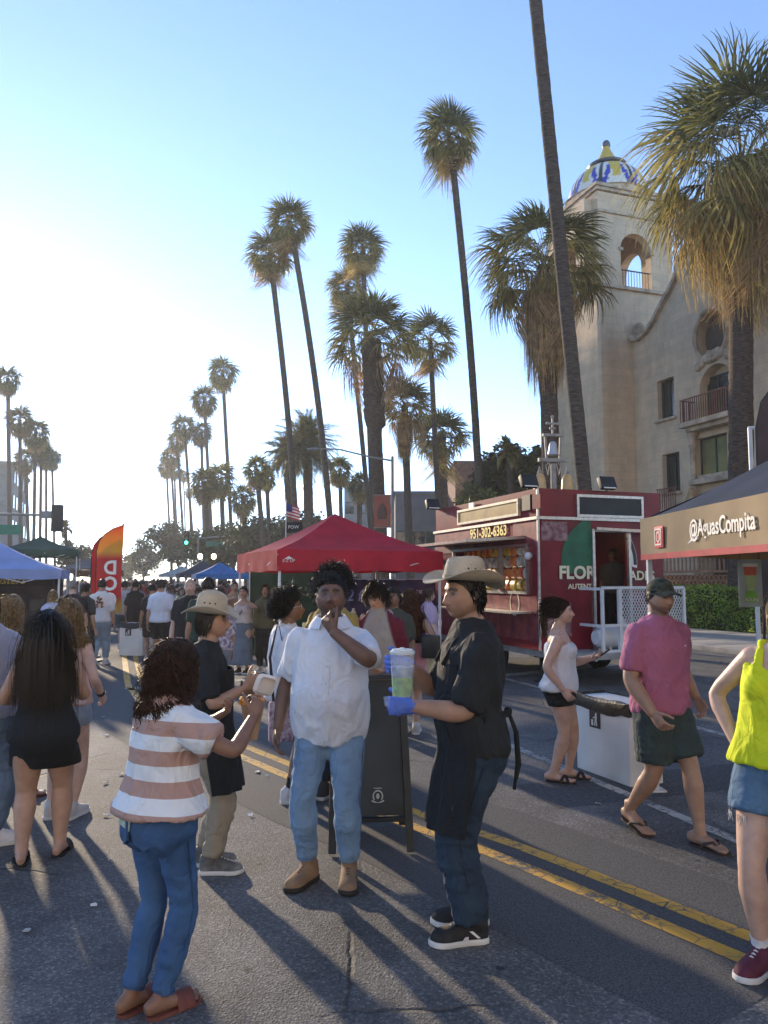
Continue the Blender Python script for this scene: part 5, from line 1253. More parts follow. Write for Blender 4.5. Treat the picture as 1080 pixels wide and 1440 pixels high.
# ------------------------------------------------------------------ food truck
def pl(o, px, py, n_o, n):  # ray / plane
    d = ray(px, py); c = V3((0, 0, CH)); t = (V3(n_o) - c).dot(n) / d.dot(n); return c + d * t
TC = W(758, 800, 12.8); TC.z = 0            # near street-side corner of the trailer
tr_ = empty('food_truck', TC, YAW_ST, 'maroon food truck with open serving hatch, green emblem and caged gas tank', 'food truck')
def tl(px, py, face):   # pixel -> local point on side (x=0) or end (y=0) face
    p = pl(None, px, py, TC, DT if face == 'side' else DS); d = p - TC; return V3((d.dot(DT), d.dot(DS), p.z))
TWd = 2.5; TLn = tl(612, 760, 'side').y; HT = tl(758, 687, 'end').z; HS = tl(758, 728, 'end').z
maroon = mat('maroon_paint', (.17, .007, .018), .28, .18, 2.2, spec=.32, bump=.02, bscale=8)
rose_p = mat('rose_print', (.30, .06, .06), .33, .5, 5, col2=(.10, .010, .024), detail=8)
alu = mat('aluminium', (.50, .49, .48), .35, .1, 20, metal=.9); white_p = mat('white_paint_metal', (.62, .62, .62), .45, .05, 8); wht_flat = mat('white_print', (.72, .70, .66), .6, .04, 8)
blackm = mat('black_rubber', (.015, .015, .016), .6, .1, 8); darkin = mat('dark_interior', (.03, .028, .028), .8, .2, 6)
B0 = .55
sy0, sy1 = tl(742, 800, 'side').y, tl(640, 800, 'side').y          # hatch opening
sz0, sz1 = tl(742, 832, 'side').z, tl(742, 768, 'side').z
dx0, dx1 = tl(835, 800, 'end').x, tl(882, 800, 'end').x; dz1 = tl(835, 748, 'end').z; dz0 = tl(835, 930, 'end').z
body = MB(); body.box((TWd / 2, TLn / 2, (B0 + HS) / 2), (TWd, TLn, HS - B0)); bm_ = body.mesh('body', maroon, False)
inn = MB(); inn.box((TWd / 2, TLn / 2, (B0 + HS) / 2), (TWd - .14, TLn - .14, HS - B0 - .16)); c1 = MB(); c1.box((0, (sy0 + sy1) / 2, (sz0 + sz1) / 2), (.5, sy1 - sy0, sz1 - sz0)); c2 = MB(); c2.box(((dx0 + dx1) / 2, 0, (dz0 + dz1) / 2), (dx1 - dx0, .5, dz1 - dz0))
bo_ = link('body', carve(bm_, [inn.mesh('c', maroon), c1.mesh('c', maroon), c2.mesh('c', maroon)]), tr_)
if not bo_.data.materials: bo_.data.materials.append(maroon)
mb = MB()   # upper sign box
mb.box((TWd / 2 + .0, TLn / 2, (HS + HT) / 2 + .01), (TWd - .03, TLn - .03, HT - HS)); mb.build('sign_box', maroon, tr_, smooth=False)
mb = MB(); mb.box((-.015, TLn / 2, HS), (.05, TLn + .04, .05)); mb.box((TWd / 2, -.015, HS), (TWd, .05, .05)); mb.box((-.012, -.012, (B0 + HT) / 2), (.035, .035, HT - B0)); mb.build('edge_trim', alu, tr_)
# menu boards on the sign box
def panel(name, x0, x1, z0, z1, face, m, mf, fr=.045, th=.03):
    o = MB()
    if face == 'end': o.box(((x0 + x1) / 2, -.0, (z0 + z1) / 2), (x1 - x0, th + .02, z1 - z0)); p = o.build(name, m, tr_); f = MB(); [f.box(((x0 + x1) / 2, -.012, z), (x1 - x0 + fr, th + .03, fr)) for z in (z0, z1)]; [f.box((x, -.012, (z0 + z1) / 2), (fr, th + .03, z1 - z0 - fr - .004)) for x in (x0, x1)]
    else: o.box((0, (x0 + x1) / 2, (z0 + z1) / 2), (th + .02, x1 - x0, z1 - z0)); p = o.build(name, m, tr_); f = MB(); [f.box((-.012, (x0 + x1) / 2, z), (th + .03, x1 - x0 + fr, fr)) for z in (z0, z1)]; [f.box((-.012, x, (z0 + z1) / 2), (th + .03, fr, z1 - z0 - fr - .004)) for x in (x0, x1)]
    f.build('frame', mf, p, smooth=False); return p
a = tl(811, 697, 'end'); b = tl(902, 728, 'end'); panel('menu_board', a.x, b.x, b.z, a.z, 'end', mat('chalkboard', (.016, .022, .026), .5, .2, 3), alu)
a = tl(730, 699, 'side'); b = tl(646, 733, 'side'); panel('menu_board', a.y, b.y, b.z - .06, a.z - .05, 'side', mat('menu_tan', (.38, .24, .085), .3, .15, 3), mat('gold_frame', (.6, .5, .34), .4))
a = tl(665, 712, 'side'); mb = MB(); mb.box((-.03, a.y, a.z + .0), (.02, .22, .14)); mb.build('paper_note', wht_flat, tr_)
a = tl(743, 707, 'side'); mb = MB(); mb.box((-.012, a.y + .02, a.z), (.05, .28, .26)); mb.build('vent', blackm, tr_); mb = MB(); mb.box((-.012, a.y - .32, a.z - .01), (.045, .26, .24)); mb.build('vent_cover', maroon, tr_)
# printed panels of roses under the board
for (p0, p1) in (((612, 740), (668, 770)), ((722, 727), (757, 765))):
    a = tl(p0[0], 745, 'side'); b = tl(p1[0], 745, 'side'); mb = MB(); mb.box((-.006, (a.y + b.y) / 2, HS - .27), (.016, abs(a.y - b.y) - .02, .42)); mb.build('rose_print', rose_p, tr_, smooth=False)
mb = MB(); mb.box((-.008, TLn * .5, B0 + .52), (.014, TLn - .1, .75)); mb.build('rose_print', rose_p, tr_, smooth=False)
mb = MB(); mb.box((.30, -.008, HS - .22), (.5, .014, .32)); mb.build('flower_print', mat('flower_print', (.34, .22, .22), .5, .5, 9, col2=(.10, .011, .026), detail=9), tr_, smooth=False); mb = MB(); mb.box((.34, -.008, B0 + .5), (.5, .014, .55)); mb.build('flower_print', mat('flower_print', (.34, .22, .22), .5, .5, 9, col2=(.10, .011, .026), detail=9), tr_, smooth=False)
yel_txt = mat('yellow_lettering', (.70, .52, .08), .5, .05, 8); cream_txt = mat('cream_lettering', (.74, .66, .46), .5, .04, 8); dk_txt = mat('dark_lettering', (.012, .01, .012), .5)
Mside = Matrix((( 0, 0, -1, -.020), (-1, 0, 0, 0), (0, 1, 0, 0), (0, 0, 0, 1)))   # text faces the street (-x)
def side_text(txt, px, py, size, m, **k): 
    p = tl(px, py, 'side'); return text_mesh(txt, size, 'lettering', m, tr_, Matrix.Translation((0, p.y, p.z)) @ Mside, **k)
def end_text(txt, px, py, size, m, dy=-.016, **k):
    p = tl(px, py, 'end'); return text_mesh(txt, size, 'lettering', m, tr_, Matrix.Translation((p.x, dy, p.z)) @ Matrix.Rotation(R(90), 4, 'X'), **k)
side_text('951-302-6363', 687, 749, .27, yel_txt, bold=.006)
end_text('FLOR', 811, 806, .30, dk_txt, dy=-.010, bold=.022); end_text('FLOR', 811, 806, .30, cream_txt, dy=-.018, bold=.010)
end_text('AUTENT', 815, 825, .12, cream_txt, bold=.003)
end_text('ADES', 902, 810, .22, dk_txt, dy=-.010, bold=.014); end_text('ADES', 902, 810, .22, cream_txt, dy=-.018, bold=.006)
# emblem: green disc with white rim, half hidden by the doorway
c = tl(843, 790, 'end'); er = tl(843, 790, 'end').x - tl(789, 790, 'end').x
def arcpoly(r, a0, a1, n=24, inner=0): 
    pl_ = [(r * math.cos(a), r * math.sin(a)) for a in np.linspace(a0, a1, n)]
    return pl_ + ([(inner * math.cos(a), inner * math.sin(a)) for a in np.linspace(a1, a0, n)] if inner else [])
def end_prism(poly, cx, cz, m, name, d=.010, y=-.002): mb = MB(); mb.prism(poly, (cx, y, cz), (1, 0, 0), (0, 0, 1), d); return mb.build(name, m, tr_, smooth=False)
xl = dx0 - .05 - c.x
gp = [(x, y) for x, y in arcpoly(er, R(180), R(90), 20)] + [(0, 0 - .14 * er / .6), (-er, -.14)]
gp = [(-er * .98, -.20)] + [(x, y) for x, y in arcpoly(er, R(180), R(98), 22)]; gp = [(min(x, xl), y) for x, y in gp] + [(xl, -.20)]
end_prism(gp[::-1], c.x, c.z, mat('emblem_green', (.008, .12, .055), .45, .15, 4), 'emblem')
wp = [(min(x, 9), y) for x, y in arcpoly(er * 1.02, R(112), R(72), 12, er * .93)]; end_prism(wp[::-1], c.x, c.z + .05, wht_flat, 'emblem')
xr = dx1 + .06 - c.x
rp = [(x + .02, y) for x, y in arcpoly(er * .98, R(-8), R(42), 12, er * .64)]; end_prism([(max(x, xr), y) for x, y in rp][::-1], c.x, c.z, wht_flat, 'emblem')
end_prism([(x * .98, y * .98) for x, y in arcpoly(er * .99, R(-4), R(38), 10, er * .90)][::-1], c.x + .02, c.z, mat('emblem_bead', (.04, .03, .035), .5, .3, 30), 'emblem', .012)
# doorway frame, interior cook silhouette lives in the people section
mb = MB(); f = .05
for x in (dx0 - f / 2, dx1 + f / 2): mb.box((x, -.01, (dz0 + dz1) / 2), (f, .10, dz1 - dz0))
mb.box(((dx0 + dx1) / 2, -.01, dz1 + f / 2), (dx1 - dx0 + 2 * f, .10, f)); mb.build('door_frame', alu, tr_)
mb = MB(); mb.bar((dx0, -.1, dz1 + .05), (TWd - .1, -.25, dz1 + .0), .05); mb.build('door_rail', alu, tr_)
# serving hatch: frame, raised flap, shelf, inside goods
mb = MB(); 
for y in (sy0 - .02, sy1 + .02): mb.box((-.015, y, (sz0 + sz1) / 2), (.06, .05, sz1 - sz0))
for z in (sz0 - .02, sz1 + .02): mb.box((-.014, (sy0 + sy1) / 2, z), (.06, sy1 - sy0 + .08, .05))
mb.build('hatch_frame', alu, tr_)
mb = MB(); L_ = sy1 - sy0 + .5; mb.box((-.55, (sy0 + sy1) / 2 + .3, sz1 + .12), (1.15, L_, .05), M=Matrix.Rotation(R(-4), 3, 'Y')); mb.build('hatch_flap', alu, tr_)
mb = MB(); mb.box((-.2, (sy0 + sy1) / 2, sz0 - .35), (.42, sy1 - sy0 + .3, .03)); mb.build('serving_shelf', alu, tr_)
mb = MB(); mb.bar((-.05, sy0 + .9, sz0), (-.05, sy0 + .9, sz1), .07); mb.build('hatch_post', alu, tr_)
mb = MB(); mb.box((1.1, (sy0 + sy1) / 2 + .15, sz0 - .25), (.7, sy1 - sy0 - .1, 1.0)); mb.build('counter', alu, tr_)
rng = random.Random(2); chip = [mat('snack_red', (.45, .05, .03), .4, .4, 9, col2=(.6, .35, .05)), mat('snack_orange', (.62, .25, .05), .4, .4, 9, col2=(.5, .06, .04)), mat('snack_yellow', (.65, .45, .08), .4, .3, 9), mat('snack_white', (.6, .55, .5), .4, .3, 9)]
for i in range(44):
    y = sy0 + .15 + (sy1 - sy0 - .3) * (i % 11 + .5) / 11; z = sz0 - .0 + (i // 11) * .21; mb = MB(); w = rng.uniform(.12, .17)
    mb.rings([[V3((.16 + .05 * q[0], y + w * q[1], z + q[2] * .20)) for q in ring_] for ring_ in ([(-.2, -.5, 0), (.2, -.5, 0), (.2, .5, 0), (-.2, .5, 0)], [(-1, -.5, .3), (1, -.5, .3), (1, .5, .3), (-1, .5, .3)], [(-1, -.5, .7), (1, -.5, .7), (1, .5, .7), (-1, .5, .7)], [(-.2, -.5, 1), (.2, -.5, 1), (.2, .5, 1), (-.2, .5, 1)])])
    mb.build('snack_bag', rng.choice(chip), tr_)
lm = mat('truck_lamp', (.8, .75, .6), .4, emit=(1, .75, .45, 1.0))
mb = MB(); mb.box((.6, (sy0 + sy1) / 2, HS - .14), (.12, sy1 - sy0, .05)); mb.build('strip_lamp', lm, tr_)
p = tl(748, 782, 'side'); mb = MB(); mb.ell((-.07, p.y - .0, p.z), (.07, .07, .07)); mb.tube([(0, p.y, p.z), (-.07, p.y, p.z)], [.03, .03]); mb.build('side_lamp', white_p, tr_)
p = tl(725, 848, 'side'); mb = MB(); mb.rings([[V3((-.022, p.y + r * .78 * math.cos(t), p.z + r * math.sin(t))) for t in np.linspace(0, 2 * math.pi, 28, endpoint=False)] for r in (.22, .19)], False, False); mb.build('emblem', cream_txt, tr_)
for x, y, rz in ((-.1, .12, 0), (1.3, -.1, 0), (-.1, TLn - .1, 0)):
    mb = MB(); mb.box((x, y, HT + .13), (.30, .10, .22), M=Matrix.Rotation(R(-25), 3, 'X')); l_ = mb.build('flood_lamp', blackm, tr_, bevel=.01); mb = MB(); mb.box((x, y - .055, HT + .11), (.24, .012, .17), M=Matrix.Rotation(R(-25), 3, 'X')); mb.build('lens', mat('lamp_lens', (.7, .7, .66), .2), l_); mb = MB(); mb.bar((x, y + .02, HT), (x, y + .02, HT + .1), .03); mb.build('bracket', blackm, l_)
# chassis, wheels, tow platform with cage and gas tank
mb = MB(); mb.box((TWd / 2, TLn / 2, B0 - .06), (TWd - .2, TLn - .1, .12)); mb.box((TWd / 2, -.35, B0 - .05), (2.1, .75, .10)); mb.build('chassis', mat('chassis_grey', (.30, .30, .30), .6), tr_)
for y in (TLn * .42, TLn * .62):
    for x in (.12, TWd - .12):
        mb = MB(); me_ = [(.18, -.11), (.34, -.11), (.36, -.08), (.36, .08), (.34, .11), (.18, .11)]; mb.rings([[V3((x + h, y + r * math.cos(t), .36 + r * math.sin(t))) for t in np.linspace(0, 2 * math.pi, 28, endpoint=False)] for r, h in me_], False, False); wl_ = mb.build('wheel', blackm, tr_); mb = MB(); mb.rings([[V3((x + h, y + r * math.cos(t), .36 + r * math.sin(t))) for t in np.linspace(0, 2 * math.pi, 24, endpoint=False)] for r, h in ((.2, -.09), (.16, -.04), (.06, -.05), (.06, .05), (.16, .04), (.2, .09))], True, True); mb.build('rim', alu, wl_)
zc0 = B0 + .0; zc1 = tl(835, 826, 'end').z; cx0, cx1 = tl(817, 880, 'end').x, tl(928, 880, 'end').x; cy = -.62
cage = MB(); pm = .045
for x in (cx0, cx0 + .33, cx1):
    cage.bar((x, cy, zc0), (x, cy, zc1), pm * (1.3 if x == cx0 + .33 else 1))
for x in (cx0, cx1): cage.bar((x, 0, zc1 - .02), (x, cy, zc1 - .02), pm); cage.bar((x, 0, zc0 + .42), (x, cy, zc0 + .42), pm)
for z in (zc1, zc0 + .43, zc0 + .02): cage.bar((cx0, cy, z), (cx1, cy, z), pm)
cg = cage.build('cage', white_p, tr_, smooth=False)
mesh_ = MB(); nx = 24
for i in range(-16, nx):
    for sg in (1, -1):
        x0 = cx0 + .35 + (cx1 - cx0 - .35) * i / nx; z0, z1 = zc0 + .45, zc1 - .02; dxx = (z1 - z0) * .55; xa, xb = (x0, x0 + dxx) if sg > 0 else (x0 + dxx, x0); za, zb = z0, z1
        lo, hi = cx0 + .35, cx1 - .02
        def clip(xa, za, xb, zb):
            pts = []
            for (p, q, r, s_) in ((xa, za, xb, zb),):
                t0, t1 = 0, 1
                for pp, qq in ((-(xb - xa), xa - lo), (xb - xa, hi - xa)):
                    if abs(pp) < 1e-9: 
                        if qq < 0: return None
                    else:
                        t = qq / pp
                        if pp < 0: t0 = max(t0, t)
                        else: t1 = min(t1, t)
                if t0 >= t1: return None
                return (xa + (xb - xa) * t0, za + (zb - za) * t0, xa + (xb - xa) * t1, za + (zb - za) * t1)
        r = clip(xa, za, xb, zb)
        if r: mesh_.bar((r[0], cy + .01, r[1]), (r[2], cy + .01, r[3]), .010)
o = mesh_.build('wire_mesh', white_p, cg, smooth=False); o['kind'] = 'stuff'
tk = MB(); tk.tube([(cx0 + .18, -.33, zc0 + .22), (cx0 + 1.15, -.33, zc0 + .22)], [.175, .175], 24); tk.tube([(cx0 + .6, -.33, zc0 + .38), (cx0 + .6, -.33, zc0 + .48)], [.05, .05], 12); tk.build('gas_tank', mat('tank_white', (.62, .63, .64), .4, .05, 5), tr_)
for q in (.3, 1.0): mb = MB(); mb.bar((cx0 + q, -.33, zc0 + .0), (cx0 + q, -.33, zc0 + .08), .12, .05); mb.build('tank_foot', white_p, tr_)
mb = MB(); mb.bar((TWd * .5, -.7, B0 - .06), (TWd * .5, -1.2, B0 - .08), .10); mb.bar((TWd * .5, -1.0, B0 - .1), (TWd * .5, -1.0, .03), .06); mb.build('tow_bar', blackm, tr_)
for y in (.3, TLn - .3):
    for x in (.2, TWd - .2): mb = MB(); mb.bar((x, y, 0.01), (x, y, B0 - .1), .06); mb.box((x, y, .015), (.2, .2, .03)); mb.build('jack', blackm, tr_)

# ------------------------------------------------------------------ canopies
def canopy(name, label, corner, w, d, rz, eave, peak, val, m_roof, m_val, posts, group=None, m_pole=None, sag=.06, cat='canopy', mval_in=None, skip=()):
    """corner: near-left corner; local x along the front, y to the back"""
    o = empty(name, corner, rz, label, cat, group); cx, cy = w / 2, d / 2; N_ = 12
    cor = [(0, 0), (w, 0), (w, d), (0, d)]
    for k in range(4):
        a, b = V3((*cor[k], eave)), V3((*cor[(k + 1) % 4], eave)); ap = V3((cx, cy, peak)); rows = []
        for i in range(N_ + 1):
            t = i / N_; row = []
            for j in range(N_ + 1):
                q = j / N_; e = a.lerp(b, q); p = e.lerp(ap, t); p.z -= sag * math.sin(math.pi * t) * (1 + .5 * math.sin(math.pi * q)) + .010 * math.sin(q * 23 + t * 9) * (1 - t); row.append(p)
            rows.append(row)
        mb = MB(); mb.sheet(rows, .004); mb.build('roof_panel', m_roof, o)
        rows = []
        out = (b - a).cross(V3((0, 0, 1))).normalized()
        for i in range(4):
            rows.append([a.lerp(b, j / 24) + out * (.012 + .006 * math.sin(j * 1.1 + i) * i / 3) + V3((0, 0, .02 - (val + .03) * i / 3 + .012 * math.sin(j * .55 + k) * i / 3)) for j in range(25)])
        mb = MB(); mb.sheet(rows, .004); mb.build('valance', m_val if not isinstance(m_val, list) else m_val[k], o)
    for k in range(4):
        if k in skip: continue
        x, y = cor[k]; x += .04 if x == 0 else -.04; y += .04 if y == 0 else -.04
        mb = MB(); mb.bar((x, y, 0.01), (x, y, eave), .038); mb.bar((x, y, .9), (x, y, 1.0), .05); mb.box((x, y, .008), (.13, .13, .014)); mb.build('post', m_pole or white_p, o, smooth=False)
    mb = MB()
    for k in range(4):
        a, b = V3((*cor[k], eave - .06)), V3((*cor[(k + 1) % 4], eave - .06)); n = 4
        for i in range(n):
            p, q = a.lerp(b, i / n), a.lerp(b, (i + 1) / n); mb.bar(p + V3((0, 0, -.2 * (i % 2))), q + V3((0, 0, -.2 * ((i + 1) % 2))), .018)
    mb.build('truss', m_pole or white_p, o, smooth=False)
    return o
red_c = mat('red_canvas', (.60, .02, .05), .75, .08, 3, trans=.35, bump=.05, bscale=40); 
pc = W(391, 775, 12.7); pc.z = 0
red = canopy('red_canopy', 'bright red pop-up canopy with peaked roof behind the people', pc, 3.05, 3.05, YAW_ST + R(4), 2.20, 2.98, .33, red_c, red_c, None)
text_mesh('E-Z UP', .07, 'maker_mark', wht_flat, red, Matrix.Translation((.17, -.03, 2.03)) @ Matrix.Rotation(R(90), 4, 'X'), shear=.2)
mb = MB(); mb.prism([(0, 0), (.16, 0), (.08, .05)], (.10, -.02, 2.06), (1, 0, 0), (0, 0, 1), .002); mb.build('maker_mark', wht_flat, red)
# agua fresca canopy on the right
brown_v = mat('tan_valance', (.46, .33, .19), .8, .10, 2, bump=.05, bscale=30, trans=.3); navy = mat('navy_canvas', (.03, .034, .05), .7, .15, 3)
p1 = G(911, 1110); p1.z = 0
AG = empty
ag = canopy('drinks_canopy', 'dark roofed drinks canopy with tan lettered valance and white posts', p1 + V3((.13, -3.05, 0)) * 1, 3.05, 3.05, R(2.2), 2.21, 3.2, .30, navy, [brown_v, brown_v, brown_v, brown_v], None, skip=())
# lettering on its left (street) valance: faces -x
Mleft = Matrix(((0, 0, -1, -.022), (-1, 0, 0, 0), (0, 1, 0, 0), (0, 0, 0, 1)))
ltr = mat('valance_lettering', (.80, .72, .60), .6)
text_mesh('@AguasCompita', .165, 'lettering', ltr, ag, Matrix.Translation((0, 1.62, 2.075)) @ Mleft @ Matrix.Scale(.80, 4, (1, 0, 0)), bold=.003, align='CENTER')
mb = MB(); mb.box((-.028, 2.62, 2.055), (.008, .17, .17)); ic = mb.build('camera_icon', mat('icon_red', (.62, .06, .07), .6, .3, 4), ag, bevel=.02)
mb = MB(); mb.rings([[V3((-.036, 2.62 + r * math.cos(t), 2.055 + r * math.sin(t))) for t in np.linspace(0, 2 * math.pi, 24, endpoint=False)] for r in (.042, .030)], False, False)
for k in range(4):
    a0 = k * math.pi / 2 + math.pi / 4; mb.bar((-.036, 2.62 + .085 * math.cos(a0), 2.055 + .085 * math.sin(a0)), (-.036, 2.62 + .085 * math.cos(a0 + math.pi / 2), 2.055 + .085 * math.sin(a0 + math.pi / 2)), .012, .004, up=(1, 0, 0))
mb.build('icon_lines', ltr, ic)
mb = MB(); mb.box((-.020, 1.52, 1.905), (.016, 3.0, .045)); mb.build('red_hem', mat('red_hem', (.55, .03, .05), .6, trans=.3), ag)
# hanging drink sign
hp = W(1055, 820, 5.9); sg_ = empty('hanging_sign', (hp.x, hp.y, hp.z), R(6), 'clear hanging plastic sign with a layered green and red drink cup', 'sign')
mb = MB(); mb.box((0, 0, 0), (.19, .008, .36)); mb.build('board', mat('clear_board', (.30, .36, .36), .25, .1, 4, alpha=.85), sg_)
for z0, z1, w0, w1, m in ((-.145, -.06, .11, .085, ('sg_g', (.18, .42, .06))), (-.06, .06, .055, .095, ('sg_y', (.38, .48, .20))), (.06, .125, .095, .105, ('sg_r', (.62, .12, .07))), (.125, .15, .12, .12, ('sg_w', (.7, .7, .66)))):
    mb = MB(); mb.prism([(-w0 / 2, z0), (w0 / 2, z0), (w1 / 2, z1), (-w1 / 2, z1)], (0, -.005, 0), (1, 0, 0), (0, 0, 1), .003); mb.build('cup_print', mat(m[0], m[1], .5), sg_, smooth=False)
text_mesh('AGUAS', .035, 'lettering', ltr, sg_, Matrix.Translation((0, -.012, -.125)) @ Matrix.Rotation(R(90), 4, 'X'))
mb = MB(); [mb.tube([(x, 0, .18), (x * .9, 0, .32)], [.002, .002], 5) for x in (-.08, .08)]; mb.build('string', blackm, sg_)
# dark feather banner and banner stand behind it
def feather(name, label, base, h, w, rz, m, mp, pole_r=.018, lean=.0, group=None, tex=None, wave=.05):
    o = empty(name, base, rz, label, 'flag', group); mb = MB(); pts = []
    for i in range(16):
        t = i / 15; pts.append(V3((w * 1.0 * max(0, (t - .72) / .28) ** 2.0, 0, .02 + h * (t if t < .75 else .75 + (t - .75) * (1 - .35 * (t - .75) / .25)))))
    mb.tube(pts, [pole_r * (1 - .6 * i / 15) for i in range(16)], 8); mb.box((0, 0, .015), (.45, .45, .03)); mb.build('pole', mp, o)
    rows = []
    for i in range(25):
        t = i / 24; z0 = h * .32 + (h * .62) * t; zt = z0 / h
        # left edge follows the pole
        tt = np.interp(z0, [p.z for p in pts], range(16)); k = min(14, int(tt)); pe = pts[k].lerp(pts[k + 1], tt - k); row = []
        xr = w * (1.0 - .06 * t)
        for j in range(9):
            q = j / 8; x = pe.x + (xr - pe.x) * q; row.append(V3((x, wave * math.sin(q * 3 + t * 5) * q, z0)))
        rows.append(row)
    mb = MB(); mb.sheet(rows, .002); f = mb.build('flag_cloth', m, o); return o
fb = W(1082, 700, 8.4); feather('feather_banner', 'tall dark curved feather banner behind the drinks canopy', (fb.x - .12, 8.4, 0), 4.6, .95, R(8), mat('banner_dark', (.06, .045, .05), .7, .2, 2, trans=.15), blackm)
bs = W(1056, 640, 9.6); stand = empty('banner_stand', (bs.x, 9.6, 0), R(-6), 'white pipe banner stand with a grey printed sheet behind the drinks canopy', 'banner')
zt = W(1056, 602, 9.6).z; mb = MB(); mb.tube([(0, 0, 0.01), (0, 0, zt)], [.028, .028], 10); mb.build('pipe', white_p, stand); mb = MB(); mb.tube([(0, 0, zt), (2.2, 0, zt + .02)], [.024, .024], 10); mb.build('pipe', white_p, stand); mb = MB(); mb.tube([(2.2, 0, 0.01), (2.2, 0, zt)], [.028, .028], 10); mb.build('pipe', white_p, stand)
rows = [[V3((.1 + 2.0 * j / 16, .03 * math.sin(j * .9 + i), zt - .06 - 1.6 * i / 8 - .05 * math.sin(j * .4))) for j in range(17)] for i in range(9)]; mb = MB(); mb.sheet(rows, .003); mb.build('printed_sheet', mat('printed_sheet', (.30, .33, .36), .7, .3, 2, col2=(.13, .17, .15)), stand)
text_mesh('ESS', .32, 'lettering', wht_flat, stand, Matrix.Translation((.42, -.05, zt - .98)) @ Matrix.Rotation(R(90), 4, 'X') @ Matrix.Rotation(R(14), 4, 'Z'), bold=.006, shear=.25)
# left side canopies and stand
blue_c = mat('blue_canvas', (.34, .45, .76), .75, .08, 2, trans=.3)
pb = W(86, 806, 16.5); pb.z = 0
bt = canopy('blue_canopy', 'pale blue pop-up canopy over the dark food stand', pb - DT * 3.05, 3.05, 3.05, YAW_ST, 1.92, 2.62, .18, blue_c, blue_c, None)
grey_t = mat('stand_dark', (.06, .058, .065), .8, .25, 2)
st = empty('food_stand', pb - DT * 2.9 + DS * .6, YAW_ST, 'dark vendor stand with yellow cursive name board under the blue canopy', 'stand')
mb = MB(); mb.box((1.4, 1.0, .5), (2.6, .7, 1.0)); mb.build('counter', grey_t, st, bevel=.02); mb = MB(); mb.box((1.4, 1.9, .95), (2.8, .06, 1.8)); mb.build('back_sheet', grey_t, st)
mb = MB(); mb.box((1.45, .25, 1.70), (2.5, .03, .26)); nb_ = mb.build('name_board', mat('board_black', (.02, .02, .02), .6), st)
text_mesh('Chen Sisters', .24, 'lettering', yel_txt, st, Matrix.Translation((1.5, .228, 1.70)) @ Matrix.Rotation(R(90), 4, 'X'), shear=.35, bold=.003)
for k, x in enumerate((.5, 1.1, 1.8, 2.3)):
    mb = MB(); mb.box((x, .95, 1.0 + .14), (.28, .3, .28)); mb.build('crate', [grey_t, mat('crate_grey', (.2, .2, .22), .7), mat('crate_blue', (.07, .1, .2), .7), grey_t][k], st, bevel=.02)
green_c = mat('green_canvas', (.02, .09, .07), .8, .15, 2, trans=.25)
def can_px(label, px, py_eave, Y, w, eave, peak, m, **k): 
    p = W(px, py_eave, Y); p.z = 0; return canopy('market_canopy', label, p, w, 3.0, YAW_ST, eave, peak, .25, m, m, None, group='pop-up canopies along the street', **k)
can_px('teal green canopy standing behind the pale blue canopy', -6, 760, 30, 3.0, 2.9, 3.5, green_c)
can_px('small bright blue pop-up canopy far down the street', 276, 812, 44, 3.0, 2.0, 2.75, mat('azure_canvas', (.04, .22, .55), .75, trans=.3))
can_px('dark slate pop-up canopy far down the street beside the bright blue one', 252, 812, 50, 3.2, 2.1, 3.0, mat('slate_canvas', (.05, .06, .085), .75, trans=.2))
can_px('white pop-up canopy deep in the crowd', 225, 812, 70, 4.0, 2.2, 3.0, mat('white_canvas', (.6, .6, .58), .75, trans=.3))
can_px('grey pop-up canopy past the food stand', 80, 806, 40, 3.0, 2.3, 2.9, mat('grey_canvas', (.16, .15, .15), .75, trans=.2))
can_px('brown awning canopy over the stall beside the feather flags', 104, 806, 33, 2.0, 2.1, 2.4, mat('brown_canvas', (.16, .08, .05), .75, trans=.2))
# green walled stall and purple stall under / beside the red canopy
def stall(label, c, w, d, h, m, rz=YAW_ST, name='stall_wall'):
    o = empty(name, c, rz, label, 'stall'); mb = MB(); rows = [[V3((w * j / 20, .03 * math.sin(j * 1.2), h * (1 - i / 5))) for j in range(21)] for i in range(6)]; mb.sheet(rows, .004); mb.build('side_sheet', m, o); mb = MB(); [mb.bar((x, .03, 0.01), (x, .03, h + .05), .035) for x in (0, w)]; mb.bar((0, .03, h), (w, .03, h), .03); mb.build('frame', white_p, o, smooth=False); return o
c = W(352, 815, 17.8); c.z = 0; stall('dark green canvas side wall behind the red canopy', c, 2.4, 1, 1.95, mat('green_sheet', (.03, .06, .025), .85, .2, 2))
c = W(470, 815, 17.2); c.z = 0; so = stall('purple printed vendor banner wall beside the food truck', c, 2.7, 1, 1.72, mat('purple_sheet', (.075, .06, .14), .8, .4, 1.5))
text_mesh('2 for', .34, 'lettering', mat('lilac_letter', (.36, .40, .62), .7), so, Matrix.Translation((.6, -.05, 1.35)) @ Matrix.Rotation(R(90), 4, 'X'), shear=.2, bold=.004); text_mesh('Snax', .2, 'lettering', wht_flat, so, Matrix.Translation((1.9, -.05, 1.45)) @ Matrix.Rotation(R(90), 4, 'X'), shear=.2)
c = W(522, 797, 15.6); c.z = 0; mb = MB(); o = empty('green_awning', c, YAW_ST, 'sage green canvas awning between the red canopy and the food truck', 'awning'); rows = [[V3((1.9 * j / 12, .9 * i / 5, 2.02 + .25 * i / 5 - .02 * math.sin(j))) for j in range(13)] for i in range(6)]; mb.sheet(rows, .004); mb.build('sheet', mat('sage_canvas', (.12, .22, .16), .8, .15, 2, trans=.3), o); mb = MB(); mb.bar((.05, .04, .01), (.05, .04, 2.0), .03); mb.build('post', white_p, o); mb = MB(); mb.bar((1.85, .04, .01), (1.85, .04, 2.0), .03); mb.build('post', white_p, o)
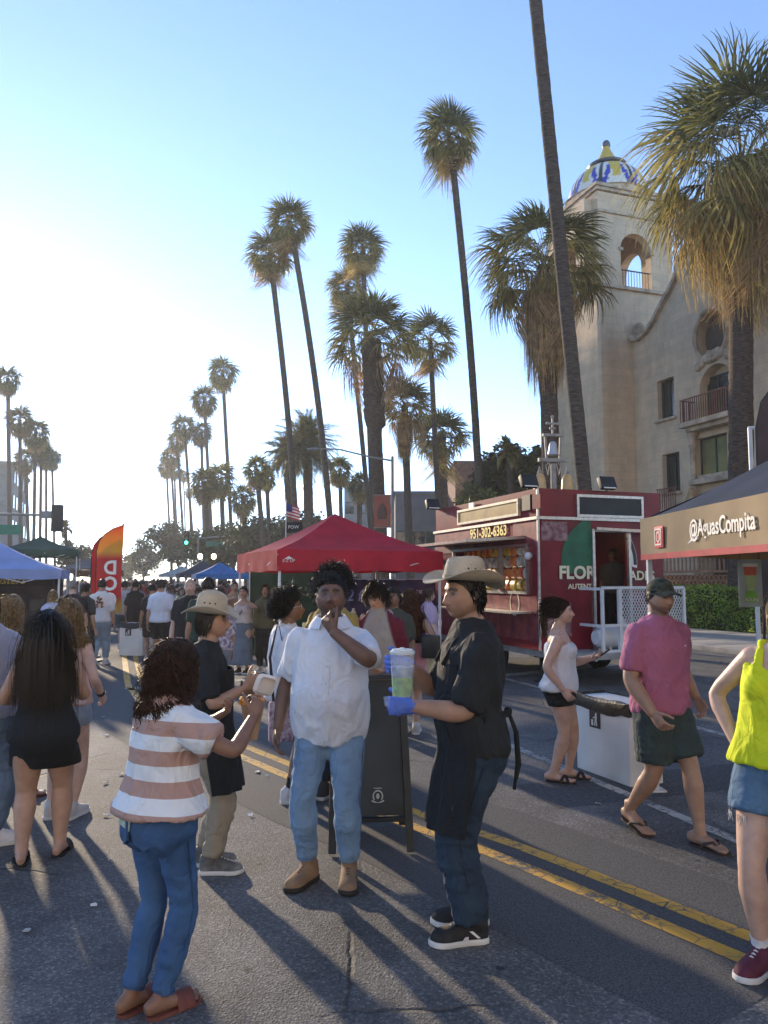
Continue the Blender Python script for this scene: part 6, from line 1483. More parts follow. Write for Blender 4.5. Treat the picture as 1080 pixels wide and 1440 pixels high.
c = W(445, 815, 13.9); c.z = 0; mb = MB(); o = empty('serving_table', c, YAW_ST, 'green covered serving table with jars under the red canopy', 'table'); mb.box((.6, .35, .47), (1.4, .7, .9)); mb.build('cloth', mat('table_green', (.02, .10, .04), .8, .1, 3), o, bevel=.03)
rng = random.Random(4)
for k in range(7): mb = MB(); h = rng.uniform(.12, .3); mb.lathe([(.05, 0), (.055, h * .7), (.03, h * .85), (.03, h)], 12, (.05 + k * .19, .2 + .2 * rng.random(), .921)); mb.build('jar', mat(rng.choice(['jar_white', 'jar_red', 'jar_grey']), (.5, .45, .42), .3), o)

# ------------------------------------------------------------------ red feather flags on the left
fr = W(140, 830, 21); redf = mat('flag_red', (.56, .018, .03), .6, .2, 1.2, trans=.3)
def flag_mat():
    m = bpy.data.materials.new('flag_print'); m.use_nodes = True; N = m.node_tree.nodes; L = m.node_tree.links; p = N['Principled BSDF']; tc = N.new('ShaderNodeTexCoord'); sx = N.new('ShaderNodeSeparateXYZ'); L.new(tc.outputs['Object'], sx.inputs[0]); r = N.new('ShaderNodeValToRGB'); d = N.new('ShaderNodeMath'); d.operation = 'DIVIDE'; d.inputs[1].default_value = 4.0; L.new(sx.outputs[2], d.inputs[0]); L.new(d.outputs[0], r.inputs[0])
    e = r.color_ramp.elements; e[0].position = 0; e[0].color = (.62, .36, .06, 1); e[1].position = .30; e[1].color = (.62, .36, .06, 1)
    for q, c in ((.34, (.66, .025, .03, 1)), (.54, (.66, .03, .03, 1)), (.58, (.80, .42, .04, 1)), (.66, (.78, .30, .03, 1)), (.72, (.72, .10, .03, 1))): k = e.new(q); k.color = c
    L.new(r.outputs[0], p.inputs['Base Color']); p.inputs['Roughness'].default_value = .6; t = N.new('ShaderNodeBsdfTranslucent'); L.new(r.outputs[0], t.inputs[0]); ms = N.new('ShaderNodeMixShader'); ms.inputs[0].default_value = .4; L.new(p.outputs[0], ms.inputs[1]); L.new(t.outputs[0], ms.inputs[2]); L.new(ms.outputs[0], N['Material Output'].inputs[0]); return m
flg = flag_mat()
f1 = W(134, 828, 16.5); ff = feather('feather_flag', 'red and yellow feather flag with big white letters, front of a pair', (f1.x, 16.5, 0), 3.15, .62, R(-8), flg, blackm, group='red feather flags')
for txt, z in (('D', 1.96), ('O', 1.62), ('O', 1.28)): text_mesh(txt, .40, 'lettering', wht_flat, ff, Matrix.Translation((.36, -.06, z)) @ Matrix.Rotation(R(90), 4, 'X'), bold=.012, mirror=(txt == 'D'))
f2 = W(127, 828, 17.2); feather('feather_flag', 'red feather flag, rear of a pair, half hidden by the front one', (f2.x, 17.2, 0), 3.1, .60, R(10), redf, blackm, group='red feather flags')

# ------------------------------------------------------------------ street furniture
pole_g = mat('pole_green', (.06, .07, .065), .6, .1, 5); pole_grey = mat('pole_grey', (.22, .22, .21), .6, .1, 5); sign_g = mat('sign_green', (.01, .16, .09), .5, .05, 5); sig_b = mat('signal_black', (.018, .018, .018), .6)
def signal(o, p, rz, lit=None, s=1.0, bk=1):
    h = MB(); h.box((p[0], p[1], p[2]), (.42 * s, .3 * s, 1.15 * s)); hd = h.build('signal_head', sig_b, o, bevel=.03)
    for k, nm in enumerate(('red', 'amber', 'green')):
        m = mat('lens_' + nm, ((.18, .01, .01), (.18, .1, .01), (.01, .15, .08))[k], .3) if lit != nm else mat('lens_lit_' + nm, (.02, .5, .3), .3, emit=(.03, .9, .5, 6))
        q = MB(); q.tube([(p[0], p[1] - bk * .155 * s, p[2] + (.36 - .36 * k) * s), (p[0], p[1] - bk * .19 * s, p[2] + (.36 - .36 * k) * s)], [.13 * s, .12 * s], 18); q.build('lens', m, hd)
def street_sign(o, x, z, w, h, y=-.08, txt=None):
    q = MB(); q.box((x, y, z), (w, .02, h)); sgn = q.build('street_sign', sign_g, o)
    if txt: text_mesh(txt, h * .7, 'lettering', wht_flat, o, Matrix.Translation((x, y - .014, z)) @ Matrix.Rotation(R(90), 4, 'X'))
# near-left signal with mast arm
YL = 33.0; b = W(-60, 800, YL); tp = W(82, 728, YL); o = empty('traffic_signal', (b.x, YL, 0), 0, 'traffic signal seen from its black back on a long mast arm', 'traffic light')
x_end = tp.x - b.x; za = W(40, 725, YL).z
mb = MB(); mb.tube([(0, 0, 0), (0, 0, za + .5)], [.14, .10], 12); mb.build('pole', pole_grey, o); mb = MB(); mb.tube([(0, 0, za), (x_end * .5, 0, za + .06), (x_end, 0, za)], [.08, .06, .05], 10); mb.build('mast_arm', pole_grey, o)
signal(o, (x_end, -.1, W(80, 729, YL).z), 0, bk=-1); street_sign(o, W(13, 745, YL).x - b.x, W(13, 745, YL).z, 1.15, .42)
mb = MB(); mb.box((W(66, 724, YL).x - b.x, -.05, W(66, 724, YL).z), (.45, .1, .32)); mb.build('camera_box', pole_grey, o)
# far signal, green
YF_ = 72.0; b = W(278, 800, YF_); o = empty('traffic_signal', (b.x, YF_, 0), 0, 'far traffic signal showing green with a street name sign on its arm', 'traffic light')
mb = MB(); mb.tube([(0, 0, 0), (0, 0, W(265, 745, YF_).z)], [.12, .09], 10); mb.build('pole', pole_grey, o)
mb = MB(); mb.tube([(0, 0, W(265, 757, YF_).z), (W(345, 757, YF_).x - b.x, 0, W(300, 752, YF_).z)], [.08, .06], 10); mb.build('mast_arm', pole_grey, o)
signal(o, (W(263, 759, YF_).x - b.x, -.1, W(263, 757, YF_).z), 0, 'green', 1.15); street_sign(o, W(307, 765, YF_).x - b.x, W(307, 765, YF_).z, 2.3, .5)
# far twin-globe lamps
def globe_lamp(label, px, py, Y, sep=.55):
    t = W(px, py, Y); o = empty('street_lamp', (t.x, Y, 0), 0, label, 'street lamp', 'twin globe lamps along the street'); mb = MB(); mb.tube([(0, 0, 0), (0, 0, 1), (0, 0, t.z)], [.12, .07, .05], 10); mb.tube([(-sep, 0, t.z), (sep, 0, t.z)], [.03, .03], 8); mb.build('post', pole_g, o)
    for sx in (-1, 1): mb = MB(); mb.ell((sx * sep, 0, t.z + .2), (.2, .2, .24)); mb.build('globe', mat('globe_lit', (.8, .75, .6), .3, emit=(1, .82, .55, 2.5)), o)
for i, (px, py, Y) in enumerate(((239, 801, 80), (252, 797, 95), (291, 786, 62), (216, 806, 110))): globe_lamp(['twin globe lamp nearest the white canopy in the crowd', 'twin globe lamp behind the dark slate canopy', 'twin globe lamp beside the far signal pole', 'twin globe lamp at the far end of the crowd'][i], px, py, Y)
# cobra-head lamp with banner
YB = 38.0; b = W(552, 760, YB); tz = W(552, 643, YB).z; o = empty('street_light', (b.x, YB, 0), 0, 'grey street light pole with long curved arm and a red banner', 'street lamp')
mb = MB(); mb.tube([(0, 0, 0), (0, 0, tz)], [.10, .07], 12); mb.build('pole', pole_grey, o)
mb = MB(); e1 = W(445, 631, YB) - V3((b.x, YB, 0)); e0 = W(552, 648, YB) - V3((b.x, YB, 0)); mb.tube([e0, e0.lerp(e1, .3) + V3((0, 0, .02)), e0.lerp(e1, .7) + V3((0, 0, .15)), e1], [.05, .045, .04, .03], 8); mb.build('arm', pole_grey, o); mb = MB(); mb.ell(e1 + V3((-.15, 0, -.03)), (.34, .14, .09)); mb.build('lamp_head', pole_grey, o)
z0, z1 = W(538, 742, YB).z, W(538, 696, YB).z; rows = [[V3((-.08 - .85 * j / 10, .04 * math.sin(i * .5 + j * .3), z1 + (z0 - z1) * i / 12)) for j in range(11)] for i in range(13)]; mb = MB(); mb.sheet(rows, .004); bn = mb.build('banner', mat('banner_red', (.36, .06, .05), .7, .35, 1.2, col2=(.30, .13, .07), trans=.2), o)
mb = MB(); mb.lathe([(.2, 0), (.24, .3), (.17, .6), (.03, .8)], 14, (-.52, -.03, (z0 + z1) / 2 - .4)); me = mb.mesh('emblem', mat('banner_emblem', (.08, .03, .03), .7)); me.transform(Matrix.Scale(.08, 4, (0, 1, 0))); link('emblem', me, bn, (0, -.02 * 0 - .06, 0))
for z in (z0, z1): mb = MB(); mb.bar((0, 0, z), (-.95, 0, z), .03); mb.build('banner_rod', pole_grey, o)
# flags over the canopy: stars and stripes, black flag
YU = 20.0; b = W(401, 760, YU); o = empty('flag_pole', (b.x, YU, 0), 0, 'thin pole with small striped national flag and black flag above the red canopy', 'flag')
mb = MB(); zt = W(403, 703, YU).z; mb.tube([(0, 0, 0), (.02, 0, zt)], [.014, .010], 8); mb.build('pole', white_p, o)
fw_, fh = .34, .36; zt -= .1
for k in range(9):
    rows = [[V3((.03 + fw_ * j / 10, .05 * math.sin(j * .7), zt - .10 * (j / 10) - fh * (k + i) / 9)) for j in range(11)] for i in range(2)]; mb = MB(); mb.sheet(rows, .002); mb.build('stripe', mat('flag_stripe_red', (.45, .03, .05), .7, trans=.35) if k % 2 == 0 else mat('flag_stripe_white', (.7, .66, .64), .7, trans=.35), o)
rows = [[V3((.03 + fw_ * .42 * j / 6, -.006 + .05 * math.sin(j * .7 * .42 / .6), zt - .042 * (j / 6) - fh * .5 * i / 4)) for j in range(7)] for i in range(5)]; mb = MB(); mb.sheet(rows, .003); mb.build('canton', mat('flag_blue', (.05, .06, .2), .7), o)
rows = [[V3((.03 + .42 * j / 8, .04 * math.sin(j * .8), zt - fh - .12 - .28 * i / 5)) for j in range(9)] for i in range(6)]; mb = MB(); mb.sheet(rows, .002); mb.build('black_flag', mat('flag_black', (.02, .02, .022), .7), o); text_mesh('POW', .12, 'lettering', wht_flat, o, Matrix.Translation((.22, -.06, zt - fh - .26)) @ Matrix.Rotation(R(90), 4, 'X'))
# mission bell lantern
YM = 22.0; b = W(779, 700, YM); o = empty('bell_lantern', (b.x, YM, 0), R(10), 'ornate mission bell lamp post with two amber bell lanterns and a cross', 'street lamp')
lead = mat('lamp_grey', (.30, .28, .25), .7, .15, 6); z = lambda py: W(779, py, YM).z
mb = MB(); mb.tube([(0, 0, 0), (0, 0, z(655))], [.10, .08], 12); mb.build('post', lead, o)
mb = MB(); mb.box((0, 0, z(647)), (.9, .12, .10)); mb.box((0, 0, z(612)), (.62, .14, .07)); mb.bar((-.2, 0, z(645)), (-.24, 0, z(612)), .06); mb.bar((.2, 0, z(645)), (.24, 0, z(612)), .06); mb.build('yoke', lead, o, smooth=False)
mb = MB(); mb.lathe([(.17, 0), (.155, .05), (.12, .22), (.10, .34), (.05, .40), (.01, .41)], 18, (0, 0, z(640))); mb.build('bell', mat('bell_metal', (.42, .42, .42), .4, .1, 6, metal=.4), o)
mb = MB(); zc = z(610); mb.bar((0, 0, zc), (0, 0, zc + .48), .05); mb.bar((-.14, 0, zc + .30), (.14, 0, zc + .30), .05); mb.bar((-.09, 0, zc + .16), (.09, 0, zc + .16), .05); [mb.ell((x, 0, zz), (.05, .05, .05)) for x, zz in ((0, zc + .5), (-.16, zc + .3), (.16, zc + .3))]; mb.build('cross', lead, o)
for sx in (-1, 1):
    x = sx * .42; mb = MB(); zz = z(690); mb.lathe([(.20, 0), (.185, .05), (.165, .30), (.13, .42), (.05, .50)], 18, (x, 0, zz)); ln_ = mb.build('lantern', mat('amber_glass', (.62, .47, .24), .35, .1, 6, trans=.4), o); mb = MB(); mb.lathe([(.06, .48), (.07, .52), (.03, .62), (.02, .7)], 12, (x, 0, zz)); mb.build('lantern_cap', lead, ln_); mb = MB(); mb.tube([(x * .25, 0, z(652)), (x * .4, 0, z(668)), (x * .55, 0, z(655)), (x * .25, 0, z(648))], [.02] * 4, 8); mb.build('scroll', lead, o)

# ------------------------------------------------------------------ bins, A-board, litter
card = mat('white_card', (.72, .70, .67), .75, .06, 3, bump=.05, bscale=20); bag = mat('bin_bag', (.010, .010, .012), .42, .1, 12, bump=.3, bscale=26)
def bin_(label, p, rz, w=.46, d=.46, h=.70):
    o = empty('cardboard_bin', p, rz, label, 'bin', 'white card litter boxes'); mb = MB(); mb.box((w / 2, d / 2, h / 2 + .004), (w, d, h)); mb.build('box', card, o, bevel=.006)
    mb = MB(); rg = random.Random(3); rs = []
    for z, k in ((h - .085, .006), (h - .06, .009), (h - .03, .008), (h + .01, .010), (h + .025, .004), (h + .022, -.012), (h - .12, -.02)):
        r = []
        for (x0, y0), (x1, y1) in (((0, 0), (1, 0)), ((1, 0), (1, 1)), ((1, 1), (0, 1)), ((0, 1), (0, 0))):
            for t in range(8):
                q = t / 8; x, y = x0 + (x1 - x0) * q, y0 + (y1 - y0) * q; cx, cy = (x - .5), (y - .5); r.append(V3((w / 2 + cx * (w + 2 * k), d / 2 + cy * (d + 2 * k), z + rg.uniform(-.010, .010) - .03 * (1 - abs(cx) * 2) * (k > 0))))
        rs.append(r)
    mb.rings(rs, False, True); mb.build('liner', bag, o)
    mb = MB(); s_ = .15; mb.box((w * .38, -.003, h * .74), (s_, .006, s_ * 1.05)); ic = mb.build('litter_sign', mat('sign_brown', (.05, .035, .035), .6), o)
    mb = MB(); c = V3((w * .40, -.009, h * .74)); mb.ell(c + V3((.01, 0, .042)), (.012, .003, .013)); mb.bar(c + V3((.008, 0, .03)), c + V3((.004, 0, -.01)), .026, .004, up=(0, 1, 0)); mb.bar(c + V3((.0, 0, -.005)), c + V3((-.014, 0, -.06)), .011, .004, up=(0, 1, 0)); mb.bar(c + V3((.008, 0, -.005)), c + V3((.018, 0, -.06)), .011, .004, up=(0, 1, 0)); mb.bar(c + V3((.004, 0, .022)), c + V3((-.035, 0, .004)), .009, .004, up=(0, 1, 0)); mb.box(c + V3((-.045, 0, -.035)), (.024, .004, .05)); mb.build('litter_figure', wht_flat, ic)
    return o
g0 = G(812, 1080); g1 = G(887, 1108); bin_('white card litter box with black liner beside the woman in white', g0, math.atan2(g1.y - g0.y, g1.x - g0.x), (g1 - g0).length, .34, .66)
g0 = G(167, 922); bin_('white card litter box with black liner in the middle of the crowd', g0, R(-12), .58, .5, .72)
# A-board
fl = G(470, 1190); fr_ = G(567, 1183); ab = empty('chalkboard_sign', G(519, 1180), R(4), 'black folding A-frame chalkboard with a small white crest', 'sign')
blk = mat('board_frame', (.022, .026, .028), .55, .2, 6); cb = mat('board_face', (.028, .036, .040), .6, .35, 2.2)
wA, hA = .44, 1.08
for sg2 in (-1, 1):
    tilt = R(14) * sg2; M_ = Matrix.Rotation(-tilt, 3, 'X')
    pn = MB(); base_y = -.30 * 1 if sg2 == -1 else .26
    def AP(x, z): return V3((x, base_y * (1 - z / hA), z))
    for x in (-wA / 2, wA / 2): pn.bar(AP(x * 1.12, .012), AP(x * .98, hA), .048, .028)
    pn.bar(AP(-wA / 2 * .95, hA - .02), AP(wA / 2 * .95, hA - .02), .05, .026); pn.bar(AP(-wA / 2 * 1.02, .20), AP(wA / 2 * 1.02, .20), .05, .024)
    f_ = pn.build('board_frame', blk, ab, smooth=False, bevel=.003)
    q = MB(); q.add([AP(-wA / 2 + .01, .22), AP(wA / 2 - .01, .22), AP(wA / 2 - .02, hA - .04), AP(-wA / 2 + .02, hA - .04)] + [AP(-wA / 2 + .01, .22) + V3((0, .008 * -sg2, 0)), AP(wA / 2 - .01, .22) + V3((0, .008 * -sg2, 0)), AP(wA / 2 - .02, hA - .04) + V3((0, .008 * -sg2, 0)), AP(-wA / 2 + .02, hA - .04) + V3((0, .008 * -sg2, 0))], [(0, 1, 2, 3), (7, 6, 5, 4), (0, 4, 5, 1), (1, 5, 6, 2), (2, 6, 7, 3), (3, 7, 4, 0)]); q.build('board', cb, f_, smooth=False)
c = V3((.045, -.30 * (1 - .335 / hA) - .006, .335)); mb = MB()
for i in range(10):
    a0, a1 = R(200) + i * R(34) * .4, R(200) + (i + 1) * R(34) * .4
mb.tube([c + V3((.030 * math.cos(t), 0, .034 * math.sin(t))) for t in np.linspace(-.6, 3.75, 14)], [.005] * 14, 6); mb.ell(c + V3((0, 0, .0)), (.011, .003, .018)); mb.tube([c + V3((-.036, 0, -.030)), c + V3((0, 0, -.042)), c + V3((.036, 0, -.030))], [.006] * 3, 6); mb.bar(c + V3((-.022, 0, -.058)), c + V3((.022, 0, -.058)), .008, .003); mb.bar(c + V3((-.026, 0, .050)), c + V3((.026, 0, .050)), .009, .003); mb.build('crest', mat('chalk_white', (.55, .56, .55), .7), ab)
# litter on the road
rng = random.Random(9)
spots = [(38, 1312), (150, 1148), (155, 1211), (90, 1165), (362, 1087), (375, 1092), (705, 1050), (180, 965), (170, 1090), (148, 1102), (352, 1148), (132, 1275), (300, 1105), (620, 1045), (500, 1020), (840, 1132), (60, 1060), (150, 1035), (145, 1010)]
for i, (px, py) in enumerate(spots):
    g = G(px, py); mb = MB(); n = 6; r = rng.uniform(.02, .05); pts = [V3((r * rng.uniform(.5, 1.2) * math.cos(2 * math.pi * k / n), r * .6 * rng.uniform(.5, 1.2) * math.sin(2 * math.pi * k / n), .006 + rng.uniform(0, .012))) for k in range(n)]
    mb.add(pts + [p + V3((0, 0, .003)) for p in pts], [tuple(range(n))[::-1], tuple(range(n, 2 * n))] + [(k, (k + 1) % n, (k + 1) % n + n, k + n) for k in range(n)]); tag(mb.build('paper_scrap', wht_flat if i % 3 else mat('grey_paper', (.4, .4, .39), .8), None, False, loc=g, rot=(0, 0, rng.uniform(0, 6))), 'small pale scrap of litter lying flat on the asphalt', 'litter', 'paper scraps on the road')
# ------------------------------------------------------------------ the people
SK_DARK, SK_BROWN, SK_TAN, SK_MID, SK_LIGHT = (.12, .062, .042), (.25, .135, .088), (.40, .235, .16), (.48, .29, .205), (.60, .385, .295)
h_black = mat('hair_black', (.012, .010, .009), .42, .25, 40, trans=.22); h_dbrown = mat('hair_dark_brown', (.030, .017, .011), .42, .3, 40, trans=.22); h_brown = mat('hair_brown', (.075, .038, .020), .42, .3, 40, trans=.22); h_auburn = mat('hair_auburn', (.085, .030, .014), .42, .35, 30, trans=.22); h_blond = mat('hair_blond', (.30, .20, .095), .45, .3, 40, trans=.22); h_grey = mat('hair_grey', (.30, .28, .26), .5, .2, 40, trans=.22)
HC_B, HC_D, HC_BR, HC_BL, HC_G = (.012, .010, .009), (.030, .017, .011), (.075, .038, .02), (.30, .20, .095), (.3, .28, .26)
def cot(name, c, var=.06, **k): return mat(name, c, .88, var, 5, bump=.12, bscale=420, crease=k.pop('crease', .38), **k)
def denim(name, c, c2=None): return mat(name, c, .88, .2, 3.5, bump=.2, bscale=500, col2=c2, detail=6, crease=.45)
sole_w = mat('sole_white', (.62, .62, .60), .6, .06, 6); sole_b = mat('sole_black', (.02, .018, .017), .7); lace_w = mat('lace_white', (.68, .68, .68), .8)
def at(px, py): g = G(px, py); return (g.x, g.y, 0)

# 1 --- man in the white shirt
f = Fig('person', 'stout man in white short sleeved shirt and light jeans holding a hand to his chin', at(463, 1240), 176, H=1.765, build=1.10, belly=.030, skin=(.175, .098, .068), hairc=HC_B, headk=1.06, head=(6, -8, 0), feet={'R': (.125, .0, -24, 0), 'L': (-.115, 0, 6, 0)},
        armL=dict(hand=(-.055, .235, 1.425), pole=(-1, .1, -.75), palm=(.5, -.8, .1), thumb=(.25, .1, 1), curl=48, dir=(.55, -.15, .8)), armR=dict(hand=(.30, .03, .86), pole=(.4, -1, 0)), beard=.5, legw=.90, armw=1.05)
f.body(); wshirt = cot('white_shirt', (.66, .70, .78), .03)
f.shirt(wshirt, hem=.455, top=.84, sleeve=.80, off=.012, loose=.016, sl_off=.015, amp=.012, freq=(10, 10, 5)); f.collar(wshirt, off=.016)
mb = MB(); x, y = f.axes(.65)
for h in np.linspace(.50, .82, 7): w, d, yy = f.prof(h); mb.ell(f.cen(h) + f.axes(h)[1] * (yy + d + .043), (.006, .003, .006), None, 8, 6)
mb.build('buttons', mat('button', (.7, .7, .68), .4), f.root)['kind'] = 'stuff'
f.pants(denim('denim_light', (.20, .32, .47), (.13, .22, .36)), length=1.86, off=.012, amp=.010, waist=.56, seams=denim('denim_seam', (.12, .20, .33))); f.shoes(mat('suede_tan', (.26, .165, .10), .9, .15, 8, bump=.2, bscale=90), sole_b, 'boot', mlace=mat('lace_brown', (.12, .07, .045), .8)); f.hair(h_black, 520, .022, curl=.002, rad=.0035, steps=3, vol=.8, grav=.1, shell=1.05)
# food held to the mouth
mb = MB(); p = f.wr['L'] + V3((.045, .02, .075)); mb.ell(p, (.016, .010, .013)); food = mb.build('snack_bite', mat('bread', (.55, .45, .36), .9, .2, 30, bump=.4, bscale=60)); food.parent = None; food.matrix_world = Matrix.Translation(f.root.location) @ Matrix.Rotation(f.root.rotation_euler.z, 4, 'Z'); tag(food, 'small pale piece of food held at the mouth of the man in white shirt', 'food')

# 2 --- vendor in the cowboy hat
D_at = at(664, 1312)
f = Fig('person', 'vendor in straw cowboy hat and black apron with blue gloves', D_at, 97, H=1.80, build=1.06, belly=.022, skin=SK_TAN, hairc=HC_B, head=(22, 3, 0), headk=1.06, lean=4, pelvis=(0, -.02), feet={'L': (-.09, .02, 6, 0), 'R': (.10, -.03, -6, 0)},
        armL=dict(hand=(-.13, .315, 1.115), pole=(-.5, -1, -.7), glove=True, palm=(.6, .1, -.5), thumb=(.2, .3, 1), curl=42, tc=30, dir=(.25, 1, -.02)), armR=dict(hand=(.15, .30, 1.285), pole=(.6, -.6, -1), glove=True, palm=(-1, .2, 0), thumb=(0, -.2, 1), curl=34, dir=(-.25, 1, .05)), beard=.22, armw=1.1)
f.body(); blk_tee = cot('black_tee', (.014, .017, .020), .1); f.shirt(blk_tee, hem=.495, sleeve=.92, off=.014, loose=.012, sl_off=.024, amp=.013, freq=(9, 9, 6))
f.pants(denim('denim_dark', (.022, .045, .078), (.012, .026, .048)), length=1.95, off=.020, flare=.012, amp=.014, seams=denim('denim_dark_seam', (.012, .022, .04))); f.shoes(mat('sneaker_black', (.016, .016, .018), .7, .2, 30, bump=.2, bscale=150), sole_w, mlace=lace_w, logo=True); f.hair(h_black, 520, .035, rad=.004, steps=4, vol=.2, comb=(0, -.7, -.5), mask=(-.62, -.2, .95))
f.gloves(mat('nitrile_blue', (.10, .19, .66), .45, .12, 12, bump=.1, bscale=60, sss=.05)); straw = mat('straw_hat', (.50, .42, .31), .85, .10, 9, bump=.5, bscale=160); f.cowboy_hat(straw, mat('hat_band', (.30, .24, .16), .7), tilt=(7, 0), brim=2.05, curl=.045)
apr = cot('apron_black', (.008, .011, .014), .1); f.apron(apr, top=.745, low=.30, off=.036, a0=48, a1=74)
mb = MB(); b_ = f.cen(.60) - f.axes(.6)[1] * (f.prof(.6)[1] + .035); mb.tube([f.cen(.60) + f.axes(.6)[0] * -(f.prof(.6)[0] + .03) , b_ + V3((-.05, 0, 0)), b_], [(.006, .02)] * 3, 6, hint=(0, 0, 1)); mb.ell(b_, (.03, .02, .02)); 
for q, L in ((-.05, .32), (-.02, .38)): mb.tube([b_, b_ + V3((q, -.03, -.1)), b_ + V3((q * 1.4, -.035, -.25)), b_ + V3((q * 1.2, -.02, -L))], [(.003, .010)] * 4, 6)
for sg in (-1, 1): mb.tube([f.cen(.742) + f.axes(.742)[0] * (sg * .085) + f.axes(.742)[1] * (f.prof(.742)[1] + .035), f.cen(.80) + f.rt * (sg * .085) + f.fwd * .10, f.cen(.842) + f.rt * (sg * .075) + f.fwd * .01, f.cen(.845) + f.rt * (sg * .03) - f.fwd * .07], [(.004, .012)] * 4, 6)
mb.build('apron_strings', apr, f.root)['kind'] = 'stuff'
mb = MB(); q = f.cen(.72) + f.axes(.72)[1] * (f.prof(.72)[1] + .042); mb.tube([q + V3((-.075, -.02, .03)), q + V3((-.08, -.024, -.015)), q + V3((-.06, -.012, -.03))], [.006, .007, .003], 6); mb.build('apron_print', lace_w, f.root)
MD = Matrix.Translation(f.root.location) @ Matrix.Rotation(f.root.rotation_euler.z, 4, 'Z')
# drink pitcher
cp = W(566, 990, 3.62); cp.z = W(566, 979, 3.62).z
cup = empty('drink_cup', cp, 0, 'large clear ribbed plastic cup with green drink and lid held in blue glove', 'cup')
plas = mat('clear_plastic', (.72, .78, .86), .18, .02, 4, alpha=.26, spec=.6)
mb = MB(); prof_ = []
for i in range(25):
    t = i / 24; prof_.append((.047 + .009 * t + (.0022 if (i % 5 == 4 and t > .45) else 0), .196 * t))
mb.lathe(prof_, 32); mb.build('cup_wall', plas, cup)
mb = MB(); mb.lathe([(.044, .004), (.0475, .06), (.0485, .088)], 32); mb.build('green_drink', mat('lime_drink', (.19, .40, .03), .25, .25, 30), cup)
mb = MB(); mb.lathe([(.047, .089), (.050, .10), (.052, .135)], 32); mb.build('ice_layer', mat('ice_blue', (.38, .47, .62), .2, .3, 22, alpha=.75), cup)
mb = MB(); mb.lathe([(.058, .193), (.060, .197), (.059, .206), (.050, .210), (.048, .216), (.012, .217), (.010, .223)], 32); mb.build('lid', mat('lid_clear', (.66, .70, .72), .25, .03, 8, alpha=.8), cup)
# small cup in the near glove
p = MD @ (f.wr['L'] + V3((.032, .112, .018))); sc = empty('small_cup', p, 0, 'small clear sample cup pinched in the near blue glove', 'cup'); mb = MB(); mb.lathe([(.016, -.02), (.022, .02), (.024, .022)], 18); mb.build('cup_wall', plas, sc); 

# 3 --- striped top woman
A_at = at(206, 1424)
f = Fig('person', 'curly haired woman in pink and white striped top and blue jeans holding food', A_at, -38, H=1.49, headk=.97, sex='f', build=1.03, hipw=1.12, bust=.9, skin=SK_BROWN, hairc=HC_BR, lean=7, pelvis=(.02, .03), drop=.008, twist=-8, head=(-18, -2, 0), feet={'R': (.06, .03, -8, 0), 'L': (-.055, -.03, 4, 0)},
        armR=dict(hand=(.27, .30, 1.145), pole=(1, -.5, -.9), palm=(-.8, -.2, .3), thumb=(-.3, -.4, .9), curl=40, dir=(-.25, .55, .75)), armL=dict(hand=(-.02, .33, 1.10), pole=(-1, -.3, -.8), palm=(.3, 0, 1), thumb=(-.3, .9, .2), curl=30), footstyle='bare', legw=.86)
f.body()
mstripe = mat('striped_cotton', (.70, .74, .78), .88, .03, 5, bump=.12, bscale=420, crease=.45, stripes=(.745, .118, .5, (.42, .27, .23)))
f.shirt(mstripe, name='striped_top', hem=.535, sleeve=.62, off=.020, loose=.036, sl_off=.036, amp=.011, freq=(9, 9, 4))
jb = denim('denim_mid', (.050, .125, .27), (.028, .075, .18)); f.pants(jb, length=1.97, off=.008, amp=.008, waist=.585, seams=denim('denim_mid_seam', (.03, .075, .17)))
mb = MB(); w, d, y = f.prof(.50); 
for sg in (-1, 1):
    pk = []
    for (u, v) in ((-.045, .05), (.045, .05), (.045, -.04), (0, -.07), (-.045, -.04)): pk.append((u, v))
    c = f.cen(.50) + f.Rp @ V3((sg * .062, -(.079 * f.H), 0)); mb.prism(pk, c, V3((1, sg * .42, 0)), V3((0, -.02, 1)), .010)
mb.build('back_pocket', denim('denim_pocket', (.042, .105, .23)), f.root)['kind'] = 'stuff'
mb = MB(); mb.rings(f.trings([.578, .592], .016), False, False); mb.build('belt', mat('belt_brown', (.07, .035, .025), .6), f.root)
MA = Matrix.Translation(f.root.location) @ Matrix.Rotation(f.root.rotation_euler.z, 4, 'Z')
c = MA @ (f.cen(.518) + f.Rp @ V3((-.050, -.090 * f.H, .0))); note = empty('folded_banknote', c, R(-44), 'folded green banknote sticking out of the blue jeans pocket', 'banknote'); mb = MB(); mb.box((0, 0, 0), (.085, .005, .05), M=Matrix.Rotation(.2, 3, 'Y')); mb.build('note', mat('money_green', (.22, .33, .25), .8, .4, 30, col2=(.5, .55, .48)), note)
f.sandals(mat('sandal_red', (.16, .05, .04), .7), 'slide'); f.hair(h_brown, 1500, .215, curl=.011, cfreq=80, vol=.22, grav=.9, rad=.0032, steps=11, mask=(-.55, -.2, .42), thin=.5); f.glasses(mat('glasses_gold', (.5, .4, .2), .3, metal=.8))
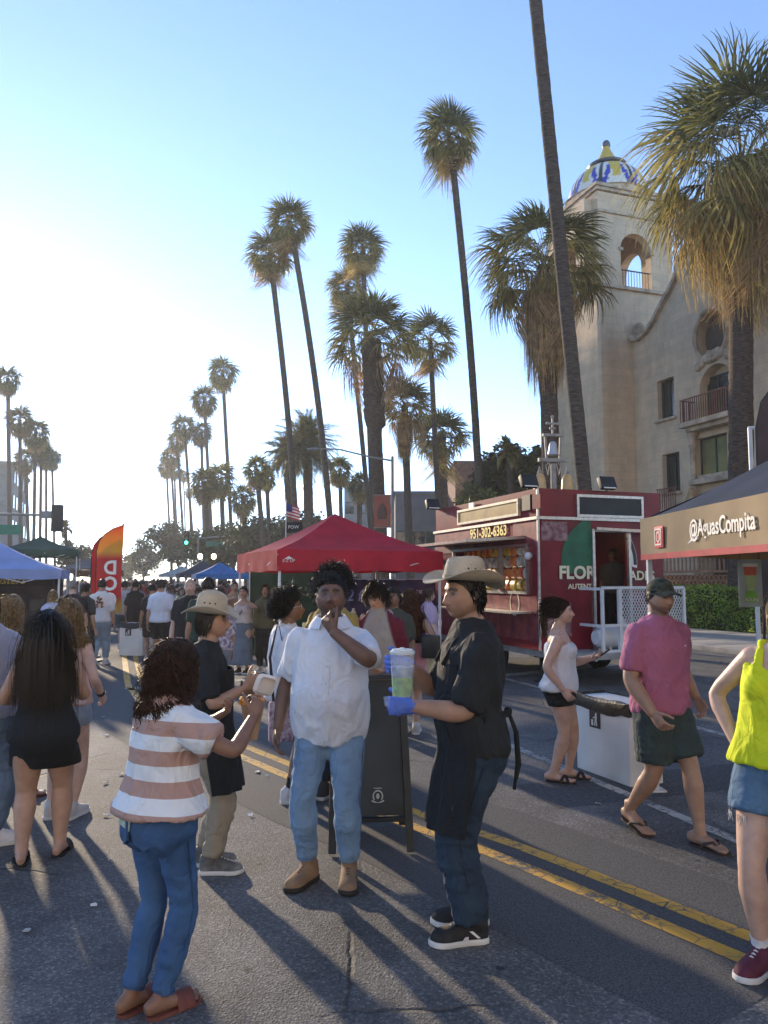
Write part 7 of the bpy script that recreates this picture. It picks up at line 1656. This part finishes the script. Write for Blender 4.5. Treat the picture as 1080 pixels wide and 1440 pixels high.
# corn in a paper tray
p = MA @ (f.wr['R'] + V3((-.10, .085, .02))); tray = empty('food_cup', p, R(-30), 'brown paper food cup heaped with orange yellow fruit', 'food')
mb = MB(); mb.rings([[V3((r * math.cos(t) * 1.25, r * math.sin(t) * .8, z)) for t in np.linspace(0, 2 * math.pi, 18, endpoint=False)] for r, z in ((.022, -.14), (.034, -.06), (.048, .01), (.046, .012))], True, True); mb.build('paper_cup', mat('kraft_paper', (.36, .23, .14), .85, .15, 9), tray)
rng = random.Random(3); mango = [mat('mango_a', (.62, .30, .03), .4, .3, 30), mat('mango_b', (.55, .20, .02), .4, .3, 30)]
for i in range(16): mb = MB(); a_ = rng.uniform(0, 6.28); r = rng.uniform(0, .04); mb.box((r * 1.3 * math.cos(a_), r * math.sin(a_), .018 + rng.uniform(0, .018)), (.026, .022, .024), M=Matrix.Rotation(rng.uniform(0, 3), 3, 'Z') @ Matrix.Rotation(rng.uniform(-.6, .6), 3, 'X')); mb.build('fruit_chunk', rng.choice(mango), tray, bevel=.005)

# 4 --- boy in the cowboy hat
f = Fig('person', 'boy in pale cowboy hat and black apron reaching out with a white tray', at(287, 1222), -84, H=1.60, build=.90, skin=SK_TAN, hairc=HC_B, head=(-4, -2, 0), feet={'R': (.075, .05, -5, 0), 'L': (-.07, .0, 5, 0)},
        armR=dict(hand=(.15, .24, 1.09), pole=(.6, -1, -.6), palm=(-1, .1, 0), thumb=(0, 0, 1), curl=45), armL=dict(hand=(-.10, .20, 1.02), pole=(-.5, -1, -.5)))
f.body(); f.shirt(blk_tee, hem=.47, sleeve=.85, off=.012, sl_off=.02, amp=.009); f.apron(apr, top=.75, low=.31, off=.056, a0=60, a1=84); f.pants(cot('khaki', (.28, .24, .18)), length=1.93, off=.018, amp=.011)
f.shoes(mat('sneaker_grey', (.06, .06, .062), .7, .4, 14, col2=(.2, .2, .2)), sole_w, mlace=lace_w); f.hair(h_black, 420, .04, rad=.004, steps=4, vol=.2, comb=(0, -.8, -.5), mask=(-.75, -.2, .95)); f.cowboy_hat(mat('straw_pale', (.50, .43, .32), .85, .08, 9, bump=.5, bscale=160), mat('hat_band_pale', (.5, .46, .38), .8), tilt=(-8, 4), brim=1.95, curl=.04, size=1.03)
MBy = Matrix.Translation(f.root.location) @ Matrix.Rotation(f.root.rotation_euler.z, 4, 'Z')
p = MBy @ (f.wr['R'] + V3((-.03, .115, .0))); o = empty('foam_tray', p, R(-84), 'white foam tray held out by the boy in the cowboy hat', 'tray'); mb = MB(); rows = []
mb.rings([[V3((-.01 + .012 * q, w * math.copysign(abs(math.cos(t)) ** .5, math.cos(t)) * .075, h * math.copysign(abs(math.sin(t)) ** .5, math.sin(t)) * .062)) for t in np.linspace(0, 2 * math.pi, 24, endpoint=False)] for q, w, h in ((0, 1, 1), (.2, 1.02, 1.02), (1.6, .8, .8), (1.8, .78, .78), (1.5, .76, .76), (.2, .97, .97))], False, True); me = mb.mesh('tray', mat('foam_white', (.74, .72, .70), .8, .03, 8)); me.transform(Matrix.Rotation(R(-20), 4, 'X') @ Matrix.Rotation(R(35), 4, 'Z')); link('tray', me, o)
mb = MB(); mb.tube([f.wr['R'] + V3((.0, -.025, 0)) + V3((.03 * math.cos(t), 0, .03 * math.sin(t))) for t in np.linspace(0, 6.28, 17)], [.005] * 17, 6); mb.build('bracelet', blackm, f.root)

# 5 --- person with afro puff, white tee
f = Fig('person', 'person with a black afro puff, glasses, white tee and black shorts in profile', at(399, 1126), -74, H=1.62, build=1.0, sex='m', skin=SK_BROWN, hairc=HC_B, head=(-4, -10, 0), lean=3, feet={'R': (.08, .03, -5, 0), 'L': (-.08, .12, 5, 0)}, voxel=.008, armR=dict(hand=(.12, .20, .92), pole=(.5, -1, -.3)))
f.body(); f.shirt(cot('white_tee', (.68, .70, .76), .03), hem=.50, sleeve=.9, off=.018, loose=.03, sl_off=.03, amp=.012); f.pants(cot('black_shorts', (.014, .016, .017), .1), name='shorts', length=.80, off=.03, flare=.02); f.socks(cot('black_sock', (.015, .015, .015)), 1.70); f.shoes(mat('canvas_white', (.60, .60, .62), .8, .05, 20), sole_w, mlace=lace_w); f.hair(h_black, 900, .10, curl=.012, cfreq=160, vol=1.2, grav=.05, comb=(0, -.9, .35), rad=.0045, steps=8, mask=(-.4, .0, .5)); f.glasses(mat('glasses_white', (.6, .58, .52), .4))
ME = Matrix.Translation(f.root.location) @ Matrix.Rotation(f.root.rotation_euler.z, 4, 'Z'); p = ME @ V3((.22, -.06, .78)); o = empty('patterned_bag', p, R(-74), 'white shopping bag with purple floral pattern hanging beside the white tee', 'bag'); fl_m = mat('floral_bag', (.55, .48, .52), .8, .5, 26, col2=(.16, .06, .14), detail=2); mb = MB(); mb.box((0, 0, -.13), (.07, .19, .30)); mb.build('bag_body', fl_m, o, bevel=.02); mb = MB(); mb.tube([(0, -.06, .02), (-.01, -.09, .35), (-.02, -.03, .62), (-.03, .03, .35), (0, .06, .02)], [(.004, .012)] * 5, 6); mb.build('strap', blackm, o)

# 6 --- teen in raglan hoodie
c = W(533, 850, 6.75)
f = Fig('person', 'teen with glasses in grey hoodie with maroon sleeves looking up', (c.x, 6.75, 0), 168, H=1.72, build=.92, skin=SK_LIGHT, hairc=HC_D, head=(-26, 14, 6), voxel=.0075, armR=dict(hand=(.14, .20, .95), pole=(.6, -1, -.2)), armL=dict(hand=(-.10, .22, .98), pole=(-.6, -1, -.2)))
f.body()
def raglan(co, no):
    q = np.abs(co[:, 0]); c_ = np.tile(np.array((.36, .345, .34)), (len(co), 1)); ln = .085 + (.82 * f.H - co[:, 2]) * .30; w_ = np.clip((q - ln) / .016 + .5, 0, 1)[:, None]; return c_ * (1 - w_) + np.array((.13, .012, .03)) * w_
f.shirt(mat('hoodie', (1, 1, 1), .92, .08, 6, bump=.2, bscale=300, attr=True), name='hoodie', hem=.50, sleeve=1.9, off=.022, loose=.02, sl_off=.018, amp=.014, colf=raglan)
mb = MB(); n_ = f.N; mb.tube([n_ + V3((.09 * math.cos(t), -.03 + .075 * math.sin(t), -.012 + .02 * -math.sin(t))) for t in np.linspace(-.9, 4.04, 14)], [.03] * 14, 10); mb.build('hood', cot('hood_grey', (.34, .33, .32)), f.root); mb = MB(); mb.tube([f.sh['R'] + V3((-.04, .05, .06)), f.cen(.72) + V3((.02, .15, 0)), f.cen(.6) + V3((-.13, .12, 0))], [(.004, .014)] * 3, 6); mb.build('bag_strap', blackm, f.root); mb = MB(); c = f.cen(.66) + f.fwd * (f.prof(.66)[1] + .028); [mb.ell(c + V3((random.Random(i).uniform(-.06, .06), 0, random.Random(i + 40).uniform(-.08, .06))), (.022, .006, .02)) for i in range(9)]; o = mb.build('chest_print', cot('print_plum', (.07, .03, .05)), f.root); o['kind'] = 'stuff'
f.pants(denim('denim_navy', (.02, .028, .05))); f.shoes(mat('sneaker_dk', (.04, .04, .045), .7), sole_w); f.hair(h_dbrown, 620, .085, vol=.7, grav=.35, comb=(.3, .55, .1), rad=.0048, steps=6, mask=(-.55, -.25, .35)); f.glasses(mat('glasses_dark', (.03, .03, .03), .3))

# 7 --- woman in black top and pink skirt
c = W(576, 850, 8.8)
f = Fig('person', 'long haired woman in black tank top and pink skirt seen from behind', (c.x, 8.8, 0), -8, H=1.64, sex='f', skin=SK_MID, hairc=HC_BR, voxel=.009, hipw=1.1, armR=dict(hand=(.22, .10, 1.0), pole=(.5, -1, 0)), feet={'R': (.07, 0, 0, 0), 'L': (-.07, 0, 0, 0)})
f.body(); f.skirt(cot('pink_skirt', (.52, .24, .27)), waist=.625, hem=.36, off=.012, flare=.012, amp=.007); f.shirt(cot('black_top', (.012, .014, .016)), name='tank_top', hem=.61, top=.775, sleeve=0, off=.008, loose=.0, straps=.02, amp=.004); f.shoes(mat('sneaker_pale', (.5, .48, .46), .8), sole_w); f.hair(h_auburn, 700, .40, curl=.010, cfreq=30, vol=.3, rad=.006, steps=12)
p = V3((c.x + .23, 8.62, .98)); o = empty('handbag', p, R(-15), 'black leather handbag at the hip of the woman in pink skirt', 'bag'); mb = MB(); mb.box((0, 0, 0), (.20, .12, .26)); mb.build('bag_body', mat('leather_black', (.015, .018, .018), .4, .1, 8), o, bevel=.03); mb = MB(); mb.tube([(-.06, 0, .12), (-.10, .06, .45), (-.12, .12, .40), (.06, .0, .12)], [(.004, .012)] * 4, 6); mb.build('strap', mat('leather_black', (.015, .018, .018)), o)

# 8 --- woman in white camisole
f = Fig('person', 'woman in white camisole and black shorts looking at her phone', at(788, 1097), -106, H=1.555, sex='f', build=1.14, hipw=1.05, bust=1.0, belly=.006, skin=SK_LIGHT, hairc=HC_D, head=(4, -4, 0), lean=2, footstyle='bare', legw=1.02, armw=1.12, feet={'R': (.08, -.05, -6, 0), 'L': (-.08, .07, 4, 0)}, drop=.006, pelvis=(0, .01),
        armL=dict(hand=(-.10, .29, 1.04), pole=(-.7, -.7, -.6), palm=(.2, 0, 1), thumb=(.9, .3, .2), curl=30), armR=dict(hand=(.23, .05, .80), pole=(.3, -1, 0)))
f.body(); f.shirt(cot('white_cami', (.66, .66, .68), .03), name='camisole', hem=.505, top=.752, sleeve=0, off=.012, loose=.026, straps=.006, amp=.010, freq=(10, 10, 4)); f.pants(cot('black_short', (.012, .012, .014)), name='shorts', length=.34, off=.014, flare=.014, waist=.57); f.sandals(mat('sandal_black', (.02, .018, .018), .6), 'cross'); f.hair(h_dbrown, 560, .11, vol=.05, grav=.05, comb=(0, -1.0, .25), rad=.0045, steps=6, shoulder=False); f.ponytail(h_brown, at=(0, -1.05, .25), length=.24)
MI = Matrix.Translation(f.root.location) @ Matrix.Rotation(f.root.rotation_euler.z, 4, 'Z'); p = MI @ (f.wr['L'] + V3((.02, .09, .035))); o = empty('mobile_phone', p, R(-108), 'black mobile phone in the hand of the woman in white camisole', 'phone'); mb = MB(); mb.box((0, 0, 0), (.072, .148, .009), M=Matrix.Rotation(R(35), 3, 'X')); mb.build('case', blackm, o, bevel=.003); mb = MB(); mb.box((0, -.003, .0055), (.066, .138, .002), M=Matrix.Rotation(R(35), 3, 'X')); mb.build('screen', mat('screen', (.02, .022, .03), .08, spec=.7), o)

# 9 --- man in pink tee walking
f = Fig('person', 'man in pink tee, camouflage cap and dark green shorts walking in flip flops', (1.885, 5.32, 0), -152, H=1.765, build=1.10, skin=SK_TAN, hairc=HC_B, head=(-6, 2, 0), beard=.5, footstyle='bare', drop=.022, armw=1.15, legw=.98, feet={'R': (.075, -.24, -6, .045), 'L': (-.055, .24, 4, 0)}, pyaw=5, twist=-5,
        armR=dict(hand=(.255, .16, .865), pole=(.5, -1, 0), palm=(-1, 0, -.2), curl=26), armL=dict(hand=(-.36, -.02, .90), pole=(-.5, -1, 0)))
f.body(); pk = cot('pink_tee', (.40, .125, .21), .05); f.shirt(pk, name='tee_shirt', hem=.492, sleeve=.80, off=.013, loose=.016, sl_off=.02, amp=.012, freq=(9, 9, 5)); f.pants(cot('green_shorts', (.040, .062, .062), .12), name='shorts', length=.84, off=.024, flare=.024, amp=.010, waist=.57); f.sandals(mat('flipflop_brown', (.045, .03, .024), .7), 'flip'); f.hair(h_black, 300, .012, rad=.003, steps=3, vol=.6, grav=.2, mask=(-.4, -.1, .46))
camo = mat('camo', (.07, .075, .05), .85, .5, 26, col2=(.015, .018, .012), detail=1); f.cap(camo, camo)
mb = MB(); d_ = (f.wr['L'] - f.el['L']).normalized(); mb.tube([f.wr['L'] - d_ * .05, f.wr['L'] - d_ * .015], [.036, .034], 16, 'flat', 'flat'); mb.build('watch', blackm, f.root); mb = MB(); mb.box(f.cen(.745) + f.axes(.745)[1] * (f.prof(.745)[1] + .020) + V3((-.085, -.006, 0)), (.035, .004, .008)); mb.build('chest_mark', lace_w, f.root)

# 10 --- person in yellow vest, cut by the picture edge
f = Fig('person', 'person in neon yellow vest and cut-off denim shorts with hands on hips', at(1112, 1372), 138, H=1.74, sex='f', build=1.02, bust=.8, skin=SK_LIGHT, hairc=HC_BL, side=-13, head=(-30, 0, -12), feet={'R': (.11, .02, -10, 0), 'L': (-.08, .06, 8, 0)}, armR=dict(hand=(.185, .02, .97), pole=(1, -.55, .0), palm=(-1, .3, 0), thumb=(0, .3, 1), curl=40, dir=(-.5, .35, -.8)), armL=dict(hand=(-.185, .05, .96), pole=(-1, -.45, .0), palm=(1, .3, 0), thumb=(0, .3, 1), curl=40, dir=(.5, .35, -.8)))
f.body(); f.shirt(cot('neon_vest', (.62, .68, .015), .04), name='vest', hem=.53, top=.765, sleeve=0, off=.016, loose=.03, straps=.028, amp=.007, freq=(10, 10, 4)); f.pants(denim('denim_cut', (.10, .19, .30), (.055, .11, .19)), name='shorts', length=.45, off=.016, flare=.02, waist=.575)
mb = MB(); rng = random.Random(8)
for k in ('R', 'L'):
    p, r = f.chain(f.hip[k], f.kn[k], f.an[k], LEG, .43, .47, .03, f.legw)
    for i in range(60): t = rng.uniform(0, 6.28); q = p[0] + V3((math.cos(t), math.sin(t), 0)) * (r[0] + .0); L = rng.uniform(.015, .045); mb.tube([q, q + V3((rng.uniform(-.01, .01), rng.uniform(-.01, .01), -L))], [.0016, .0008], 4, 'flat', 'flat')
o = mb.build('frayed_hem', mat('fray', (.5, .52, .55), .9), f.root); o['kind'] = 'stuff'
f.socks(cot('white_sock', (.68, .68, .70)), 1.86); f.shoes(mat('sneaker_maroon', (.10, .015, .035), .7, .15, 20), sole_w, mlace=lace_w); f.hair(h_blond, 500, .2, vol=.3, rad=.005)

# 11 --- woman in black dress
f = Fig('person', 'woman in short black dress with long black hair seen from behind', at(55, 1212), 14, H=1.555, sex='f', build=1.10, hipw=1.12, skin=SK_MID, hairc=HC_B, footstyle='bare', legw=1.16, armw=1.15, feet={'R': (.10, .10, -8, 0), 'L': (-.10, -.02, 10, 0)}, armR=dict(hand=(.10, .30, 1.02), pole=(.7, -.8, -.5)), armL=dict(hand=(-.16, .26, .98), pole=(-.7, -.8, -.5)))
f.body(); dr = cot('black_dress', (.010, .013, .016), .1); f.skirt(dr, name='dress_skirt', waist=.64, hem=.375, off=.014, flare=.016, amp=.005); f.shirt(dr, name='dress_top', hem=.60, top=.775, sleeve=0, off=.010, loose=.004, straps=.02, amp=.005); f.sandals(mat('slide_black', (.02, .02, .02), .6), 'slide'); f.hair(h_black, 1500, .46, vol=.10, grav=1.4, rad=.0039, steps=8, rnd=.10, mask=(-.6, -.3, .42))
# 12 --- blond woman behind her
f = Fig('person', 'blond woman in pale top with bracelets half hidden behind the black dress', at(86, 1150), -4, H=1.60, sex='f', skin=SK_LIGHT, hairc=HC_BL, voxel=.008, build=1.05, armR=dict(hand=(.23, .10, .86), pole=(.4, -1, 0)))
f.body(); f.shirt(cot('pale_top', (.50, .36, .32)), name='top', hem=.52, top=.775, sleeve=0, straps=.02, off=.012); f.pants(denim('denim_pale', (.34, .42, .52)), name='shorts', length=.3, off=.014); f.shoes(mat('sneaker_pale', (.5, .48, .46), .8), sole_w); f.hair(h_blond, 600, .26, curl=.006, cfreq=30, vol=.4, rad=.006, steps=10)
mb = MB(); d_ = (f.wr['R'] - f.el['R']).normalized()
for q in (.05, .03): mb.tube([f.wr['R'] - d_ * (q + .012), f.wr['R'] - d_ * q], [.031, .031], 14, 'flat', 'flat')
mb.build('bracelet', blackm, f.root)
# 13, 14 --- people at the left edge
f = Fig('person', 'blond woman in olive top and wine red sandals beside the black dress', at(2, 1128), -20, H=1.62, sex='f', skin=SK_TAN, hairc=HC_BL, voxel=.008, footstyle='bare', feet={'R': (.08, .12, -30, 0), 'L': (-.08, 0, 10, 0)}, armR=dict(hand=(.13, .32, 1.06), pole=(.7, -1, -.4)))
f.body(); f.shirt(cot('olive_top', (.035, .042, .025)), name='top', hem=.51, sleeve=.6, off=.015, loose=.02); f.pants(denim('denim_cut2', (.16, .2, .28)), name='shorts', length=.3, off=.016, flare=.015); f.sandals(mat('sandal_wine', (.06, .015, .02), .6), 'flip'); f.hair(h_blond, 600, .24, vol=.4, rad=.006, steps=9)
f = Fig('person', 'person in lilac tee, blue jeans and white sneakers beside the woman in olive top', at(-34, 1195), 40, H=1.7, skin=SK_TAN, voxel=.009, feet={'R': (.10, .0, -95, 0), 'L': (-.1, 0, 10, 0)}, armR=dict(hand=(.28, .22, 1.12), pole=(.7, -1, -.4)))
f.body(); f.shirt(cot('lilac_tee', (.32, .33, .42)), hem=.5, sleeve=.9, off=.015, loose=.02); f.pants(denim('denim_mid2', (.12, .18, .27)), length=1.95); f.shoes(mat('canvas_white', (.60, .60, .62), .8, .05, 20), sole_w, mlace=lace_w); f.hair(h_dbrown, 300, .03)
# 15 --- curly haired person behind the white shirt
c = W(468, 800, 6.2)
f = Fig('person', 'tall person with bushy curly hair hidden behind the man in white shirt', (c.x, 6.2, 0), -30, H=1.80, skin=SK_MID, hairc=HC_B, voxel=.009)
f.body(); f.shirt(cot('mustard_tee', (.30, .22, .06)), hem=.5, sleeve=.9, off=.012); f.pants(denim('denim_navy', (.02, .028, .05))); f.shoes(mat('sneaker_dk', (.04, .04, .045), .7), sole_w); f.hair(h_black, 800, .10, curl=.014, cfreq=150, vol=1.3, grav=.05, comb=(0, 0, .3), rad=.0045, steps=8)

# ---- mid distance people
def quick(label, px, py, yaw, H=1.7, sex='m', top=(.5, .5, .5), bot=(.05, .05, .06), skin=SK_TAN, hair=(h_black, HC_B), hl=.02, botlen=1.92, sl=.8, Y=None, skirt=None, tname='tee', build=1.0, walk=0, shoe=(.5, .5, .5), arms=None, head=(0, 0, 0), topm=None, voxel=.019, hat=None, hn=120, hem=.5, sleeve0=False, group=None, botm=None):
    loc = (W(px, 800, Y).x, Y, 0) if Y else at(px, py)
    ft = {'R': (.08, walk, -6, .04 if walk < 0 else 0), 'L': (-.08, -walk, 6, .04 if walk > 0 else 0)}
    f = Fig('person', label, loc, yaw, H=H, sex=sex, build=build, skin=skin, hairc=hair[1], voxel=voxel, feet=ft, armR=(arms or {}).get('R'), armL=(arms or {}).get('L'), head=head, group=group)
    f.body(); key = '%.2f_%.2f_%.2f' % top
    f.shirt(topm or cot('cotton_' + key, top), name='shirt', hem=hem, sleeve=0 if sleeve0 else sl, top=.775 if sleeve0 else .85, straps=.02 if sleeve0 else None, off=.014, loose=.018, sl_off=.018, amp=.010)
    kb = botm or cot('cloth_%.2f_%.2f_%.2f' % bot, bot, .12)
    if skirt: f.skirt(kb, waist=.62, hem=skirt, flare=.06)
    else: f.pants(kb, length=botlen, off=.016 if botlen > 1.5 else .026, name='trousers' if botlen > 1.5 else 'shorts')
    f.shoes(mat('shoe_%.2f_%.2f' % shoe[:2], shoe, .8), sole_w); 
    if hn: f.hair(hair[0], hn, hl, vol=.5 if hl < .1 else .3, rad=.005 if hl > .1 else .004, steps=4 if hl < .1 else 8)
    return f
lj = denim('denim_pale2', (.30, .38, .46), (.22, .29, .37))
f = quick('man in white tee with orange back print and baggy pale jeans walking away', 140, 935, 8, 1.76, top=(.66, .64, .64), botm=lj, walk=.14, shoe=(.6, .6, .6), hl=.012, build=1.02, sl=.95)
mb = MB(); c = f.cen(.74) - f.axes(.74)[1] * (f.prof(.74)[1] + .026); rr = random.Random(1)
for i in range(14): mb.ell(c + V3((rr.uniform(-.06, .06), 0, rr.uniform(-.11, .09))), (.022, .004, .025))
o = mb.build('back_print', cot('print_orange', (.42, .17, .07), .4), f.root); o['kind'] = 'stuff'
f = quick('man in bluish white tee and black shorts standing by the crowd litter box', 224, 935, 4, 1.75, top=(.60, .66, .78), bot=(.012, .014, .018), botlen=.85, build=1.08, hair=(h_dbrown, HC_D), hl=.03, shoe=(.03, .03, .03))
quick('dark dressed person just left of the man in bluish white tee', 212, 928, 20, 1.66, top=(.02, .02, .025), bot=(.02, .022, .03), botlen=.9, hl=.02)
quick('blond woman in pale blue top in front of the food stand', 70, 950, 10, 1.56, 'f', top=(.48, .52, .68), bot=(.04, .05, .09), hair=(h_blond, HC_BL), hl=.13, skin=SK_LIGHT)
quick('grey haired man in dark polo beside the food stand', 98, 948, 14, 1.74, top=(.02, .022, .03), bot=(.03, .032, .04), hair=(h_grey, HC_G), hl=.02, skin=SK_LIGHT, build=1.1)
quick('person in dark clothes behind the grey haired man', 116, 946, -20, 1.68, top=(.03, .032, .03), bot=(.02, .02, .025), hl=.05)
f = quick('woman in grey maxi skirt and pale top with crossbody strap', 341, 947, 170, 1.62, 'f', top=(.50, .42, .40), bot=(.13, .155, .19), skirt=.12, hair=(h_black, HC_B), hl=.06, skin=SK_MID, sleeve0=True, arms={'L': dict(hand=(-.14, .28, 1.34), pole=(-1, -.2, -.6))}, shoe=(.06, .05, .05), hem=.58)
mb = MB(); mb.tube([f.sh['L'] + V3((.03, .02, .05)), f.cen(.7) + V3((0, .15, 0)), f.cen(.58) + V3((.17, .08, 0))], [(.004, .02)] * 3, 6); mb.build('bag_strap', blackm, f.root)
quick('woman in olive jacket beside the grey maxi skirt', 372, 945, 175, 1.66, 'f', top=(.10, .095, .05), bot=(.02, .02, .02), hair=(h_brown, HC_BR), hl=.16, skin=SK_MID, sl=1.8)
flo = mat('floral_shirt', (.52, .47, .50), .85, .5, 22, col2=(.10, .05, .10), detail=2)
quick('person in purple floral shirt behind the boy in the cowboy hat', 305, 1000, 30, 1.62, 'f', topm=flo, bot=(.20, .22, .26), hair=(h_dbrown, HC_D), hl=.2, sl=1.0, voxel=.012)
quick('bald man in black shirt in front of the crowd', 268, 0, 185, 1.76, top=(.014, .014, .016), bot=(.03, .03, .035), hn=0, hair=(h_dbrown, (.42, .26, .19)), skin=SK_LIGHT, Y=11.5, build=1.1)
quick('dark haired man in dark green jersey with his back turned near the bald man', 293, 0, 10, 1.78, top=(.015, .04, .03), bot=(.02, .02, .025), hl=.03, Y=10.8, build=1.15)
quick('short dark haired person in camouflage hood behind the teen', 553, 0, 160, 1.66, top=(.05, .055, .04), bot=(.02, .02, .02), hl=.06, Y=8.6, skin=SK_BROWN)
quick('woman in lilac top ordering at the food truck counter', 602, 0, -60, 1.62, 'f', top=(.42, .32, .46), bot=(.40, .30, .16), hair=(h_brown, HC_BR), hl=.1, Y=12.2, skin=SK_LIGHT)
quick('vendor in dark tee standing inside the food truck doorway', 862, 0, 170, 1.70, top=(.08, .08, .085), bot=(.02, .02, .02), hl=.02, Y=14.6, skin=SK_BROWN).root.location.z = .63
quick('person in pale tee and teal shorts at the edge of the crowd', 176, 918, 5, 1.72, top=(.45, .47, .46), bot=(.05, .10, .13), botlen=.9, hl=.02, Y=19.5)
quick('person all in black walking at the edge of the crowd', 191, 918, -10, 1.72, top=(.016, .016, .018), bot=(.016, .016, .018), hl=.03, Y=19.0)
quick('shopper in tan vest at the stall under the red canopy', 330, 0, 200, 1.7, top=(.34, .20, .12), bot=(.05, .05, .06), hl=.03, Y=17.5, arms={'R': dict(hand=(.1, .3, 1.3), pole=(1, 0, -.5))})

# ---- crowd farther down the street: copies of a few figures
cols = [('dark', (.02, .021, .026), (.02, .02, .024)), ('white', (.58, .58, .60), (.05, .06, .09)), ('grey', (.16, .165, .18), (.04, .045, .055)), ('red', (.30, .03, .03), (.03, .035, .05)), ('blue', (.07, .11, .24), (.05, .05, .06)), ('tan', (.33, .25, .18), (.07, .08, .11)), ('teal', (.04, .14, .14), (.03, .03, .03))]
protos = []
for i, (nm, a, b) in enumerate(cols):
    for sx in ('m', 'f'):
        art = 'man' if sx == 'm' else 'long haired woman'
        f = quick('%s in %s top walking among the distant street crowd' % (art, nm), 0, 0, 0, 1.72 if sx == 'm' else 1.6, sx, top=a, bot=b, Y=30, voxel=.03, hn=60, hl=.02 if sx == 'm' else .25, walk=[.12, 0, .16, -.1][(i * 2 + (sx == 'f')) % 4], arms=[None, {'R': dict(hand=(.16, .26, 1.15), pole=(1, -.6, -.6))}, {'L': dict(hand=(-.08, .25, 1.35), pole=(-1, -.3, -.6)), 'R': dict(hand=(.06, .27, 1.33), pole=(1, -.3, -.6))}, {'L': dict(hand=(-.3, .12, .85), pole=(-.4, -1, 0))}][(i + (sx == 'f')) % 4], skin=[SK_TAN, SK_LIGHT, SK_MID, SK_BROWN][i % 4], hair=[(h_black, HC_B), (h_dbrown, HC_D), (h_brown, HC_BR)][i % 3], group='people in the distant crowd')
        protos.append(f.root)
rng = random.Random(21); k = 0; used = set(); PKIDS = {p: list(p.children) for p in protos}
def place(root, loc, yaw, first):
    if first: r = root
    else:
        r = root.copy(); COL.objects.link(r)
        for ch in PKIDS[root]: c = ch.copy(); COL.objects.link(c); c.parent = r
    r.location = loc; r.rotation_euler = (0, 0, yaw); r.scale = (1, 1, 1) if first else tuple([rng.uniform(.95, 1.06)] * 3)
n_crowd = 0; spots_c = []
tries = 0
while n_crowd < 150 and tries < 4000:
    tries += 1
    Y = 21 + 75 * rng.random() ** 1.25; px = rng.uniform(150, 335) if rng.random() < .8 else rng.uniform(95, 330)
    p = W(px, 815, Y); s_, t_ = to_st(V3((p.x, Y, 0)))
    if t_ > 5.5 or t_ < -9 or any((p.x - q[0]) ** 2 + (Y - q[1]) ** 2 < .5 for q in spots_c): continue
    if abs(px - 145) < 22 and Y < 24: continue
    spots_c.append((p.x, Y)); pr = protos[n_crowd % len(protos)] if n_crowd < len(protos) else rng.choice(protos)
    place(pr, (p.x, Y, 0), rng.choice((ST, ST + math.pi)) + rng.uniform(-.5, .5), n_crowd < len(protos)); n_crowd += 1

bpy.data.scenes.remove(TMPS)
# ------------------------------------------------------------------ evening haze
mb = MB(); mb.box((0, 670, 16.5), (1820, 1480, 36)); hz = mb.build('haze', [], None, smooth=False)
hm = bpy.data.materials.new('haze_air'); hm.use_nodes = True; N = hm.node_tree.nodes; N.clear(); ou = N.new('ShaderNodeOutputMaterial'); pv = N.new('ShaderNodeVolumePrincipled')
pv.inputs['Color'].default_value = (.93, .93, .92, 1); pv.inputs['Density'].default_value = .0009; pv.inputs['Anisotropy'].default_value = .35; hm.node_tree.links.new(pv.outputs[0], ou.inputs['Volume']); hz.data.materials.append(hm); hz['kind'] = 'stuff'
